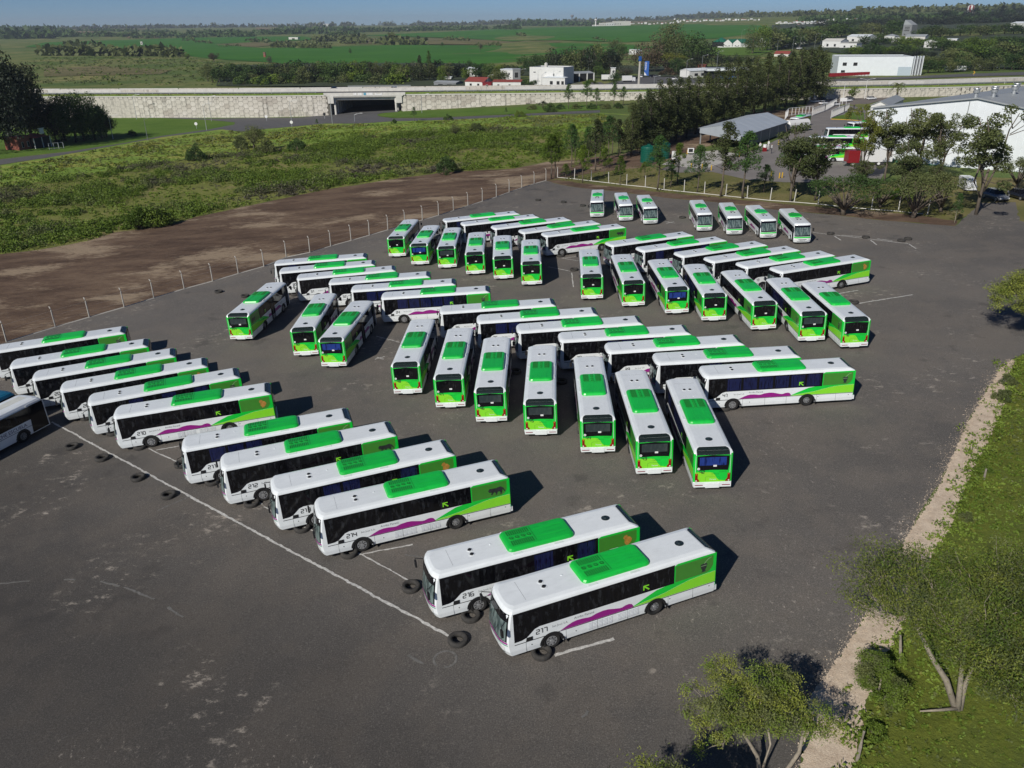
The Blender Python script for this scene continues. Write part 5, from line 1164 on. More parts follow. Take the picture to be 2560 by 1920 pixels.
tree_px(2500, 52, 12, 'conifer', 'l_black', 'dark pointed tree standing above the right skyline', nl=1500, wide=1.6)
# ---- small trees by the gate, palms
tree_px(2130, 250, 213, 'broad', 'l_mid', 'sapling by the highway wall', nl=900)
tree_px(2285, 235, 211, 'broad', 'l_lime', 'round bright green tree beside the hall roof', nl=1600)
def palm(u, v, vt, lab, n=26):
    p = G(u, v); hg = TH(p, vt)*1.0; r = thing('palm_tree', tuple(p), 0, lab, 'palm'); rg = np.random.default_rng(u)
    mb = MB(); mb.tube([(0, 0, -.2), (0, 0, hg*.62)], [.45, .32], 8); mb.obj('trunk', M['bark'], r)
    for k in range(n):
        a = 6.283*k/n+rg.uniform(-.1, .1); up = rg.uniform(-.1, 1.1); L = hg*.42*rg.uniform(.85, 1.15); c = []
        for j in range(7):
            t = j/6; c.append(np.array([math.cos(a)*L*t*math.cos(up*.5), math.sin(a)*L*t*math.cos(up*.5), hg*.62+L*(t*up*.9-t*t*1.0)]))
        vs = []; fs = []; s = np.array([-math.sin(a), math.cos(a), 0])
        for j in range(6):
            for side in (1, -1):
                w_ = .34*(1-j/7)+.1; b = len(vs); vs += [c[j], c[j+1], c[j+1]*.5+c[j]*.5+s*side*w_+[0, 0, -w_*.7]]; fs.append((b, b+1, b+2))
        MB().add(vs, fs).obj('frond', M['l_gum'], r)
palm(2240, 250, 190, 'large drooping palm behind the hall roof')
palm(2382, 222, 192, 'small palm by the highway beyond the hall roof, left of three', 16); palm(2415, 219, 194, 'small palm by the highway beyond the hall roof, middle of three', 16); palm(2450, 218, 190, 'small palm by the highway beyond the hall roof, right of three', 16)
# ---- far woods: masses nobody could count
def farwood(name, strips, mat, label, seed=1, nper=14, sz=1.):
    rg = np.random.default_rng(seed); C = []; S = []
    for (u0, v0, u1, v1, hpx, n) in strips:
        for k in range(n):
            t = rg.random(); u = u0+(u1-u0)*t; v = v0+(v1-v0)*t+rg.normal()*.7; p = G(u, v); m = MPP(p); hh = hpx*m*rg.uniform(.45, 1.15)*sz
            q = sph(nper, rg); q[:, 2] = np.abs(q[:, 2]); q *= rg.uniform(.5, 1, (nper, 1)); q *= np.array([hh*1.0, hh*1.0, hh]); C.append(q+p); S.append(np.full(nper, hh*.36))
    C = np.concatenate(C); S = np.concatenate(S); V = leafquads(C, S, rg, .2, .8)
    return tag(link(name, qmesh(name, V, M[mat])), label, 'woodland', None, 'stuff')
farwood('distant_woodland', [(-60,60,200,62,7,70),(200,62,640,64,8,140),(262,58,460,58,7,90),(640,62,760,63,7,40),(760,62,890,62,9,40),(900,60,1010,62,8,14),(1000,62,1280,54,8,120),(1200,60,1560,52,9,150),(1280,56,1420,54,7,60),(1480,52,1920,40,9,190),(1700,46,2240,36,11,190),(1920,40,2160,34,8,130),(2140,34,2560,24,12,170)], 'l_dark', 'hazy dark woods lying along the whole horizon', 11)
farwood('distant_woodland', [(-60,82,180,84,14,90),(0,96,130,96,18,40),(60,76,420,80,6,110),(150,92,640,90,10,200),(330,96,640,92,8,70),(470,85,700,86,9,110),(640,86,820,84,11,110),(700,74,1000,80,9,140),(900,80,1300,72,9,180),(820,90,900,86,12,20),(1000,74,1280,72,7,90),(1280,64,1420,64,12,80),(1400,64,1500,64,10,30),(2000,52,2300,44,10,130),(2100,62,2500,42,12,140),(1930,86,2060,84,14,50)], 'l_broad', 'scattered dark hedgerows and copses crossing the far fields', 12)
farwood('hedgerow', [(90,138,440,140,20,110),(400,137,440,141,20,18),(170,120,260,128,16,30),(680,118,820,122,12,55),(790,104,840,102,12,30),(690,109,830,112,9,20),(940,110,1010,112,20,26),(1020,110,1060,112,16,12),(860,108,920,110,14,18),(890,106,900,106,22,5),(1110,100,1180,104,9,20),(1180,115,1250,113,7,16),(540,118,600,116,6,10),(455,101,530,110,7,18),(620,104,680,106,8,20),(830,92,900,95,7,14),(1285,86,1310,90,7,10),(1480,98,1540,108,6,10)], 'l_gum', 'brushy hedge clumps between the green fields', 13)
tree_px(415, 140, 116, 'broad', 'l_gum', 'brown-green bush leftmost at the field corner', nl=1200, wide=1.3)
tree_px(535, 157, 130, 'broad', 'l_brown', 'broad brown-grey thicket tree at the field corner', nl=1600, wide=1.5)
tree_px(470, 150, 132, 'broad', 'l_mid', 'small green thicket left of the brown one', nl=1200, wide=1.4)
# ---- scrub, grasses and weeds: stuff
def inpoly(P_, poly):
    x, y = P_[:, 0], P_[:, 1]; c = np.zeros(len(P_), bool); n = len(poly)
    for i in range(n):
        x0, y0 = poly[i]; x1, y1 = poly[i-1]
        m = ((y0 > y) != (y1 > y)) & (x < (x1-x0)*(y-y0)/((y1-y0) if y1 != y0 else 1e-9)+x0); c ^= m
    return c
def scatter(poly, n, rg, dens=None):
    p = np.array(poly); lo, hi = p.min(0), p.max(0); out = []
    tot = 0
    while tot < n:
        q = rg.uniform(lo, hi, (n*2, 2)); q = q[inpoly(q, poly)]
        if dens is not None: q = q[rg.random(len(q)) < dens(q)]
        out.append(q); tot += len(q)
    return np.concatenate(out)[:n]
def vnoise(q, s, seed=0):
    rg = np.random.default_rng(seed); t = rg.random((64, 64)); x = q[:, 0]/s; y = q[:, 1]/s; i = np.floor(x).astype(int); j = np.floor(y).astype(int); f = x-i; g_ = y-j; f = f*f*(3-2*f); g_ = g_*g_*(3-2*g_)
    a = t[i % 64, j % 64]; b = t[(i+1) % 64, j % 64]; c = t[i % 64, (j+1) % 64]; d = t[(i+1) % 64, (j+1) % 64]
    return (a*(1-f)+b*f)*(1-g_)+(c*(1-f)+d*f)*g_
def clumps(name, poly, n, hmin, hmax, mats, label, cat, seed, nq=34, ls=.28, dens=None, matf=None, wide=1.3):
    rg = np.random.default_rng(seed); q = scatter(poly, n, rg, dens); z = h(q[:, 0], q[:, 1]); hh = rg.uniform(hmin, hmax, n)*(0.35+1.1*vnoise(q, 7, seed+1)**1.5)
    d = sph(n*nq, rg).reshape(n, nq, 3); d[:, :, 2] = np.abs(d[:, :, 2]); d *= rg.uniform(.55, 1.05, (n, nq, 1)); d *= (hh[:, None, None]*np.array([wide, wide, 1.]))
    C = d+np.stack([q[:, 0], q[:, 1], z], 1)[:, None, :]; C = C.reshape(-1, 3)
    V = leafquads(C, np.repeat(np.minimum(ls, hh*.5), nq), rg, .35, .7)
    mi = None
    if len(mats) > 1:
        f = matf(q, rg) if matf else rg.integers(0, len(mats), n); mi = np.repeat(f, nq)
    return tag(link(name, qmesh(name, V, [M[m] for m in mats], mi)), label, cat, None, 'stuff')
scrub_poly = PL([(0,632),(95,622),(226,598),(289,578),(420,561),(492,540),(560,526),(648,507),(814,472),(926,455),(1111,428),(1280,420),(1367,403),(1439,397),(1500,380),(1540,345),(1420,320),(1200,325),(900,345),(700,372),(450,402),(250,430),(0,470)])
scrub_poly = [(scrub_poly[-1][0]-30, scrub_poly[-1][1])]+[(scrub_poly[0][0]-45, scrub_poly[0][1]-5)]+scrub_poly
def smat(q, rg):
    v = vnoise(q, 14, 5)+vnoise(q, 5, 6)*.5+rg.normal(size=len(q))*.12
    return np.select([v < .40, v < .62, v < 1.0], [3, 2, 0], 1)
clumps('scrub_undergrowth', scrub_poly, 6500, .2, .8, ['l_mid', 'l_lime', 'l_gum', 'l_grey'], 'low weeds and grasses between the bushes of the open land', 'scrub', 21, 22, .18, None, smat)
clumps('scrub_bushes', scrub_poly, 2900, .7, 2.3, ['l_mid', 'l_lime', 'l_gum', 'l_grey'], 'countless green and grey bushes covering the open land', 'scrub', 28, 120, .17, lambda q: (vnoise(q, 11, 17)+.5*vnoise(q, 4, 18) > .62), smat, 1.25)
grass_poly = PL([(-60,470),(0,466),(250,430),(450,402),(700,372),(900,348),(1200,330),(1420,330),(1540,300),(1500,286),(1280,292),(1120,302),(900,313),(813,313),(669,327),(550,329),(405,348),(260,374),(145,395),(0,420),(-60,428)])
clumps('tall_grass_tufts', grass_poly, 6500, .25, .7, ['l_yel', 'l_mid', 'l_gum'], 'tall unmown grass between the scrub and the road', 'grass', 22, 12, .35, None, lambda q, rg: np.select([vnoise(q, 20, 8)+rg.normal(size=len(q))*.15 < .45], [1], np.where(rg.random(len(q)) < .5, 0, 2)))
far_mead = PL([(60,212),(560,214),(640,212),(600,170),(560,155),(430,140),(250,142),(90,145)])
clumps('meadow_bushes', far_mead, 1300, .6, 2.0, ['l_gum', 'l_mid'], 'low bushes dotted over the meadow behind the highway', 'bushes', 23, 10, .9)
vp = PL([(1375,450),(1440,425),(1600,415),(1700,438),(1860,456),(2200,462),(2420,470),(2440,520),(2380,545),(2209,535),(2082,525),(1787,496),(1527,468),(1400,455)])
clumps('verge_tufts', vp, 3000, .08, .22, ['l_yel', 'l_gum'], 'dry short grass tufts on the verge behind the fence', 'grass', 24, 7, .13)
# hedge on the highway shoulder is built with the highway
lgp = [tuple(p) for p in go]+[ext(go[-1], 18), (62., -5.), (95., 30.)]+PL([(2640, 900)])
clumps('long_grass', lgp, 42000, .10, .34, ['l_grs', 'l_yel', 'l_mid'] if 'l_grs' in M else ['l_mid', 'l_yel', 'l_gum'], 'long green grass covering the ground beyond the gravel margin', 'grass', 25, 10, .085, lambda q: (vnoise(q, 3.5, 3) > .12), lambda q, rg: np.where(vnoise(q, 4, 9)+rg.normal(size=len(q))*.2 < .62, 0, np.where(rg.random(len(q)) < .4, 1, 2)), 1.0)
wl = []
for a, b in zip(go, go[1:]+[ext(go[-1], 14)]):
    a = np.array(a); b = np.array(b); wl.append((a, b))
rgw = np.random.default_rng(9); cw = []
for a, b in wl:
    for k in range(int(np.linalg.norm(b-a)/.22)): cw.append(a+(b-a)*rgw.random()+rgw.normal(size=2)*[.5, .5])
cw = np.array(cw)
def weeds(name, q, hmin, hmax, mat, label, seed, nq=26, ls=.10):
    rg = np.random.default_rng(seed); n = len(q); hh = rg.uniform(hmin, hmax, n); d = sph(n*nq, rg).reshape(n, nq, 3); d[:, :, 2] = np.abs(d[:, :, 2]); d *= rg.uniform(.3, 1.05, (n, nq, 1))*hh[:, None, None]
    C = (d+np.stack([q[:, 0], q[:, 1], h(q[:, 0], q[:, 1])], 1)[:, None, :]).reshape(-1, 3); V = leafquads(C, ls, rg, .3, .5)
    return tag(link(name, qmesh(name, V, M[mat])), label, 'weeds', None, 'stuff')
weeds('fence_line_weeds', cw, .2, .7, 'l_mid', 'tangled weeds along the old wire fence at right', 31)
gq = []
for a, b in zip(gi, gi[1:]):
    a = np.array(a); b = np.array(b); nn = np.array([-(b-a)[1], (b-a)[0]]); nn /= np.linalg.norm(nn)
    for k in range(5): gq.append(a+(b-a)*rgw.random()+nn*rgw.uniform(-2., 2.6))
gq = np.array([p for p in gq if inpoly(np.array([p]), gp)[0]])
if len(gq): weeds('gravel_weeds', gq, .12, .35, 'l_gum', 'small weeds sprouting in the pale gravel margin', 32, 16, .06)
# ---- foreground trees, built leaf by leaf
def big_tree(name, base, trunks, blobs, nleaf, ls, mat, label, seed, bark='bark2', cat='tree', tr=1.):
    """blobs: (dx,dy,z,r) leafy masses in metres round the base; twigs run to each sub-clump"""
    rg = np.random.default_rng(seed); r = thing(name, tuple(base), 0, label, cat); cl = []; sg = []
    for (dx, dy, z, rad) in blobs:
        k = max(9, int(rad*rad*13))
        for q in sph(k, rg):
            c = np.array([dx, dy, z])+q*rad*rg.uniform(.35, 1.)*[1, 1, .72]; cl.append((*c, rad*rg.uniform(.16, .42), .6))
            if rg.random() < .75: sg.append((bend((dx*.8, dy*.8, z-rad*.45), c, rg, 3, .12), .022*tr, .006*tr))
    C = []; tot = sum(c[3]**2 for c in cl)
    for c in cl:
        k = int(nleaf*c[3]**2/tot); q = rg.normal(size=(k, 3))*.62*c[3]; q[:, 2] *= .62; C.append(q+np.array(c[:3]))
    mi = np.concatenate([np.full(len(c), int(rg.choice([0, 0, 1, 2]))) for c in C])
    V = leafquads(np.concatenate(C), ls, rg, .35, .34); mi[rg.random(len(mi)) < .15] = 1
    link('crown', qmesh('crown', V, [M[mat], M['l_gum'], M['l_mid']], mi), r); mb = MB()
    for pts, r0, r1 in trunks: mb.tube(pts, [r0+(r1-r0)*i/(len(pts)-1) for i in range(len(pts))], 9)
    for pts, r0, r1 in sg: k = len(pts); mb.tube(pts, [r0+(r1-r0)*i/(k-1) for i in range(k)], 4, False)
    mb.obj('trunk', M[bark], r, True)
    return r
def rel(base, u, v, z):
    """offset from base of the point at height z seen in direction (u,v)"""
    d = ray(u, v); t = (base[2]+z-CAMZ)/d[2]; q = CAMP+d*t; return (q[0]-base[0], q[1]-base[1], z)
b1_ = G(2395, 1775)
bl1 = [(*rel(b1_, u, v, z), r) for u, v, z, r in ((2190,1420,4.6,1.6),(2270,1410,5.2,1.5),(2170,1500,4.2,1.3),(2330,1480,5.6,1.7),(2440,1440,5.6,1.8),(2530,1480,5.6,1.8),(2380,1560,6.0,1.7),(2470,1560,6.2,1.8),(2270,1520,5.2,1.3),(2560,1600,5.8,1.7),(2500,1660,5.6,1.5),(2550,1740,5.0,1.3),(2600,1520,5.5,2.),(2580,1400,5.2,1.5),(2520,1400,5.,1.3),(2570,1680,5.4,1.4),(2420,1640,5.4,1.1))]
bl1 = [(a, b, c, d) for a, b, c, d in bl1]
tk = [([(0, 0, -.2), rel(b1_, 2365, 1700, 1.3), rel(b1_, 2330, 1645, 2.6), rel(b1_, 2290, 1560, 4.2)], .17, .07), ([(0, 0, -.1), rel(b1_, 2400, 1720, 1.2), rel(b1_, 2405, 1660, 2.6), rel(b1_, 2420, 1580, 4.6)], .14, .06), ([(.1, 0, -.1), rel(b1_, 2412, 1715, 1.2), rel(b1_, 2440, 1640, 2.8), rel(b1_, 2500, 1580, 4.8)], .12, .05), ([(0, 0, .1), rel(b1_, 2350, 1775, .25), rel(b1_, 2300, 1778, .35)], .09, .03)]
big_tree('willow_tree', b1_, tk, bl1, 78000, .06, 'l_fg', 'large open-crowned tree with a three-stemmed trunk at lower right', 41)
b2_ = G(1905, 1935)
bl2 = [(*rel(b2_, u, v, z), r) for u, v, z, r in ((1800,1690,3.4,.95),(1750,1740,3.2,.9),(1820,1770,3.6,1.1),(1900,1730,3.8,1.1),(1960,1710,3.6,1.0),(1890,1800,3.6,1.),(1970,1780,3.5,1.1),(1740,1800,2.8,.8),(2040,1800,3.,.9),(1780,1850,2.6,.7),(1960,1690,3.4,.7),(1830,1700,3.6,.8))]
tk = [([(0, 0, -.3), rel(b2_, 1893, 1890, .8), rel(b2_, 1862, 1838, 1.8), rel(b2_, 1825, 1790, 2.8)], .11, .04), ([(.9, .1, -.3), rel(b2_, 1998, 1880, 1.), rel(b2_, 2008, 1830, 2.), rel(b2_, 1985, 1760, 3.)], .10, .04), ([(0, 0, .2), rel(b2_, 1925, 1860, 1.2), rel(b2_, 1915, 1790, 2.9)], .07, .03)]
big_tree('willow_tree', b2_, tk, bl2, 32000, .052, 'l_fg', 'smaller open-crowned tree with thin pale stems at the bottom edge', 42)
b3_ = G(2195, 1740)
bl3 = [(*rel(b3_, u, v, z), r) for u, v, z, r in ((2200,1650,1.9,.8),(2170,1690,1.5,.7),(2230,1700,1.4,.7),(2210,1740,.9,.7),(2180,1640,2.2,.5))]
big_tree('willow_shrub', b3_, [([(0, 0, -.1), (0, .1, 1.2)], .06, .03)], bl3, 16000, .055, 'l_mid', 'dense dark green bush between the two foreground trees', 43, cat='bush')
b4_ = G(2640, 850)
bl4 = [(*rel(b4_, u, v, z), r) for u, v, z, r in ((2540,720,4.2,1.6),(2500,740,3.8,1.3),(2570,700,4.8,1.6),(2600,740,4.6,1.8),(2560,760,3.6,1.2),(2640,720,5.,2.))]
big_tree('willow_tree', b4_, [([(0, 0, -.2), (-1., .4, 1.6), (-2.2, .6, 3.4)], .2, .08), ([(0, 0, 0), (.1, .2, 3.)], .18, .08)], bl4, 42000, .09, 'l_fg', 'tree leaning over the lot from the right edge', 44)
b5_ = G(1790, 1918)-np.array([3.5, 4.9, 0]); b5_[2] = H(b5_[0], b5_[1])
bl5 = [(dx, dy, z, r) for dx, dy, z, r in ((0, 0, 4.2, 1.3), (1.3, .4, 4., 1.1), (-1.2, .3, 3.8, 1.1), (.2, 1.1, 4.1, 1.1))]
big_tree('willow_tree', b5_, [([(0, 0, -.2), (0, 0, 3.2)], .12, .06)], bl5, 18000, .06, 'l_fg', 'tree outside the bottom edge whose ragged shadow enters the picture', 46)
for k, (u, v, t) in enumerate(((2490,1000,1.2),(2448,1180,.8),(2400,1300,.7),(2340,1430,.7),(2290,1560,.8),(2230,1660,.7),(2505,960,1.1),(2170,1840,.9))):
    p = G(u+14, v); tree(p, t, 'shrub', 'l_mid' if k % 2 else 'l_gum', '%s low bush on the overgrown fence line beyond the gravel, from the top' % NUMW[[1,3,4,5,6,7,0,8][k]], 'bushes on the old fence line', nl=2600, wide=.9, cat='bush')
# ------------------------------------------------------------------ highway on its retaining wall
wc = G(1009, 278); WD = float(wc[1])
dd = ray(1009, 236); ZT = float(CAMZ+dd[2]*(WD/dd[1]))
def D(x):
    return WD+max(0, -110-x)*.085+max(0, x-110)*.10+max(0, x-200)*.12
def wp(x, off=0.): return (x, D(x)+off)
XW = list(range(-420, 521, 10))
def strip(name, x0, x1, o0, o1, z, mat, step=10., zf=None, kind='structure'):
    mb = MB(); n = max(1, int(abs(x1-x0)/step)); vs = []
    for k in range(n+1):
        x = x0+(x1-x0)*k/n
        for o in (o0, o1): vs.append((x, D(x)+o, z if zf is None else zf(x, D(x)+o)))
    mb.add(vs, [(2*k, 2*k+2, 2*k+3, 2*k+1) for k in range(n)])
    ob = mb.obj(name, M[mat]); ob['kind'] = kind
    return ob
def longbox(x0, x1, o0, o1, z0, z1, step=10.):
    mb = MB(); n = max(1, int(abs(x1-x0)/step)); vs = []
    for k in range(n+1):
        x = x0+(x1-x0)*k/n
        for o, z in ((o0, z0), (o1, z0), (o1, z1), (o0, z1)): vs.append((x, D(x)+o, z))
    fs = [(3, 2, 1, 0), (4*n, 4*n+1, 4*n+2, 4*n+3)]
    for k in range(n):
        for j in range(4): fs.append((4*k+j, 4*k+(j+1) % 4, 4*k+4+(j+1) % 4, 4*k+4+j))
    return mb.add(vs, fs)
lfo = rel(np.array([0, 0, 0.]), 0, 0, 0) if 0 else None
def xat(u):  # x on the wall face for image column u
    d = ray(u, 260); x = 0.
    for _ in range(6): x = d[0]/d[1]*D(x)
    return x
XA, XB = xat(826), xat(1001)
TOPZ = ZT
hw = thing('highway_embankment', (0, 0, 0), 0, 'long pale retaining wall of interlocking concrete panels carrying the highway', 'retaining wall')
core = longbox(-420, XA-.3, .35, 44, -14, TOPZ-.35); core.mi = 0
core.obj('fill', M['soil'], hw); longbox(XB+.3, 520, .35, 44, -14, TOPZ-.35).obj('fill', M['soil'], hw)
longbox(-420, XA-.3, -.15, .6, TOPZ-.35, TOPZ+.05).obj('coping', M['conc2'], hw); longbox(XB+.3, 520, -.15, .6, TOPZ-.35, TOPZ+.05).obj('coping', M['conc2'], hw)
# interlocking panels
PWm, PHm = 2.2, 1.95
def panel_mesh(col):
    w2, a, g_ = PWm/2, .22, .05; hh = PHm/2-g_
    pr = [(w2-a-g_, -hh), (w2-a-g_, -.3*PHm), (w2+a-g_, -.2*PHm), (w2+a-g_, .2*PHm), (w2-a-g_, .3*PHm), (w2-a-g_, hh)]
    poly = pr+[(-x, z) for x, z in pr[::-1]]
    mb = MB(); mb.plate(poly, lambda x, z, o: (x, -o, z), .14); n = len(poly)
    return mb.mesh('panel', M[col])
M['pn1'] = P('panel_concrete', (.57, .535, .465), .92, var=.16, vscale=.9); M['pn2'] = P('panel_concrete_light', (.63, .595, .525), .92, var=.12, vscale=.7); M['pn3'] = P('panel_concrete_stained', (.47, .43, .37), .95, var=.25, vscale=1.2)
for _k in ('pn1', 'pn2', 'pn3'):
    t = M[_k].node_tree; b = t.nodes['Principled BSDF']; src = b.inputs['Base Color'].links[0].from_socket
    ge = t.nodes.new('ShaderNodeNewGeometry'); mp = t.nodes.new('ShaderNodeMapping'); mp.inputs['Scale'].default_value = (.9, .9, .10); n = t.nodes.new('ShaderNodeTexNoise'); n.inputs['Scale'].default_value = 1.; n.inputs['Detail'].default_value = 6; n.inputs['Roughness'].default_value = .7
    t.links.new(ge.outputs['Position'], mp.inputs[0]); t.links.new(mp.outputs[0], n.inputs['Vector']); r2 = t.nodes.new('ShaderNodeMapRange'); r2.inputs['From Min'].default_value = .52; r2.inputs['From Max'].default_value = .68; r2.inputs['To Max'].default_value = .45; r2.inputs['To Min'].default_value = 1
    t.links.new(n.outputs['Fac'], r2.inputs['Value']); mx = t.nodes.new('ShaderNodeMix'); mx.data_type = 'RGBA'; mx.blend_type = 'MULTIPLY'; mx.inputs[0].default_value = 1; t.links.new(src, mx.inputs[6]); t.links.new(r2.outputs[0], mx.inputs[7]); t.links.new(mx.outputs[2], b.inputs['Base Color'])
pms = [panel_mesh(c) for c in ('pn1', 'pn2', 'pn3')]
cand = []
x = -260.
ci = 0
while x < 330:
    if not (XA-1.6 < x < XB+1.6):
        k = 0; z = TOPZ-.4-PHm/2-(PHm/2 if ci % 2 else 0); zb = H(x, D(x))-.6
        if ci % 2: cand.append((x, z+PHm*.75+.0, 1))
        while z > zb: cand.append((x, z, 0)); z -= PHm
    x += PWm; ci += 1
rw_ = random.Random(2)
inview = [c for c in cand if -20 < proj((c[0], D(c[0]), c[1]))[0] < 1660 and not c[2]]
inview.sort(key=lambda c: abs(c[0]-(-10)))
near = set(id(c) for c in inview[:300]); restmb = MB()
def pmat(xx, yy):
    e = 1.; s = (D(xx+e)-D(xx-e))/(2*e); return math.atan(s)
for c in cand:
    st = vnoise(np.array([[c[0], c[1]*3+50]]), 9, 3)[0]; m = 2 if st > .8 else (1 if rw_.random() < .45 else 0)
    rz = pmat(c[0], 0)
    if c[2]:  # half panel at the top of odd columns
        mb = restmb; w2 = PWm/2-.22-.035
        mb.box((c[0], D(c[0])-.07, TOPZ-.4-PHm*.24), (w2*2, .14, PHm*.44), rz); continue
    if id(c) in near:
        link('panel', pms[m], hw, TR((c[0], D(c[0]), c[1])) @ Matrix.Rotation(rz, 4, 'Z'))
    else:
        w2, a = PWm/2, .22; hh = PHm/2-.035; pr = [(w2-a-.035, -hh), (w2-a-.035, -.3*PHm), (w2+a-.035, -.2*PHm), (w2+a-.035, .2*PHm), (w2-a-.035, .3*PHm), (w2-a-.035, hh)]
        restmb.plate(pr+[(-q, z) for q, z in pr[::-1]], lambda xx, z, o, c=c: (c[0]+xx, D(c[0])-o, c[1]+z), .14)
o = restmb.obj('panels', M['pn1'], hw); o['kind'] = 'stuff'
M['seam'] = P('dirty_joint', (.13, .12, .10), .95); longbox(-420, XA-.3, -.02, .36, -14, TOPZ-.36).obj('wall_backing', M['seam'], hw); longbox(XB+.3, 520, -.02, .36, -14, TOPZ-.36).obj('wall_backing', M['seam'], hw)
# vertical stains are weathering of the concrete itself: left to the panel tones
strip('highway_shoulder', -420, 520, .6, 12, TOPZ+.02, 'grassg'); strip('highway_road', -420, 520, 12, 19.5, TOPZ+.06, 'road'); strip('highway_road', -420, 520, 20.6, 33, TOPZ+.06, 'road'); strip('highway_shoulder', -420, 520, 33, 45, TOPZ+.02, 'mown')
for o0, hgt, lab in ((19.8, 1.45, 'pale concrete median barrier running the length of the highway'), (33.2, 1.0, 'far concrete edge barrier of the highway')):
    t = thing('concrete_barrier', (0, 0, 0), 0, lab, 'barrier')
    k = 0; x = -400
    while x < 500:
        longbox(x, x+(18 if o0 < 30 else 29.6), o0, o0+.5, TOPZ, TOPZ+hgt+rw_.uniform(-.03, .05)).obj('barrier_segment', M['conc2' if rw_.random() < .6 else 'pn1'], t); x += 18.1 if o0 < 30 else 30
gt = thing('guard_rail', (0, 0, 0), 0, 'thin steel guard rail between the wall top and the road', 'guard rail')
longbox(-300, XA-8, 11.2, 11.3, TOPZ+.5, TOPZ+.8).obj('rail', M['metal'], gt); longbox(XB+10, 330, 11.2, 11.3, TOPZ+.5, TOPZ+.8).obj('rail', M['metal'], gt)
mb = MB()
for x in range(-300, 330, 4):
    if XA-8 < x < XB+10: continue
    mb.box((x, D(x)+11.4, TOPZ+.35), (.15, .15, .8))
mb.obj('posts', M['metal'], gt)['kind'] = 'stuff'
sh = []
for x in np.arange(-230, 200, .9):
    if XA-10 < x < XB+12 and rw_.random() < .96: continue
    if rw_.random() < .75: sh.append((x, D(x)+rw_.uniform(.8, 9), TOPZ+.05, rw_.uniform(.15, .8)))
C = []; S = []
for x, y, z, s in sh:
    q = sph(14, rng); q[:, 2] = abs(q[:, 2]); C.append(q*[s*1.6, s*1.2, s]+[x, y, z]); S.append(np.full(14, s*.35))
tag(link('shoulder_weeds', qmesh('shoulder_weeds', leafquads(np.concatenate(C), np.concatenate(S), rng, .3, .6), M['l_gum'])), 'weeds and grass growing along the highway shoulder above the wall', 'weeds', None, 'stuff')
# underpass
up = thing('underpass', (0, 0, 0), 0, 'wide dark underpass through the highway wall with square capped columns', 'underpass')
YW = D((XA+XB)/2); ZG = H((XA+XB)/2, YW)
mb = MB(); mb.box(((XA+XB)/2, YW+22, TOPZ-.45), (XB-XA+2, 45, .9)); mb.obj('deck', M['conc2'], up)
MB().box(((XA+XB)/2, YW-.4, TOPZ+.4), (XB-XA+5, .35, 1.1)).obj('parapet', M['conc2'], up)
MB().box(((XA+XB)/2, YW-.1, TOPZ-.35), (XB-XA+3, 1.2, .35)).obj('deck_edge', M['conc2'], up)
MB().box(((XA+XB)/2, YW+1.2, TOPZ-1.65), (XB-XA-2, .6, .95)).obj('girder', M['conc2'], up)
for k in range(7): MB().box(((XA+XB)/2, YW+5+k*5.5, TOPZ-1.6), (XB-XA-1, .6, 1.2)).obj('girder', M['concrete'], up)
for s_, xx in ((1, XA), (-1, XB)):
    MB().box((xx+s_*(.6 if s_ > 0 else .0)-s_*1.0, YW+22, (TOPZ+ZG)/2-1), (1.2, 44, TOPZ-ZG+1.)).obj('side_wall', M['gwall'], up)
    MB().box((xx+s_*.4, YW+.1, TOPZ-2.0), (2.6, 1.6, 2.9)).obj('column_cap', M['conc2'], up)
    for k in range(8):
        MB().cyl((xx+s_*(2.0), YW+.6+k*5.4, (TOPZ-1+ZG)/2-.4), .5, TOPZ-ZG+.2, 14).obj('column', M['conc2'], up)
    MB().box((xx+s_*2.0, YW+20, TOPZ-2.6), (1.2, 39, .9)).obj('cap_beam', M['concrete'], up)
MB().box(((XA+XB)/2, YW+44, (TOPZ+ZG)/2), (XB-XA, .5, TOPZ-ZG+2)).obj('added_end_wall', M['gwall'], up)  # end wall added to shut out daylight so the inside stays dark
drape('underpass_road', [(XA+1, YW-4), (XB-1, YW-4), (XB-1, YW+46), (XA+1, YW+46)], M['road'], .12)
bn = [(886, 893.7, 'paper', 'small white banner hung on the underpass parapet, leftmost'), (897, 907, 'paper', 'second white banner on the underpass parapet'), (911, 917, 'bluep', 'small blue banner on the underpass parapet'), (918, 934, 'paper', 'white banner beside the blue one on the parapet'), (939, 957, 'paper', 'rightmost sagging white banner on the parapet')]
M['bblue'] = P('banner_blue', (.10, .32, .45), .8)
for u0, u1, m, lab in bn:
    xa, xb = xat(u0)*(YW-.6)/YW, xat(u1)*(YW-.6)/YW; mb = MB(); n = 6; vs = []
    sag = .55 if 'sagging' in lab else .0
    for k in range(n+1):
        t = k/n; x_ = xa+(xb-xa)*t
        for z in (TOPZ+.9-sag*4*t*(1-t), TOPZ-.1): vs.append((x_, YW-.66-.03*math.sin(t*9), z))
    mb.add(vs, [(2*k, 2*k+1, 2*k+3, 2*k+2) for k in range(n)])
    ob = mb.obj('banner', M['bblue' if m == 'bluep' else 'paper']); tag(ob, lab, 'banner', 'banners on the underpass parapet')
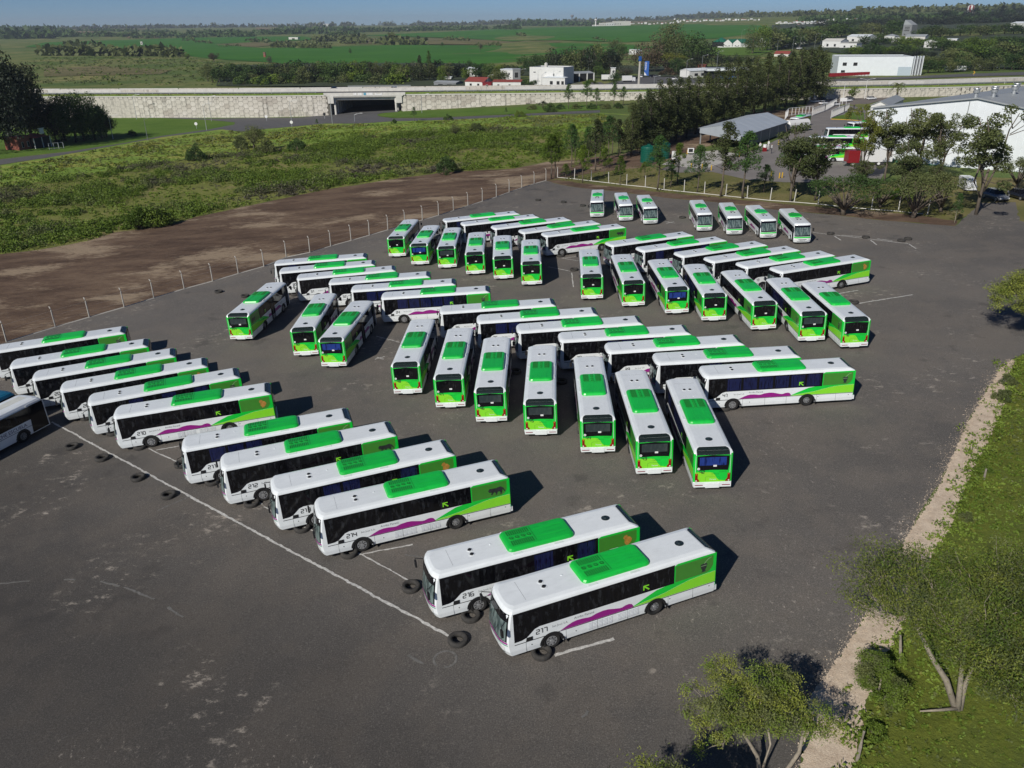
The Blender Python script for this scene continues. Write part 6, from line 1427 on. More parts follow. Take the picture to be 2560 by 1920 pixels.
# ------------------------------------------------------------------ lot fence posts
pm = MB(); pm.tube([(0, 0, -.2), (0, 0, 2.0), (.05, 0, 2.25), (.22, 0, 2.45)], [.075, .07, .065, .055], 6)
pme = pm.mesh('concrete_fence_post', M['post'])
dirs = []
for i, p in enumerate(FX):
    q = FX[min(i+1, len(FX)-1)]; a = FX[max(i-1, 0)]; dv = q-a; ang = math.atan2(dv[1], dv[0])
    side = 'left fence of the lot'
    o = link('fence_post', pme); o.location = Vector(p.tolist())+Vector((0, 0, .05)); o.rotation_euler = (rw_.uniform(-.02, .02), rw_.uniform(-.02, .02), ang+math.pi/2)
    sc_ = TH(p, proj(p)[1]-1); o.scale = (1.15, 1.15, 1.0)
    tag(o, '%s bent-top concrete post of the left fence, counted from the left edge' % NUMW[i] if i < 26 else '', 'fence post', 'concrete posts along the left fence')
kerbm = MB()
for a, b in zip(FX, FX[1:]): kerbm.tube([a+[0, 0, .0], b+[0, 0, .0]], .14, 4)
struct(kerbm.obj('fence_kerb', M['concrete']))
for k in range(0, len(FX)-1):
    pass
wr = MB()
for a, b in zip(FX, FX[1:]):
    for z in (.7, 1.4, 2.0): wr.tube([a+[0, 0, z], b+[0, 0, z]], .006, 3, False)
o = wr.obj('fence_wire', M['wire']); tag(o, 'thin wires strung between the concrete posts of the left fence', 'fence wire')
RP = [(1394,444),(1436,448),(1478,453),(1521.6,458),(1566.5,463.5),(1613,468),(1660,475),(1710,480),(1760.6,485),(1814,490.5),(1867.6,496),(1925,502),(1985,506),(2045,511),(2110,518),(2178,524),(2245.5,529),(2318,537)]
pm2 = MB(); pm2.tube([(0, 0, -.2), (0, 0, 2.2)], [.08, .07], 6); pme2 = pm2.mesh('fence_post', M['conc2'])
RPX = [G(*q) for q in RP]
for i, p in enumerate(RPX):
    o = link('fence_post', pme2); o.location = Vector(p.tolist()); o.rotation_euler = (rw_.uniform(-.05, .05), rw_.uniform(-.05, .05), 0)
    tag(o, '%s straight concrete post of the verge fence, counted from the lot corner' % NUMW[i], 'fence post', 'concrete posts of the verge fence')
kb2 = MB()
for a, b in zip(RPX, RPX[1:]): kb2.tube([a+[0, 0, .05], b+[0, 0, .05]], .07, 4)
tag(kb2.obj('low_rail', M['conc2']), 'thin pale rail lying along the foot of the verge fence', 'rail')
# leaning wooden posts at right
for i, (u, v, hh, lx, ly) in enumerate(((2459,1200,.8,.05,.1),(2252,1660,1.3,-.05,.5),(2142,1905,1.2,.3,.5))):
    p = G(u, v); mb = MB(); mb.tube([(0, 0, -.1), (lx*.5, ly*.5, hh*.5), (lx, ly, hh)], [.075, .07, .055], 7)
    o = mb.obj('wooden_fence_post', M['wood']); o.location = Vector(p.tolist()); tag(o, 'weathered leaning wooden post, %s down the right-hand fence line' % NUMW[i], 'fence post', 'wooden posts on the right-hand fence line')
# ------------------------------------------------------------------ generic building
def frame(pl, pr):
    """local frame: origin left front, x to the right front corner, y away"""
    d = np.array(pr)-np.array(pl); d[2] = 0; L = float(np.linalg.norm(d)); rz = math.atan2(d[1], d[0]); return L, rz
def building(name, ul, vl, ur, vr, vt, depth, wall, roof='flat', roofm='roofgrey', rise=1.5, label='', cat='building', group=None, wins=(), doors=(), base=None, over=.3, hgt=None, parapet=0.):
    pl, pr = G(ul, vl), G(ur, vr); L, rz = frame(pl, pr); hh = hgt or TH(pl, vt); zb = min(pl[2], pr[2])-.6; pl = np.array([pl[0], pl[1], zb]); hh += .6
    r = thing(name, tuple(pl), rz, label, cat, group)
    w_ = MB(); w_.box((L/2, depth/2, hh/2), (L, depth, hh)); w_.obj('wall', M[wall], r)
    if roof == 'flat': MB().box((L/2, depth/2, hh+.15), (L+2*over, depth+2*over, .3)).obj('roof', M[roofm], r)
    elif roof == 'parapet':
        MB().box((L/2, depth/2, hh+.02), (L-.4, depth-.4, .3)).obj('roof', M[roofm], r)
        for c, s in (((L/2, .1, hh+.3), (L, .2, .6)), ((L/2, depth-.1, hh+.3), (L, .2, .6)), ((.1, depth/2, hh+.3), (.2, depth-.4, .6)), ((L-.1, depth/2, hh+.3), (.2, depth-.4, .6))): MB().box(c, s).obj('parapet', M[wall], r)
    elif roof == 'gablex':  # ridge along x
        mb = MB(); o_ = over; vs = []
        for x in (-o_, L+o_):
            for y, z in ((-o_, hh-.05), (depth/2, hh+rise), (depth+o_, hh-.05), (depth+o_, hh-.2), (depth/2, hh+rise-.15), (-o_, hh-.2)): vs.append((x, y, z))
        mb.add(vs, [(0, 6, 7, 1), (1, 7, 8, 2), (3, 9, 10, 4), (4, 10, 11, 5), (0, 1, 4, 5), (1, 2, 3, 4), (6, 11, 10, 7), (7, 10, 9, 8), (0, 5, 11, 6), (2, 8, 9, 3)]); mb.obj('roof', M[roofm], r)
        MB().add([(0, 0, hh-.1), (0, depth, hh-.1), (0, depth/2, hh+rise-.16), (L, 0, hh-.1), (L, depth, hh-.1), (L, depth/2, hh+rise-.16)], [(0, 2, 1), (3, 4, 5)]).obj('gable', M[wall], r)
    elif roof == 'gabley':
        mb = MB(); o_ = over; vs = []
        for y in (-o_, depth+o_):
            for x, z in ((-o_, hh-.05), (L/2, hh+rise), (L+o_, hh-.05), (L+o_, hh-.2), (L/2, hh+rise-.15), (-o_, hh-.2)): vs.append((x, y, z))
        mb.add(vs, [(0, 1, 7, 6), (1, 2, 8, 7), (3, 4, 10, 9), (4, 5, 11, 10), (0, 5, 4, 1), (1, 4, 3, 2), (6, 7, 10, 11), (7, 8, 9, 10), (0, 6, 11, 5), (2, 3, 9, 8)]); mb.obj('roof', M[roofm], r)
        MB().add([(0, 0, hh-.1), (L, 0, hh-.1), (L/2, 0, hh+rise-.16), (0, depth, hh-.1), (L, depth, hh-.1), (L/2, depth, hh+rise-.16)], [(0, 1, 2), (3, 5, 4)]).obj('gable', M[wall], r)
    elif roof == 'hip':
        k = min(L, depth)/2; o_ = over; mb = MB(); mb.add([(-o_, -o_, hh), (L+o_, -o_, hh), (L+o_, depth+o_, hh), (-o_, depth+o_, hh), (k, depth/2, hh+rise), (L-k, depth/2, hh+rise)], [(0, 1, 5, 4), (1, 2, 5), (2, 3, 4, 5), (3, 0, 4), (0, 3, 2, 1)]); mb.obj('roof', M[roofm], r)
    for (fx0, fz, fw, fh) in wins:
        f = MB(); f.box((fx0*L, -.04, fz*hh), (fw*L+.14, .10, fh*hh+.14)); fo = f.obj('window', M['wmetal'] if wall != 'wwall' else M['grey'], r)
        MB().box((fx0*L, -.10, fz*hh), (fw*L, .04, fh*hh)).obj('pane', M['dark'], fo)
    for (fx0, fw, fh, m) in doors:
        MB().box((fx0*L, -.06, fh*hh/2), (fw*L, .14, fh*hh)).obj('door', M[m], r)
    return r, L, hh
# white hall at right
pl, pr = G(2161, 400), G(2700, 442); L, rz = frame(pl, pr); z0 = min(pl[2], pr[2])-.8
hall = thing('industrial_hall', (pl[0], pl[1], z0), rz, 'large white sheet-clad hall with a low grey gable roof and roof ventilators', 'hall')
he = TH(pl, 268)+.8
# ridge position from the photograph
ca, sa = math.cos(rz), math.sin(rz); bx = None
for s in np.linspace(5, L, 400):
    q = np.array([pl[0]+ca*s, pl[1]+sa*s, z0+he+2])
    if proj(q)[0] >= 2444: bx = s; break
q = np.array([pl[0]+ca*bx, pl[1]+sa*bx, z0]); hr = TH(q, 247); LF = 2*bx; DP = 78.
mb = MB(); mb.add([(0, 0, 1.5), (LF, 0, 1.5), (LF, 0, he), (bx, 0, hr), (0, 0, he), (0, DP, 1.5), (LF, DP, 1.5), (LF, DP, he), (bx, DP, hr), (0, DP, he)], [(0, 1, 2, 3, 4), (5, 9, 8, 7, 6), (0, 4, 9, 5), (1, 6, 7, 2)])
t_ = M['sheet']; mb.obj('wall', t_, hall)
mb = MB(); mb.box((LF/2, -.06+.0, .75), (LF+.1, .3, 1.55)); mb.box((-.06, DP/2, .75), (.3, DP, 1.55)); mb.obj('wall_base', M['greenbase'], hall)
mb = MB(); e = .5
mb.add([(-e, -e, he-.05), (bx, -e, hr+.25), (bx, DP+e, hr+.25), (-e, DP+e, he-.05), (-e, -e, he-.3), (bx, -e, hr+.02), (bx, DP+e, hr+.02), (-e, DP+e, he-.3)], [(0, 1, 2, 3), (4, 7, 6, 5), (0, 4, 5, 1), (3, 2, 6, 7), (0, 3, 7, 4)]); mb.obj('roof', M['roofgrey'], hall)
mb = MB(); mb.add([(LF+e, -e, he-.05), (bx, -e, hr+.25), (bx, DP+e, hr+.25), (LF+e, DP+e, he-.05), (LF+e, -e, he-.3), (bx, -e, hr+.02), (bx, DP+e, hr+.02), (LF+e, DP+e, he-.3)], [(0, 3, 2, 1), (4, 5, 6, 7), (0, 1, 5, 4), (3, 7, 6, 2), (0, 4, 7, 3)]); mb.obj('roof', M['roofgrey'], hall)
sm = MB(); 
for k in range(int(LF/1.1)): 
    x_ = .6+k*1.1; zt = he+(hr-he)*(1-abs(x_-bx)/bx)-.1; sm.box((x_, -.02, (zt+1.5)/2), (.05, .05, zt-1.5))
o = sm.obj('sheet_ribs', M['sheet'], hall); o['kind'] = 'stuff'
MB().tube([(bx*.93, -.1, hr-.5), (bx*.93, -.1, 1.6)], .06, 5).obj('downpipe', M['grey'], hall)
for k in range(3): MB().box((-.5, 1.5+k*2.6, he/2+.3), (.5, .5, he-.8)).obj('pillar', M['wmetal'], hall)
MB().box((-.9, .9, he*.88), (.9, .9, 1.2)).obj('cabinet', M['wmetal'], hall)
vm = MB(); vm.tube([(0, 0, -.5), (0, 0, 1.0), (0, 0, 1.15), (0, 0, 1.7), (0, 0, 1.85), (0, 0, 2.1), (0, 0, 2.25)], [.55, .5, .8, .85, .6, 1.0, .95], 12); vme_ = vm.mesh('roof_ventilator', M['metal'])
for k, (yy, xx) in enumerate(((1.5, -1.2), (4.5, .8), (9, -.8), (14, .9), (20, -.9), (27, .9), (36, -.8), (46, .8))):
    link('roof_ventilator', vme_, hall, TR((bx+xx, yy, hr+.1)) @ Matrix.Scale(.72, 4))
# annex roof left of the hall
building('annex_building', 2172, 300, 2215, 300, 262, 26, 'wwall', 'gabley', 'roofgrey', 1.2, 'low annex with a grey roof attached behind the hall corner', 'building', doors=((.5, .3, .6, 'dark'),))
# steel canopy
cfl, cfr, cbr = G(1750, 360), G(1852, 377), G(1962, 336)
ex = cfr-cfl; LX = float(np.linalg.norm(ex[:2])); ex = ex/LX; ey = cbr-cfr; LY = float(np.linalg.norm(ey[:2])); ey = ey/LY; zc = float((cfl[2]+cfr[2])/2)
hL = TH(cfl, 323)+cfl[2]; hR = TH(cfr, 333)+cfr[2]; hE = (hL+hR)/2; hRg = hE+1.5
cn = thing('steel_canopy', (0, 0, 0), 0, 'open-sided steel canopy with a corrugated silver roof beside the casuarinas', 'canopy')
pt = lambda a, b, z: (cfl[0]+ex[0]*a+ey[0]*b, cfl[1]+ex[1]*a+ey[1]*b, z)
nrib = 16
for half in (0, 1):
    for k in range(nrib):
        b0, b1 = -1+(LY+2)*k/nrib, -1+(LY+2)*(k+1)/nrib-.06
        a0, a1 = ((-.6, LX/2) if half == 0 else (LX/2, LX+.6)); za, zb = ((hE-.1, hRg) if half == 0 else (hRg, hE-.1)); zz = .02*(k % 2)
        MB().add([pt(a0, b0, za+zz), pt(a1, b0, zb+zz), pt(a1, b1, zb+zz), pt(a0, b1, za+zz), pt(a0, b0, za-.08), pt(a1, b0, zb-.08), pt(a1, b1, zb-.08), pt(a0, b1, za-.08)], [(0, 1, 2, 3), (7, 6, 5, 4), (0, 4, 5, 1), (2, 6, 7, 3), (1, 5, 6, 2), (3, 7, 4, 0)]).obj('roof_sheet', M['canopyroof'], cn)
MB().add([pt(0, -.9, hE), pt(LX, -.9, hE), pt(LX/2, -.9, hRg-.1), pt(0, -.9, hE-1.3), pt(LX, -.9, hE-1.3)], [(3, 4, 1, 0), (0, 1, 2)]).obj('gable_sheet', M['canopyroof'], cn)
for a in (LX,):
    MB().add([pt(a+.1, -.9, hE-.1), pt(a+.1, LY+.9, hE-.1), pt(a+.1, LY+.9, hE-3.0), pt(a+.1, -.9, hE-3.0), pt(a+.02, -.9, hE-.1), pt(a+.02, LY+.9, hE-.1), pt(a+.02, LY+.9, hE-3.0), pt(a+.02, -.9, hE-3.0)], [(0, 3, 2, 1), (4, 5, 6, 7), (0, 1, 5, 4), (3, 7, 6, 2)]).obj('side_sheet', M['gwall'], cn)
for k in range(6):
    b = LY*k/5
    for a in (0, LX):
        g0 = pt(a, b, 0); MB().box((g0[0], g0[1], (H(g0[0], g0[1])+hE)/2-.1), (.28, .28, hE-H(g0[0], g0[1]))).obj('column', M['metal'], cn)
    MB().tube([pt(0, b, hE-.3), pt(LX/2, b, hRg-.3), pt(LX, b, hE-.3)], .12, 4).obj('truss', M['metal'], cn)
MB().add([pt(0, LY*.0, zc+1.2), pt(0, LY, zc+1.2), pt(0, LY, hE-1), pt(0, 0, hE-1)], [(0, 1, 2, 3)]).obj('back_sheet', M['gwall'], cn) if 0 else None
# green water tanks, bollards, yard things
for k, (u, v, lab) in enumerate(((1620, 405, 'big ribbed green water tank left of the young pine'), (1655, 396, 'second ribbed green water tank behind the young pine'))):
    p = G(u, v); t = thing('water_tank', tuple(p), 0, lab, 'tank'); mb = MB(); zz = [0, .3, .3, .6, .6, .9]; prof = []
    for j in range(7): prof += [(j*.48, 1.8), (j*.48+.35, 1.8), (j*.48+.41, 1.7)]
    mb.tube([(0, 0, a) for a, b in prof]+[(0, 0, 3.45), (0, 0, 3.8)], [b for a, b in prof]+[1.6, .4], 22); mb.obj('shell', M['tank'], t); MB().cyl((0, 0, 3.9), .4, .2, 12).obj('lid', M['tank'], t)
for k, (u, v) in enumerate(((1685,412),(1728,420),(1755,423),(1778,426),(1928,441),(1948,446),(1955,445),(1718,386),(1848,392),(1910,374),(1946,362))):
    p = G(u, v); mb = MB(); mb.cyl((0, 0, .5), .13, 1.1, 8); mb.cyl((0, 0, 1.07), .13, .06, 8, r2=.05); o = mb.obj('bollard', M['yellow']); o.location = p.tolist(); tag(o, '%s yellow bollard along the yard edge, counted from the left' % NUMW[k], 'bollard', 'yellow bollards of the depot yard')
p = G(1684, 398); o = MB().cyl((0, 0, .9), .5, 1.8, 12).obj('gas_cylinder', M['wmetal']); o.location = p.tolist(); tag(o, 'white upright cylinder beside the green tanks', 'tank')
p = G(1726, 388); t = thing('yard_sign', tuple(p), 0, 'small white board with a black mark behind the concrete slab', 'sign'); MB().box((0, 0, 1.1), (1.5, .08, 1.1)).obj('board', M['paper'], t); MB().box((0, -.06, 1.1), (1.0, .03, .75)).obj('mark', M['dark'], t)
# yard gate fences
def lattice(px, hh, lab, step=2.2, pm_='wmetal'):
    pts = [G(*q) for q in px]; t = thing('steel_fence', (0, 0, 0), 0, lab, 'fence'); k = 0
    for a, b in zip(pts, pts[1:]):
        n = max(1, int(np.linalg.norm((b-a)[:2])/step))
        for j in range(n+1):
            c = a+(b-a)*j/n; MB().box((c[0], c[1], H(c[0], c[1])+hh/2), (.14, .14, hh)).obj('post', M[pm_], t)
        for z in (.25, hh-.08): MB().tube([a+[0, 0, z], b+[0, 0, z]], .07, 4).obj('rail', M[pm_], t)
lattice([(2030,290),(2062,278),(2090,262)], 2.6, 'white steel fence running up to the depot gate')
lattice([(2077,296),(2110,281),(2121,276)], 2.6, 'white steel fence along the gate island')
lattice([(1962,300),(1970,290),(2030,284)], 2.6, 'white steel fence behind the leftmost depot bus')
t = thing('gate_sign', tuple(G(2105, 274)), 0, 'blank white board on two posts at the depot gate', 'sign'); MB().box((0, 0, 3.6), (2.6, .1, 1.3)).obj('board', M['paper'], t)
for sx in (-1.2, 1.2): MB().box((sx, 0, 1.8), (.12, .12, 3.6)).obj('post', M['wmetal'], t)
# ------------------------------------------------------------------ lamp posts
def lamp(ub, vb, vt, lab, arms=1, d=1, m='metal', cat='lamp post', grp='highway lamp posts'):
    p = G(ub, vb); hh = TH(p, vt); t = thing('street_lamp', tuple(p), 0, lab, cat, grp)
    MB().tube([(0, 0, -.2), (0, 0, hh)], [.13, .07], 7).obj('pole', M[m], t)
    for a in ([d] if arms == 1 else [1, -1]):
        MB().tube([(0, 0, hh-.05), (a*1.2, 0, hh+.35), (a*2.6, 0, hh+.6)], [.06, .05, .05], 6).obj('arm', M[m], t)
        hd = MB(); hd.box((a*2.9, 0, hh+.62), (.9, .3, .14)); hd.obj('lamp_head', M['wmetal'], t)
for a in ((342,298,240,'lamp post left of the road loop, first along the wall'),(517,326,262,'lamp post inside the triangle lawn near the junction'),(529,303,243,'lamp post at the road just below the wall'),(730,311,254,'lamp post beside the junction right of the loop'),(831,309,243,'lamp post at the left side of the underpass'),(1055,283,238,'lamp post before the wall right of the underpass'),(887,304,287,'short post on the road before the underpass'),(370,352,298,'lamp post with dark pole on the triangle lawn'),(283,348,292,'lamp post at the right side of the tree group')):
    lamp(*a, m='grey' if 'dark' in a[3] else 'metal')
lamp(2105, 262, 207, 'white single-arm lamp post by the depot gate', 1, -1, 'wmetal', grp='white lamp posts of the depot'); lamp(2161, 247, 200, 'white double-arm lamp post in the staff car park', 2, 1, 'wmetal', grp='white lamp posts of the depot'); lamp(2506, 232, 202, 'white lamp post standing behind the hall roof', 1, -1, 'wmetal', grp='white lamp posts of the depot')
for k, (u, vb, vt) in enumerate(((1922,128,98),(1981,127,92),(1999,125,94),(2036,120,85),(2050,122,88),(1942,132,102),(2205,90,73),(1851,120,76),(1470,190,155),(1639,160,122),(1685,168,130),(1752,200,140),(1715,196,150),(1345,214,176),(1384,213,178),(1301,212,175),(1220,216,190),(1527,175,150),(1635,212,192),(1790,190,130))):
    lamp(u, vb, vt, '%s thin pale lamp post of the village road, scattered behind the highway' % NUMW[k], grp='lamp posts behind the highway')
# ------------------------------------------------------------------ cars
def car_meshes(col):
    L_, W_, Hh = 4.3, 1.76, 1.45
    mb = MB(); secs = [(-2.15, .45, .80, .74), (-2.0, .30, .92, .84), (-1.3, .25, .95, .88), (1.1, .25, .93, .88), (1.75, .28, .82, .84), (2.1, .35, .66, .74), (2.15, .42, .60, .66)]
    vs = []
    for x, z0_, z1_, hw_ in secs: vs += [(x, -hw_, z0_), (x, hw_, z0_), (x, hw_*1.0, (z0_+z1_)/2), (x, hw_*.93, z1_), (x, -hw_*.93, z1_), (x, -hw_, (z0_+z1_)/2)]
    fs = [(5, 4, 3, 2, 1, 0), tuple(range(6*len(secs)-6, 6*len(secs)))]
    for i in range(len(secs)-1):
        for j in range(6): fs.append((6*i+j, 6*i+(j+1) % 6, 6*i+6+(j+1) % 6, 6*i+6+j))
    mb.add(vs, fs); body = mb.mesh('body', M[col], True)
    cb = MB(); vs = [(-1.75, -.80, .92), (-1.75, .80, .92), (1.05, .80, .92), (1.05, -.80, .92), (-1.25, -.62, 1.42), (-1.25, .62, 1.42), (.25, .62, 1.45), (.25, -.62, 1.45)]
    cb.add(vs, [(0, 4, 5, 1), (1, 5, 6, 2), (2, 6, 7, 3), (3, 7, 4, 0)]); win = cb.mesh('windows', M['blackgl'])
    rf = MB(); rf.add([(-1.28, -.62, 1.425), (-1.28, .62, 1.425), (.28, .62, 1.455), (.28, -.62, 1.455), (-1.25, -.55, 1.48), (-1.25, .55, 1.48), (.2, .55, 1.5), (.2, -.55, 1.5)], [(0, 3, 2, 1), (4, 5, 6, 7), (0, 1, 5, 4), (1, 2, 6, 5), (2, 3, 7, 6), (3, 0, 4, 7)])
    for x in (-.5,):
        for s_ in (1, -1): rf.tube([(x, s_*.80, .93), (x, s_*.63, 1.44)], .035, 4)
    return body, win, rf.mesh('roof', M[col])
CARM = {c: car_meshes(c) for c in ('car_white', 'car_black', 'car_grey', 'car_blue')}
cw_ = tyre_mb(.33, .2, 16).mesh('wheel', M['tyre'], True); cr_ = MB().cyl((0, 0, 0), .2, .21, 12, 'y').mesh('rim', M['rim']); ch_ = MB().box((0, 0, 0), (.06, .32, .14)).mesh('headlight', M['lens']); ct_ = MB().box((0, 0, 0), (.06, .3, .16)).mesh('tail_light', M['red'])
def car(p, rz, col, lab, grp=None, s=1., sh=None, name='parked_car', cat='car'):
    t = thing(name, (p[0], p[1], p[2]), rz, lab, cat, grp, s if sh is None else sh); b, w_, r_ = CARM[col]
    link('body', b, t); link('windows', w_, t); link('roof', r_, t)
    for x in (-1.35, 1.35):
        for y in (-.78, .78): q = link('wheel', cw_, t, TR((x, y, .33))); link('rim', cr_, q)
    for y in (-.58, .58): link('headlight', ch_, t, TR((2.12, y, .56))); link('tail_light', ct_, t, TR((-2.12, y, .72)))
    return t
cars = [(2038,257,.5,'car_white','white car at the left end of the staff car park'),(2058,262,.6,'car_white','white car nearest the gate fence'),(2052,250,.3,'car_black','black car behind the white one by the trees'),(2068,246,.2,'car_black','black car beside the tree row'),(2086,243,.1,'car_black','dark car left of the lamp post'),(2108,243,1.2,'car_white','white pickup beside the single-arm lamp post'),(2123,250,.4,'car_grey','grey car between the white pickup and white hatchback'),(2118,255,.3,'car_white','half-hidden white car behind the gate sign'),(2148,241,.15,'car_white','white hatchback in the middle of the staff car park'),(2170,240,.3,'car_black','black car right of the white hatchback'),(2188,238,.4,'car_black','second black car right of the white hatchback'),(2207,233,.2,'car_black','black car at the right end of the staff car park'),(2132,236,.3,'car_black','black car at the back of the staff car park'),(2178,250,.3,'car_white','white car partly behind the annex roof'),(2329,226,.1,'car_blue','dark blue car passing behind the hall roof'),(2088,265,.5,'car_white','white car just inside the gate posts')]
for u, v, rz, c, lab in cars: q = G(u, v); car((q[0], q[1], q[2]+.08), rz, c, lab, 'cars in the staff car park', 1.05)
q = G(2486, 500); car((q[0], q[1], q[2]+.03), -1.45, 'car_grey', 'grey estate car parked in the shade at right', None, sh=(1.05, 1.08, 1.15)); q = G(2548, 497); car((q[0], q[1], q[2]+.03), -1.5, 'car_black', 'black car at the right edge in the shade')
q = G(2416, 474); t = thing('parked_van', (q[0], q[1], q[2]), -1.75, 'white van seen from behind near the hall base', 'van')
mb = MB(); vs = []
for x, z0_, z1_, hw_ in ((-2.3, .4, 1.9, .82), (-2.2, .3, 2.05, .88), (.8, .3, 2.05, .88), (1.6, .3, 1.15, .86), (2.35, .35, .95, .8)): vs += [(x, -hw_, z0_), (x, hw_, z0_), (x, hw_*.93, z1_), (x, -hw_*.93, z1_)]
fs = [(3, 2, 1, 0), (16, 17, 18, 19)]
for i in range(4):
    for j in range(4): fs.append((4*i+j, 4*i+(j+1) % 4, 4*i+4+(j+1) % 4, 4*i+4+j))
mb.add(vs, fs).obj('body', M['car_white'], t)
for s_ in (-.38, .38): MB().box((-2.31, s_, 1.5), (.04, .6, .55)).obj('rear_window', M['blackgl'], t)
for x in (-1.45, 1.45):
    for y in (-.8, .8): w_ = link('wheel', cw_, t, TR((x, y, .33))); link('rim', cr_, w_)
for k, (u, c, off, lab) in enumerate(((841,'car_black',24,'dark pickup driving on the highway left of the underpass'),(985,'car_white',24,'white car driving on the highway above the underpass'))):
    xx = xat(u)*(YW+off)/YW; car((xx, D(xx)+off, TOPZ+.07), math.pi if k else 0, c, lab, 'cars on the highway', 1.15, name='moving_car')
for u, v, c, rz, lab in ((1369,213,'car_white',0,'white car before the white workshop'),(1690,200,'car_white',.2,'white car on the service station forecourt'),(1603,194,'car_white',1.4,'white car beside the tall blue totem'),(1586,199,'car_black',.1,'dark car behind the white truck'),(1631,194,'car_black',.1,'black car right of the blue totem'),(1640,194,'car_grey',.4,'grey car at the far edge of the forecourt'),(1998,123,'car_white',.4,'white car on the village road')):
    q = G(u, v); car(q, rz, c, lab, 'cars beyond the highway', 1.2 if v > 150 else 1.5)
# depot buses half hidden by the trees
def camd(u, v, z): d = ray(u, v); t = (z-CAMZ)/d[2]; return CAMP+d*t
for k, (u, v, rz, lab) in enumerate(((2050,404,math.pi-.13,'city bus standing side-on in the depot behind the gum trees, nearest'),(2084,376,math.pi-.10,'city bus in the depot just behind the nearest one'),(2122,352,math.pi-.08,'third city bus from the front in the depot'),(2165,334,math.pi+.35,'farthest city bus in the depot beside the hall corner'))):
    q = G(u, v); r = thing('city_bus', (q[0], q[1], q[2]+.06), rz, lab, 'bus', 'buses in the depot yard'); CITY.put(r, {}, {'m_bird', 'm_puma', 'louv'})
q = G(1998, 318); r = thing('city_bus', (q[0], q[1], q[2]+.06), -2.2, 'city bus at the fuel island with its front to the canopy', 'bus', 'buses in the depot yard'); CITY.put(r, {}, {'m_bird', 'm_gourd', 'louv'})
# red lorry with white tank
q = G(2158, 414); t = thing('lorry', (q[0], q[1], q[2]+.05), .0, 'lorry with a red cab box and a white body behind the gum trees', 'lorry')
MB().box((-2.6, 0, 1.9), (2.3, 2.3, 2.4)).obj('cab', M['redp'], t); MB().box((2.4, 0, 2.0), (5.6, 2.4, 2.3)).obj('cargo_box', M['wmetal'], t); MB().box((0, 0, .7), (8.4, 1.0, .3)).obj('chassis', M['grey'], t)
for x in (-2.6, 2.6):
    for y in (-1.0, 1.0): w_ = link('wheel', tyme, t, TR((x, y, .52))); link('rim', rim_mb().mesh('rim', [M['paper'], M['redp']]), w_)
# white tanker
q = G(1990, 330); t = thing('tanker_trailer', (q[0], q[1], q[2]), .5, 'white tanker half hidden by the airy gum tree', 'tanker'); MB().tube([(-4, 0, 2.1), (-3.8, 0, 2.1), (3.8, 0, 2.1), (4, 0, 2.1)], [.9, 1.25, 1.25, .9], 16).obj('tank', M['wmetal'], t); MB().box((0, 0, .8), (8, 1.4, .4)).obj('chassis', M['grey'], t)
for x in (-2.6, 2.6):
    for y in (-1.0, 1.0): link('wheel', tyme, t, TR((x, y, .52)))
# people by the canopy
def person(u, v, rz, top, leg, lab, s=1., crouch=False):
    p = G(u, v); t = thing('person', (p[0], p[1], p[2]+.05), rz, lab, 'person', None, s)
    J = dict(pel=(0, 0, .95), wst=(0, 0, 1.12), chs=(0, .02, 1.36), nck=(0, .02, 1.5), hd=(0, .03, 1.60), top=(0, .03, 1.74), ls=(.19, 0, 1.42), le=(.26, -.03, 1.15), lh=(.24, .1, .92), rs=(-.19, 0, 1.42), re=(-.25, .02, 1.15), rh=(-.22, .16, .95), lhp=(.1, 0, .92), lk=(.12, .08, .5), la=(.12, -.02, .08), lf=(.12, .16, .04), rhp=(-.1, 0, .92), rk=(-.12, .0, .5), ra=(-.13, -.12, .08), rf=(-.13, .04, .04))
    rad = dict(pel=.14, wst=.125, chs=.15, nck=.06, hd=.095, top=.08, ls=.065, le=.045, lh=.035, rs=.065, re=.045, rh=.035, lhp=.09, lk=.06, la=.045, lf=.04, rhp=.09, rk=.06, ra=.045, rf=.04)
    E_ = [('pel', 'wst'), ('wst', 'chs'), ('chs', 'nck'), ('nck', 'hd'), ('hd', 'top'), ('chs', 'ls'), ('ls', 'le'), ('le', 'lh'), ('chs', 'rs'), ('rs', 're'), ('re', 'rh'), ('pel', 'lhp'), ('lhp', 'lk'), ('lk', 'la'), ('la', 'lf'), ('pel', 'rhp'), ('rhp', 'rk'), ('rk', 'ra'), ('ra', 'rf')]
    ks = list(J); me = bpy.data.meshes.new('body'); me.from_pydata([J[k] for k in ks], [(ks.index(a), ks.index(b)) for a, b in E_], [])
    o = bpy.data.objects.new('body', me); COL.objects.link(o); md = o.modifiers.new('s', 'SKIN')
    for i, k in enumerate(ks): me.skin_vertices[0].data[i].radius = (rad[k], rad[k]*.85)
    me.skin_vertices[0].data[0].use_root = True
    o.modifiers.new('u', 'SUBSURF').levels = 1; bpy.context.view_layer.update()
    m2 = bpy.data.meshes.new_from_object(o.evaluated_get(bpy.context.evaluated_depsgraph_get())); bpy.data.objects.remove(o)
    for m in ('skin', top, leg, 'cloth_dark'): m2.materials.append(M[m])
    for pl_ in m2.polygons:
        z = pl_.center.z; x = abs(pl_.center.x); pl_.material_index = 2 if z < .98 and x < .2 else (1 if z < 1.5 and not (z < 1.05 and x > .19) else (3 if z > 1.66 else 0)); pl_.use_smooth = True
    link('body', m2, t)
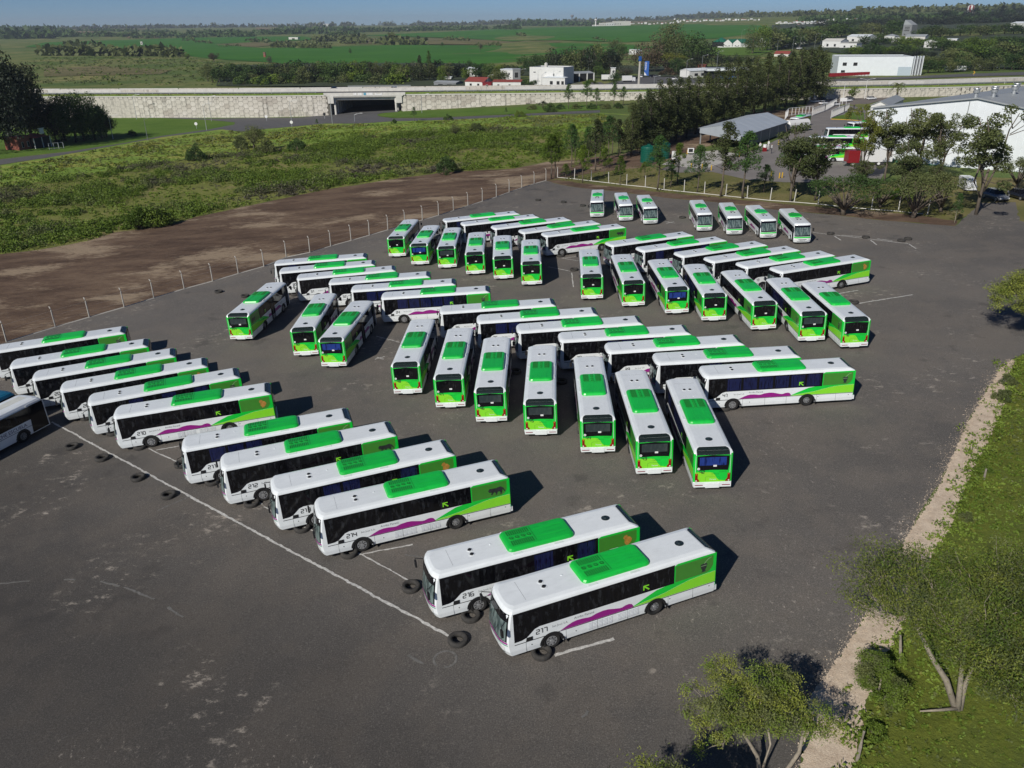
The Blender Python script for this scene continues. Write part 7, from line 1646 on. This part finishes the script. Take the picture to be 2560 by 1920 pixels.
for a in ((1899,379,.3,'cloth_white','cloth_dark','person in white standing at the dark canopy opening'),(1920,374,2.,'cloth_white','cloth_white','person in white clothes behind the orange container'),(1928,384,1.,'cloth_white','cloth_dark','person in a pale shirt walking across the yard'),(2134,275,0,'cloth_dark','cloth_dark','person in dark clothes at the gatehouse')): person(*a, s=1.25)
q = G(1911, 379); t = thing('fuel_pump', tuple(q), .2, 'small orange and white pump at the canopy edge', 'pump'); MB().box((0, 0, .5), (.8, .6, 1.)).obj('pump_base', M['redp'], t); MB().cyl((0, 0, 1.3), .42, .7, 12).obj('pump_head', M['paper'], t)
# ------------------------------------------------------------------ buildings beyond the highway
building('workshop_building', 1324, 213, 1408, 212, 170, 16, 'wwall', 'parapet', 'roofgrey', label='tall white workshop with a flat roof behind the highway', wins=((.72, .62, .03, .18), (.15, .78, .06, .03)), doors=((.8, .10, .22, 'dark'), (.9, .06, .22, 'dark')))
building('workshop_annex', 1356, 214, 1412, 213, 194, 6, 'wwall', 'hip', 'sheet', .8, 'low white annex with a canopy before the workshop', wins=((.4, .45, .12, .35), (.7, .45, .12, .35), (.9, .45, .1, .35)))
building('stone_building', 1408, 206, 1426, 205, 178, 14, 'gwall', 'flat', 'gwall', label='narrow grey building joined to the white workshop', wins=((.3, .5, .2, .3),))
r, L_, hh = building('open_shed', 1428, 205, 1484, 202, 184, 12, 'dark', 'gablex', 'roofgrey', .8, 'open dark shed with a pale roof right of the workshop', 'shed')
for k in (0, .35, .7, 1): MB().box((k*L_, -.2, hh/2), (.6, .5, hh)).obj('column', M['wwall'], r)
q = G(1369, 180); t = thing('water_tank', (q[0], q[1], TH(G(1324, 213), 170)+G(1324, 213)[2]), 0, 'small pale roof tank on the white workshop', 'tank'); q0 = G(1366, 213); t.location = (q0[0], q0[1]+5, q0[2]+TH(q0, 171)); MB().cyl((0, 0, 1.4), 1.0, 2.4, 12).obj('shell', M['conc2'], t); MB().cyl((0, 0, 2.75), .6, .3, 10).obj('lid', M['conc2'], t)
building('village_house', 1163, 216, 1210, 215, 203, 12, 'wwall', 'gablex', 'roofred', 2.2, 'house with a faded red roof just behind the highway', wins=((.3, .5, .1, .3), (.7, .5, .1, .3)))
building('village_house', 1206, 217, 1228, 216, 207, 6, 'redp', 'flat', 'redp', label='low red wall building beside the red-roofed house', wins=((.5, .5, .2, .3),))
building('village_house', 1232, 217, 1302, 214, 204, 9, 'wwall', 'gablex', 'roofred', .9, 'long low house with a bright red roof near the white workshop', wins=((.2, .4, .06, .3), (.6, .4, .06, .3)))
building('village_house', 1252, 206, 1282, 205, 174, 10, 'wwall', 'flat', 'sheet', label='white two-storey house between garden trees', wins=((.3, .7, .1, .14), (.7, .7, .1, .14)))
building('village_house', 1282, 205, 1300, 204, 174, 9, 'gwall', 'flat', 'roofgrey', label='dark-fronted house left of the white workshop', wins=((.5, .6, .5, .4),))
building('village_house', 1168, 195, 1195, 194, 172, 9, 'wwall', 'gablex', 'sheet', 1., 'white house glimpsed between trees left of the red roofs', wins=((.5, .5, .15, .3),))
building('village_house', 1085, 214, 1140, 213, 205, 9, 'gwall', 'gablex', 'roofgrey', .8, 'low grey-roofed shed left of the red-roofed house', doors=((.3, .2, .6, 'dark'), (.7, .2, .6, 'dark')))
building('village_house', 1110, 204, 1128, 203, 194, 8, 'wwall', 'flat', 'sheet', label='small pale house between the belt trees', wins=((.5, .5, .2, .3),))
building('farm_shed', 1015, 76, 1022, 76, 72, 9, 'wwall', 'gablex', 'sheet', 1., 'tiny white farm house in the green field', wins=((.5, .5, .2, .3),))
o = bpy.data.objects[-1] if 0 else None
building('farm_shed', 1012, 111, 1024, 111, 106, 9, 'wwall', 'gablex', 'sheet', 1., 'small white farmhouse beside the field trees', wins=((.5, .5, .2, .3),))
building('farm_shed', 722, 99, 745, 99, 93, 10, 'conc2', 'flat', 'conc2', label='low pale ruin among the field bushes', doors=((.5, .3, .6, 'dark'),))
building('farm_shed', 809, 66, 818, 66, 60, 14, 'wwall', 'gablex', 'sheet', 2., 'white farm shed on the left skyline', doors=((.5, .3, .6, 'dark'),))
building('brick_tower', 659, 143, 664, 143, 131, 3, 'brick', 'flat', 'wood', label='small ruined brick tower at the edge of the green field', wins=((.5, .7, .4, .2),))
building('brick_tower', 352, 113, 357, 113, 104, 4, 'conc2', 'flat', 'conc2', label='lonely stone stump in the left green field', wins=((.5, .6, .4, .3),))
# service station
r, L_, hh = building('service_station', 1770, 198, 1870, 196, 178, 12, 'dark', 'flat', 'sheet', label='service station with a flat white and blue canopy roof', cat='service station')
MB().box((L_/2, 5, hh+.9), (L_+3, 15, 1.3)).obj('canopy', M['sheet'], r); MB().box((L_/2, 5, hh+1.6), (L_+1, 13, .15)).obj('canopy_top', M['roofgrey'], r); MB().box((L_*.45, -2.6, 1.6), (L_*.5, .2, 1.3)).obj('sign_band', M['bluep'], r)
r, L_, hh = building('shop_building', 1724, 195, 1776, 192, 177, 10, 'wwall', 'gablex', 'sheet', 1.2, 'white shop with a curved pale roof left of the service station', wins=((.3, .5, .15, .3), (.6, .5, .15, .3)))
building('village_house', 1744, 178, 1762, 178, 163, 9, 'brick', 'flat', 'roofred', label='red brick house behind the service station', wins=((.5, .5, .2, .3),))
building('village_house', 1527, 190, 1538, 190, 170, 7, 'wwall', 'flat', 'sheet', label='small white kiosk behind the parked truck', wins=((.5, .6, .3, .2),))
q = G(1616, 190); hh = TH(q, 153); t = thing('totem_sign', tuple(q), -.35, 'tall blue totem sign with white upright lettering', 'sign'); MB().box((0, 0, hh/2), (2.9, .8, hh)).obj('panel', M['bluep'], t); MB().box((-.75, -.42, hh*.62), (1.2, .06, hh*.7)).obj('white_band', M['bluep'], t)
mb = _txt('PARANÁ', 1.9, lambda a, b, wd: (-.05-b*.9, -.48, hh*.40+a*.98/ max(wd, .1)*hh*.55)); mb.obj('lettering', M['paper'], t)
sub = MB().add([(-1.4, -.47, hh*.05), (.2, -.47, hh*.05), (-1.4, -.47, hh*.28)], [(0, 1, 2)]); sub.obj('white_corner', M['paper'], t)
q = G(1597, 212); hh = TH(q, 141); t = thing('sign_column', tuple(q), .3, 'tall grey column with a small blue sign box on top', 'sign'); MB().tube([(0, 0, 0), (0, 0, hh*.83)], [.75, .55], 10).obj('column', M['concrete'], t); MB().box((0, 0, hh*.92), (1.4, .8, hh*.17)).obj('sign_box', M['bluep'], t)
sheet('forecourt', [(1500,213),(1590,195),(1640,193),(1700,193),(1790,200),(1790,213)], M['road'], .2, .5, 6, 30)
sheet('village_street', [(1240,218),(1330,214),(1500,206),(1520,214)], M['road'], .2, .5, 6, 30)
# trucks
def boxtruck(u, v, rz, lab, L_=7., m='wmetal', cab='car_white', grp=None, hh=2.6):
    q = G(u, v); t = thing('box_truck' if cab else 'box_trailer', tuple(q), rz, lab, 'truck' if cab else 'trailer', grp)
    MB().box((0, 0, 1.1+hh/2), (L_, 2.5, hh)).obj('cargo_box', M[m], t); MB().box((0, 0, .85), (L_+(2 if cab else 0), 1.2, .35)).obj('chassis', M['grey'], t)
    if cab: MB().box((L_/2+1.1, 0, 1.75), (1.9, 2.3, 2.2)).obj('cab', M[cab], t); MB().box((L_/2+2.07, 0, 2.2), (.06, 2.0, .9)).obj('windscreen', M['blackgl'], t)
    for x in ((-L_/2+1.2, -L_/2+2.4, L_/2+1.) if cab else (-L_/2+1.2, -L_/2+2.4, L_/2-1.)):
        for y in (-1.05, 1.05): link('wheel', tyme, t, TR((x, y, .52)))
boxtruck(1567, 206, .1, 'white truck with a grey tipper beyond the highway', 5.5); boxtruck(1518, 203, 0, 'white container trailer half hidden by a dark tree', 7, cab=None)
boxtruck(2387, 180, .02, 'white box trailer under the roadside trees, left one', 13, cab=None, grp='trailers under the roadside trees'); boxtruck(2437, 175, .02, 'white box trailer under the roadside trees, middle one', 9, cab=None, grp='trailers under the roadside trees'); boxtruck(2474, 173, .02, 'grey box trailer under the roadside trees, right one', 9, m='gwall', cab=None, grp='trailers under the roadside trees')
q = G(2121, 196); t = thing('tipper_trailer', tuple(q), 0, 'long red tipper trailer in front of the white warehouse', 'trailer'); mb = MB(); Lt = 24.
vs = []; 
for x, z in ((-Lt/2, 3.0), (Lt/2, 3.6)): vs += [(x, -1.25, z-1.9+ (0 if x < 0 else .4)), (x, 1.25, z-1.9+(0 if x < 0 else .4)), (x, 1.25, z), (x, -1.25, z)]
mb.add(vs, [(3, 2, 1, 0), (4, 5, 6, 7), (0, 1, 5, 4), (1, 2, 6, 5), (2, 3, 7, 6), (3, 0, 4, 7)]); mb.obj('tipper_body', M['redp'], t)
for k in range(12): MB().box((-Lt/2+1+k*2, -1.3, 2.2), (.18, .12, 1.6)).obj('rib', M['redp'], t)
for x in (-10, -8.6, -4, -2.6, -1.2, 6):
    for y in (-1.05, 1.05): link('wheel', tyme, t, TR((x, y, .52)))
MB().box((0, 0, .95), (Lt, 1.0, .3)).obj('chassis', M['grey'], t)
# white warehouse with fins
r, L_, hh = building('warehouse', 2091, 189, 2276, 189, 144, 30, 'sheet', 'parapet', 'roofgrey', label='big plain white warehouse with slanted fins at its right end', cat='warehouse', wins=((.09, .66, .055, .17), (.235, .66, .055, .17), (.08, .28, .055, .12)), doors=((.905, .17, .52, 'gwall'),))
M['pale'] = P('pale_blue_panel', (.42, .50, .55), .6)
MB().box((.905*L_, -.18, .27*hh), (.17*L_, .12, .5*hh)).obj('door', M['pale'], r)
for k in range(4): MB().box((L_+.8+k*1.9, 1+k*1.2, hh/2+.4), (.35, 3.5, hh+.8)).obj('fin', M['sheet'], r); 
for k in range(3): MB().box((L_+1.75+k*1.9, 2+k*1.2, hh/2), (1.6, .3, hh-.6)).obj('fin_panel', M['gwall'], r)
sheet('warehouse_road', [(2050,200),(2100,198),(2276,192),(2400,186),(2700,176),(2700,184),(2400,193),(2200,200),(2080,206)], M['road'], .25, .3, 6, 30)
mb = MB(); q = G(2434, 190); t = thing('road_sign', tuple(q), 0, 'orange curve-warning arrow sign beside the highway', 'sign'); hh = TH(q, 178); MB().box((0, 0, hh*.25), (.2, .2, hh*.5)).obj('post', M['metal'], t)
MB().plate([(-.9, .1), (-.2, .1), (.5, 1.), (-.2, 1.9), (-.9, 1.9), (-.2, 1.)], lambda a, b, o: (a, -.1-o, hh*.35+b), .08).obj('arrow', M['yellow'], t)
# green-roofed stables
building('stable_block', 1780, 118, 1812, 117, 105, 22, 'dark', 'hip', 'roofgreen', 5, 'open hall with a high green hipped roof left of the white gables', cat='building', doors=((.5, .3, .6, 'dark'),))
for k, (u0, u1, vt) in enumerate(((1808, 1829, 107), (1832, 1852, 107), (1893, 1913, 103))): building('stable_block', u0, 119, u1, 119, vt, 26, 'wwall', 'gabley', 'roofgreen', 4.0, '%s white gabled stable with a green roof, counted from the left' % NUMW[k], group='white gabled stables', wins=((.3, .45, .12, .15), (.7, .45, .12, .15)), doors=((.5, .2, .4, 'dark'),))
building('stable_block', 1850, 118, 1895, 118, 110, 14, 'wwall', 'gablex', 'roofgreen', 4.5, 'long green-roofed wing joining the white gables', wins=((.2, .5, .04, .2), (.5, .5, .04, .2), (.8, .5, .04, .2)))
building('boundary_wall', 1794, 120, 1890, 119, 116.5, 1, 'wwall', 'flat', 'wwall', over=.02, label='low white wall in front of the stables', cat='wall', wins=())
# far town and landmarks
def farbld(u0, v0, u1, v1, vt, dep, wall, roof, rm, rise, lab, **k): return building('distant_building', u0, v0, u1, v1, vt, dep, wall, roof, rm, rise, lab, **k)
for k, (u0, u1, vt) in enumerate(((1497,1520,57),(1515,1545,56),(1530,1558,53),(1480,1500,62))): farbld(u0, 66, u1, 66, vt, 30, 'wwall' if k % 2 else 'conc2', 'flat', 'roofred', 1, '%s block of the pale hospital-like complex on the skyline' % NUMW[k], group='blocks of the pale complex on the skyline', wins=tuple((x, .5, .05, .25) for x in (.15, .35, .55, .75)))
q = G(1489, 66); hh = TH(q, 47); t = thing('water_tower', tuple(q), 0, 'white cylindrical water tower beside the pale complex on the skyline', 'water tower'); MB().cyl((0, 0, hh*.4), hh*.1, hh*.8, 12).obj('shaft', M['wwall'], t); MB().tube([(0, 0, hh*.72), (0, 0, hh*.8), (0, 0, hh*.93), (0, 0, hh)], [hh*.1, hh*.2, hh*.2, hh*.1], 14).obj('bowl', M['wwall'], t)
q = G(1430, 58); hh = TH(q, 37); t = thing('water_tower', tuple(q), 0, 'faint distant water tower standing on thin legs above the horizon', 'water tower'); 
for a in range(4): MB().tube([(math.cos(a*1.57)*hh*.12, math.sin(a*1.57)*hh*.12, 0), (math.cos(a*1.57)*hh*.08, math.sin(a*1.57)*hh*.08, hh*.75)], hh*.02, 5).obj('leg', M['gwall'], t)
MB().tube([(0, 0, hh*.7), (0, 0, hh*.78), (0, 0, hh*.95), (0, 0, hh)], [hh*.06, hh*.2, hh*.2, hh*.08], 12).obj('bowl', M['gwall'], t)
q = G(2423, 42); hh = TH(q, 9); t = thing('water_tower', tuple(q), 0, 'red and white water tower on legs above the woods at upper right', 'water tower')
for a in range(6): MB().tube([(math.cos(a*1.047)*hh*.27, math.sin(a*1.047)*hh*.27, 0), (math.cos(a*1.047)*hh*.2, math.sin(a*1.047)*hh*.2, hh*.5)], hh*.035, 6).obj('leg', M['wwall' if a % 2 else 'redp'], t)
for k in range(2): MB().cyl((0, 0, hh*(.18+.2*k)), hh*.24, hh*.03, 14).obj('ring', M['redp'], t)
for k in range(12):
    a0, a1 = k*2*math.pi/12, (k+1)*2*math.pi/12; vs = []
    for z, r0 in ((.46, .14), (.52, .27), (.80, .27), (.90, .1)):
        for a in (a0, a1): vs.append((math.cos(a)*hh*r0, math.sin(a)*hh*r0, hh*z))
    MB().add(vs, [(0, 1, 3, 2), (2, 3, 5, 4), (4, 5, 7, 6)]).obj('tank_panel', M['redp' if k % 2 else 'wwall'], t)
MB().tube([(0, 0, hh*.88), (0, 0, hh)], [hh*.12, hh*.03], 8).obj('lantern', M['gwall'], t)
r, L_, hh = building('modern_tower', 2254, 90, 2276, 90, 62, 14, 'gwall', 'none', 'gwall', label='grey tower with a sharply pointed glass top among the trees', cat='tower', wins=((.5, .5, .6, .08), (.5, .65, .6, .08), (.5, .8, .6, .08), (.3, .2, .2, .1)))
MB().add([(0, 0, hh), (L_, 0, hh*.98), (L_, 14, hh*.98), (0, 14, hh), (L_*.1, 0, hh*1.42), (L_*.1, 14, hh*1.42)], [(0, 1, 4), (1, 2, 5, 4), (2, 3, 5), (0, 4, 5, 3)]).obj('pointed_top', M['roofgrey'], r)
for u0, u1, vb, vt, dep, wl_, rf_, rm_, lab in ((2054,2100,120,102,18,'wwall','gablex','conc2','wide pale-roofed house with white walls left of the woodland'),(2116,2168,106,91,20,'wwall','gablex','sheet','large white-roofed house among the trees'),(2098,2140,121,108,14,'wwall','flat','conc2','white house with several small annexes'),(2308,2342,122,104,16,'wwall','gabley','sheet','white gabled house with a grey front in the trees'),(2330,2346,118,102,14,'gwall','gablex','sheet','grey-sided house beside the white gabled one'),(2262,2312,100,91,14,'conc2','gablex','roofgrey','long pale house below the pointed tower'),(2210,2236,98,90,12,'wwall','hip','roofgrey','small pale house left of the pointed tower'),(2368,2392,103,97,12,'wwall','flat','sheet','white roof glimpsed in the wood'),(2524,2600,72,58,20,'wwall','gablex','sheet','white-roofed building at the upper right edge'),(1930,1955,120,109,12,'conc2','gablex','roofgrey','small pale house by the village road'),(1975,2000,112,104,10,'wwall','flat','sheet','white house behind the road lamps'),(2228,2250,108,98,9,'wwall','hip','conc2','white domed garden building in the trees'),(1935,1972,141,134,10,'conc2','gablex','roofred','long low building beside the village road'),(1572,1590,136,124,10,'wwall','flat','sheet','small white house at the field edge left of the great clump')):
    farbld(u0, vb, u1, vb, vt, dep, wl_, rf_, rm_, 2.2, lab, wins=((.3, .45, .1, .3), (.7, .45, .1, .3)))
# the white houses of the town, each its own object
rh = random.Random(12); k = 0
hp = []
for u0, u1, v0, v1, n in ((1940,2140,59,56,46),(2060,2145,54,50,16),(1690,1900,54,50,26),(1540,1700,62,58,16),(1990,2100,62,60,10),(1500,1700,50,50,8)):
    for i in range(n):
        u = u0+(u1-u0)*(i+.5)/n+rh.uniform(-2, 2); v = v0+(v1-v0)*(i+.5)/n+rh.uniform(-1.8, 1.8); hp.append((u, v))
for (u, v) in hp:
    q = G(u, v); s = MPP(q); w_ = s*rh.uniform(2.5, 6); hh = s*rh.uniform(1.8, 3.2); t = thing('town_house', (q[0], q[1], q[2]-.5), rh.uniform(-.5, .5), 'tiny white house of the distant town between the woods', 'house', 'white houses of the distant town')
    MB().box((0, 0, hh/2), (w_, w_*.8, hh)).obj('wall', M['wwall' if rh.random() < .75 else 'conc2'], t); rs = hh*.4
    MB().add([(-w_/2, -w_*.42, hh), (w_/2, -w_*.42, hh), (w_/2, w_*.42, hh), (-w_/2, w_*.42, hh), (-w_/2, 0, hh+rs), (w_/2, 0, hh+rs)], [(0, 1, 5, 4), (2, 3, 4, 5), (0, 4, 3), (1, 2, 5)]).obj('roof', M[rh.choice(['sheet', 'roofred', 'conc2', 'roofgrey', 'sheet'])], t)
# red-roofed brick house at left
r, L_, hh = building('brick_house', 50, 376, 84, 371, 345, 6, 'brick', 'flat', 'roofred', label='brick house with a red roof under the huge dark tree', wins=((.3, .5, .12, .35), (.7, .5, .12, .35)))
r, L_, hh = building('porch', 88, 372, 128, 366, 345, 6, 'dark', 'hip', 'roofred', 1.2, 'open porch with a bright red hipped roof and white ornaments', cat='porch')
for k in (0, .5, 1): MB().box((k*L_, -.3, hh/2), (.2, .2, hh)).obj('column', M['wwall'], r)
MB().box((L_*.6, -.2, hh+1.8), (1.6, .3, 1.6)).obj('roof_ornament', M['wwall'], r); MB().box((L_*.6, -.2, hh+2.7), (2.2, .35, .2)).obj('roof_ornament', M['wwall'], r)
lattice([(124,374),(160,371)], 2.0, 'pale lattice fence right of the red-roofed porch', 1.2, 'metal')
for u, v, lab in ((492,322,'small white round sign on the lawn near the junction'),(667,303,'white marker post on the service road, left'),(730,318,'blue-white marker post at the junction'),(812,297,'small dark sign board on the service road')):
    q = G(u, v); t = thing('road_sign', tuple(q), 0, lab, 'sign'); MB().box((0, 0, .8), (.12, .12, 1.8)).obj('post', M['metal'], t); MB().cyl((0, -.1, 1.9), .6, .08, 14, 'y').obj('disc', M['dark' if 'dark' in lab else 'paper'], t)
# ------------------------------------------------------------------ haze: the air itself
hz = MB(); hz.box((0, 3500, 30), (24000, 20000, 190)) ; hz.v = []; hz.f = []; hz.m = []
hz.add([(-11000, -3000, -60), (11000, -3000, -60), (11000, 12500, -60), (-11000, 12500, -60), (-11000, -3000, 130), (11000, -3000, 130), (11000, 12500, 130), (-11000, 12500, 130)], [(3, 2, 1, 0), (4, 5, 6, 7), (0, 1, 5, 4), (1, 2, 6, 5), (2, 3, 7, 6), (3, 0, 4, 7)])
hm = bpy.data.materials.new('haze_air'); hm.use_nodes = True; t_ = hm.node_tree
t_.nodes.remove(t_.nodes['Principled BSDF']); pv = t_.nodes.new('ShaderNodeVolumePrincipled'); pv.inputs['Color'].default_value = (.72, .82, .95, 1); pv.inputs['Density'].default_value = .00007; pv.inputs['Anisotropy'].default_value = .1
t_.links.new(pv.outputs[0], t_.nodes['Material Output'].inputs['Volume'])
o = hz.obj('haze', hm); tag(o, 'thin bluish haze filling the air over the plain', 'haze', None, 'stuff')
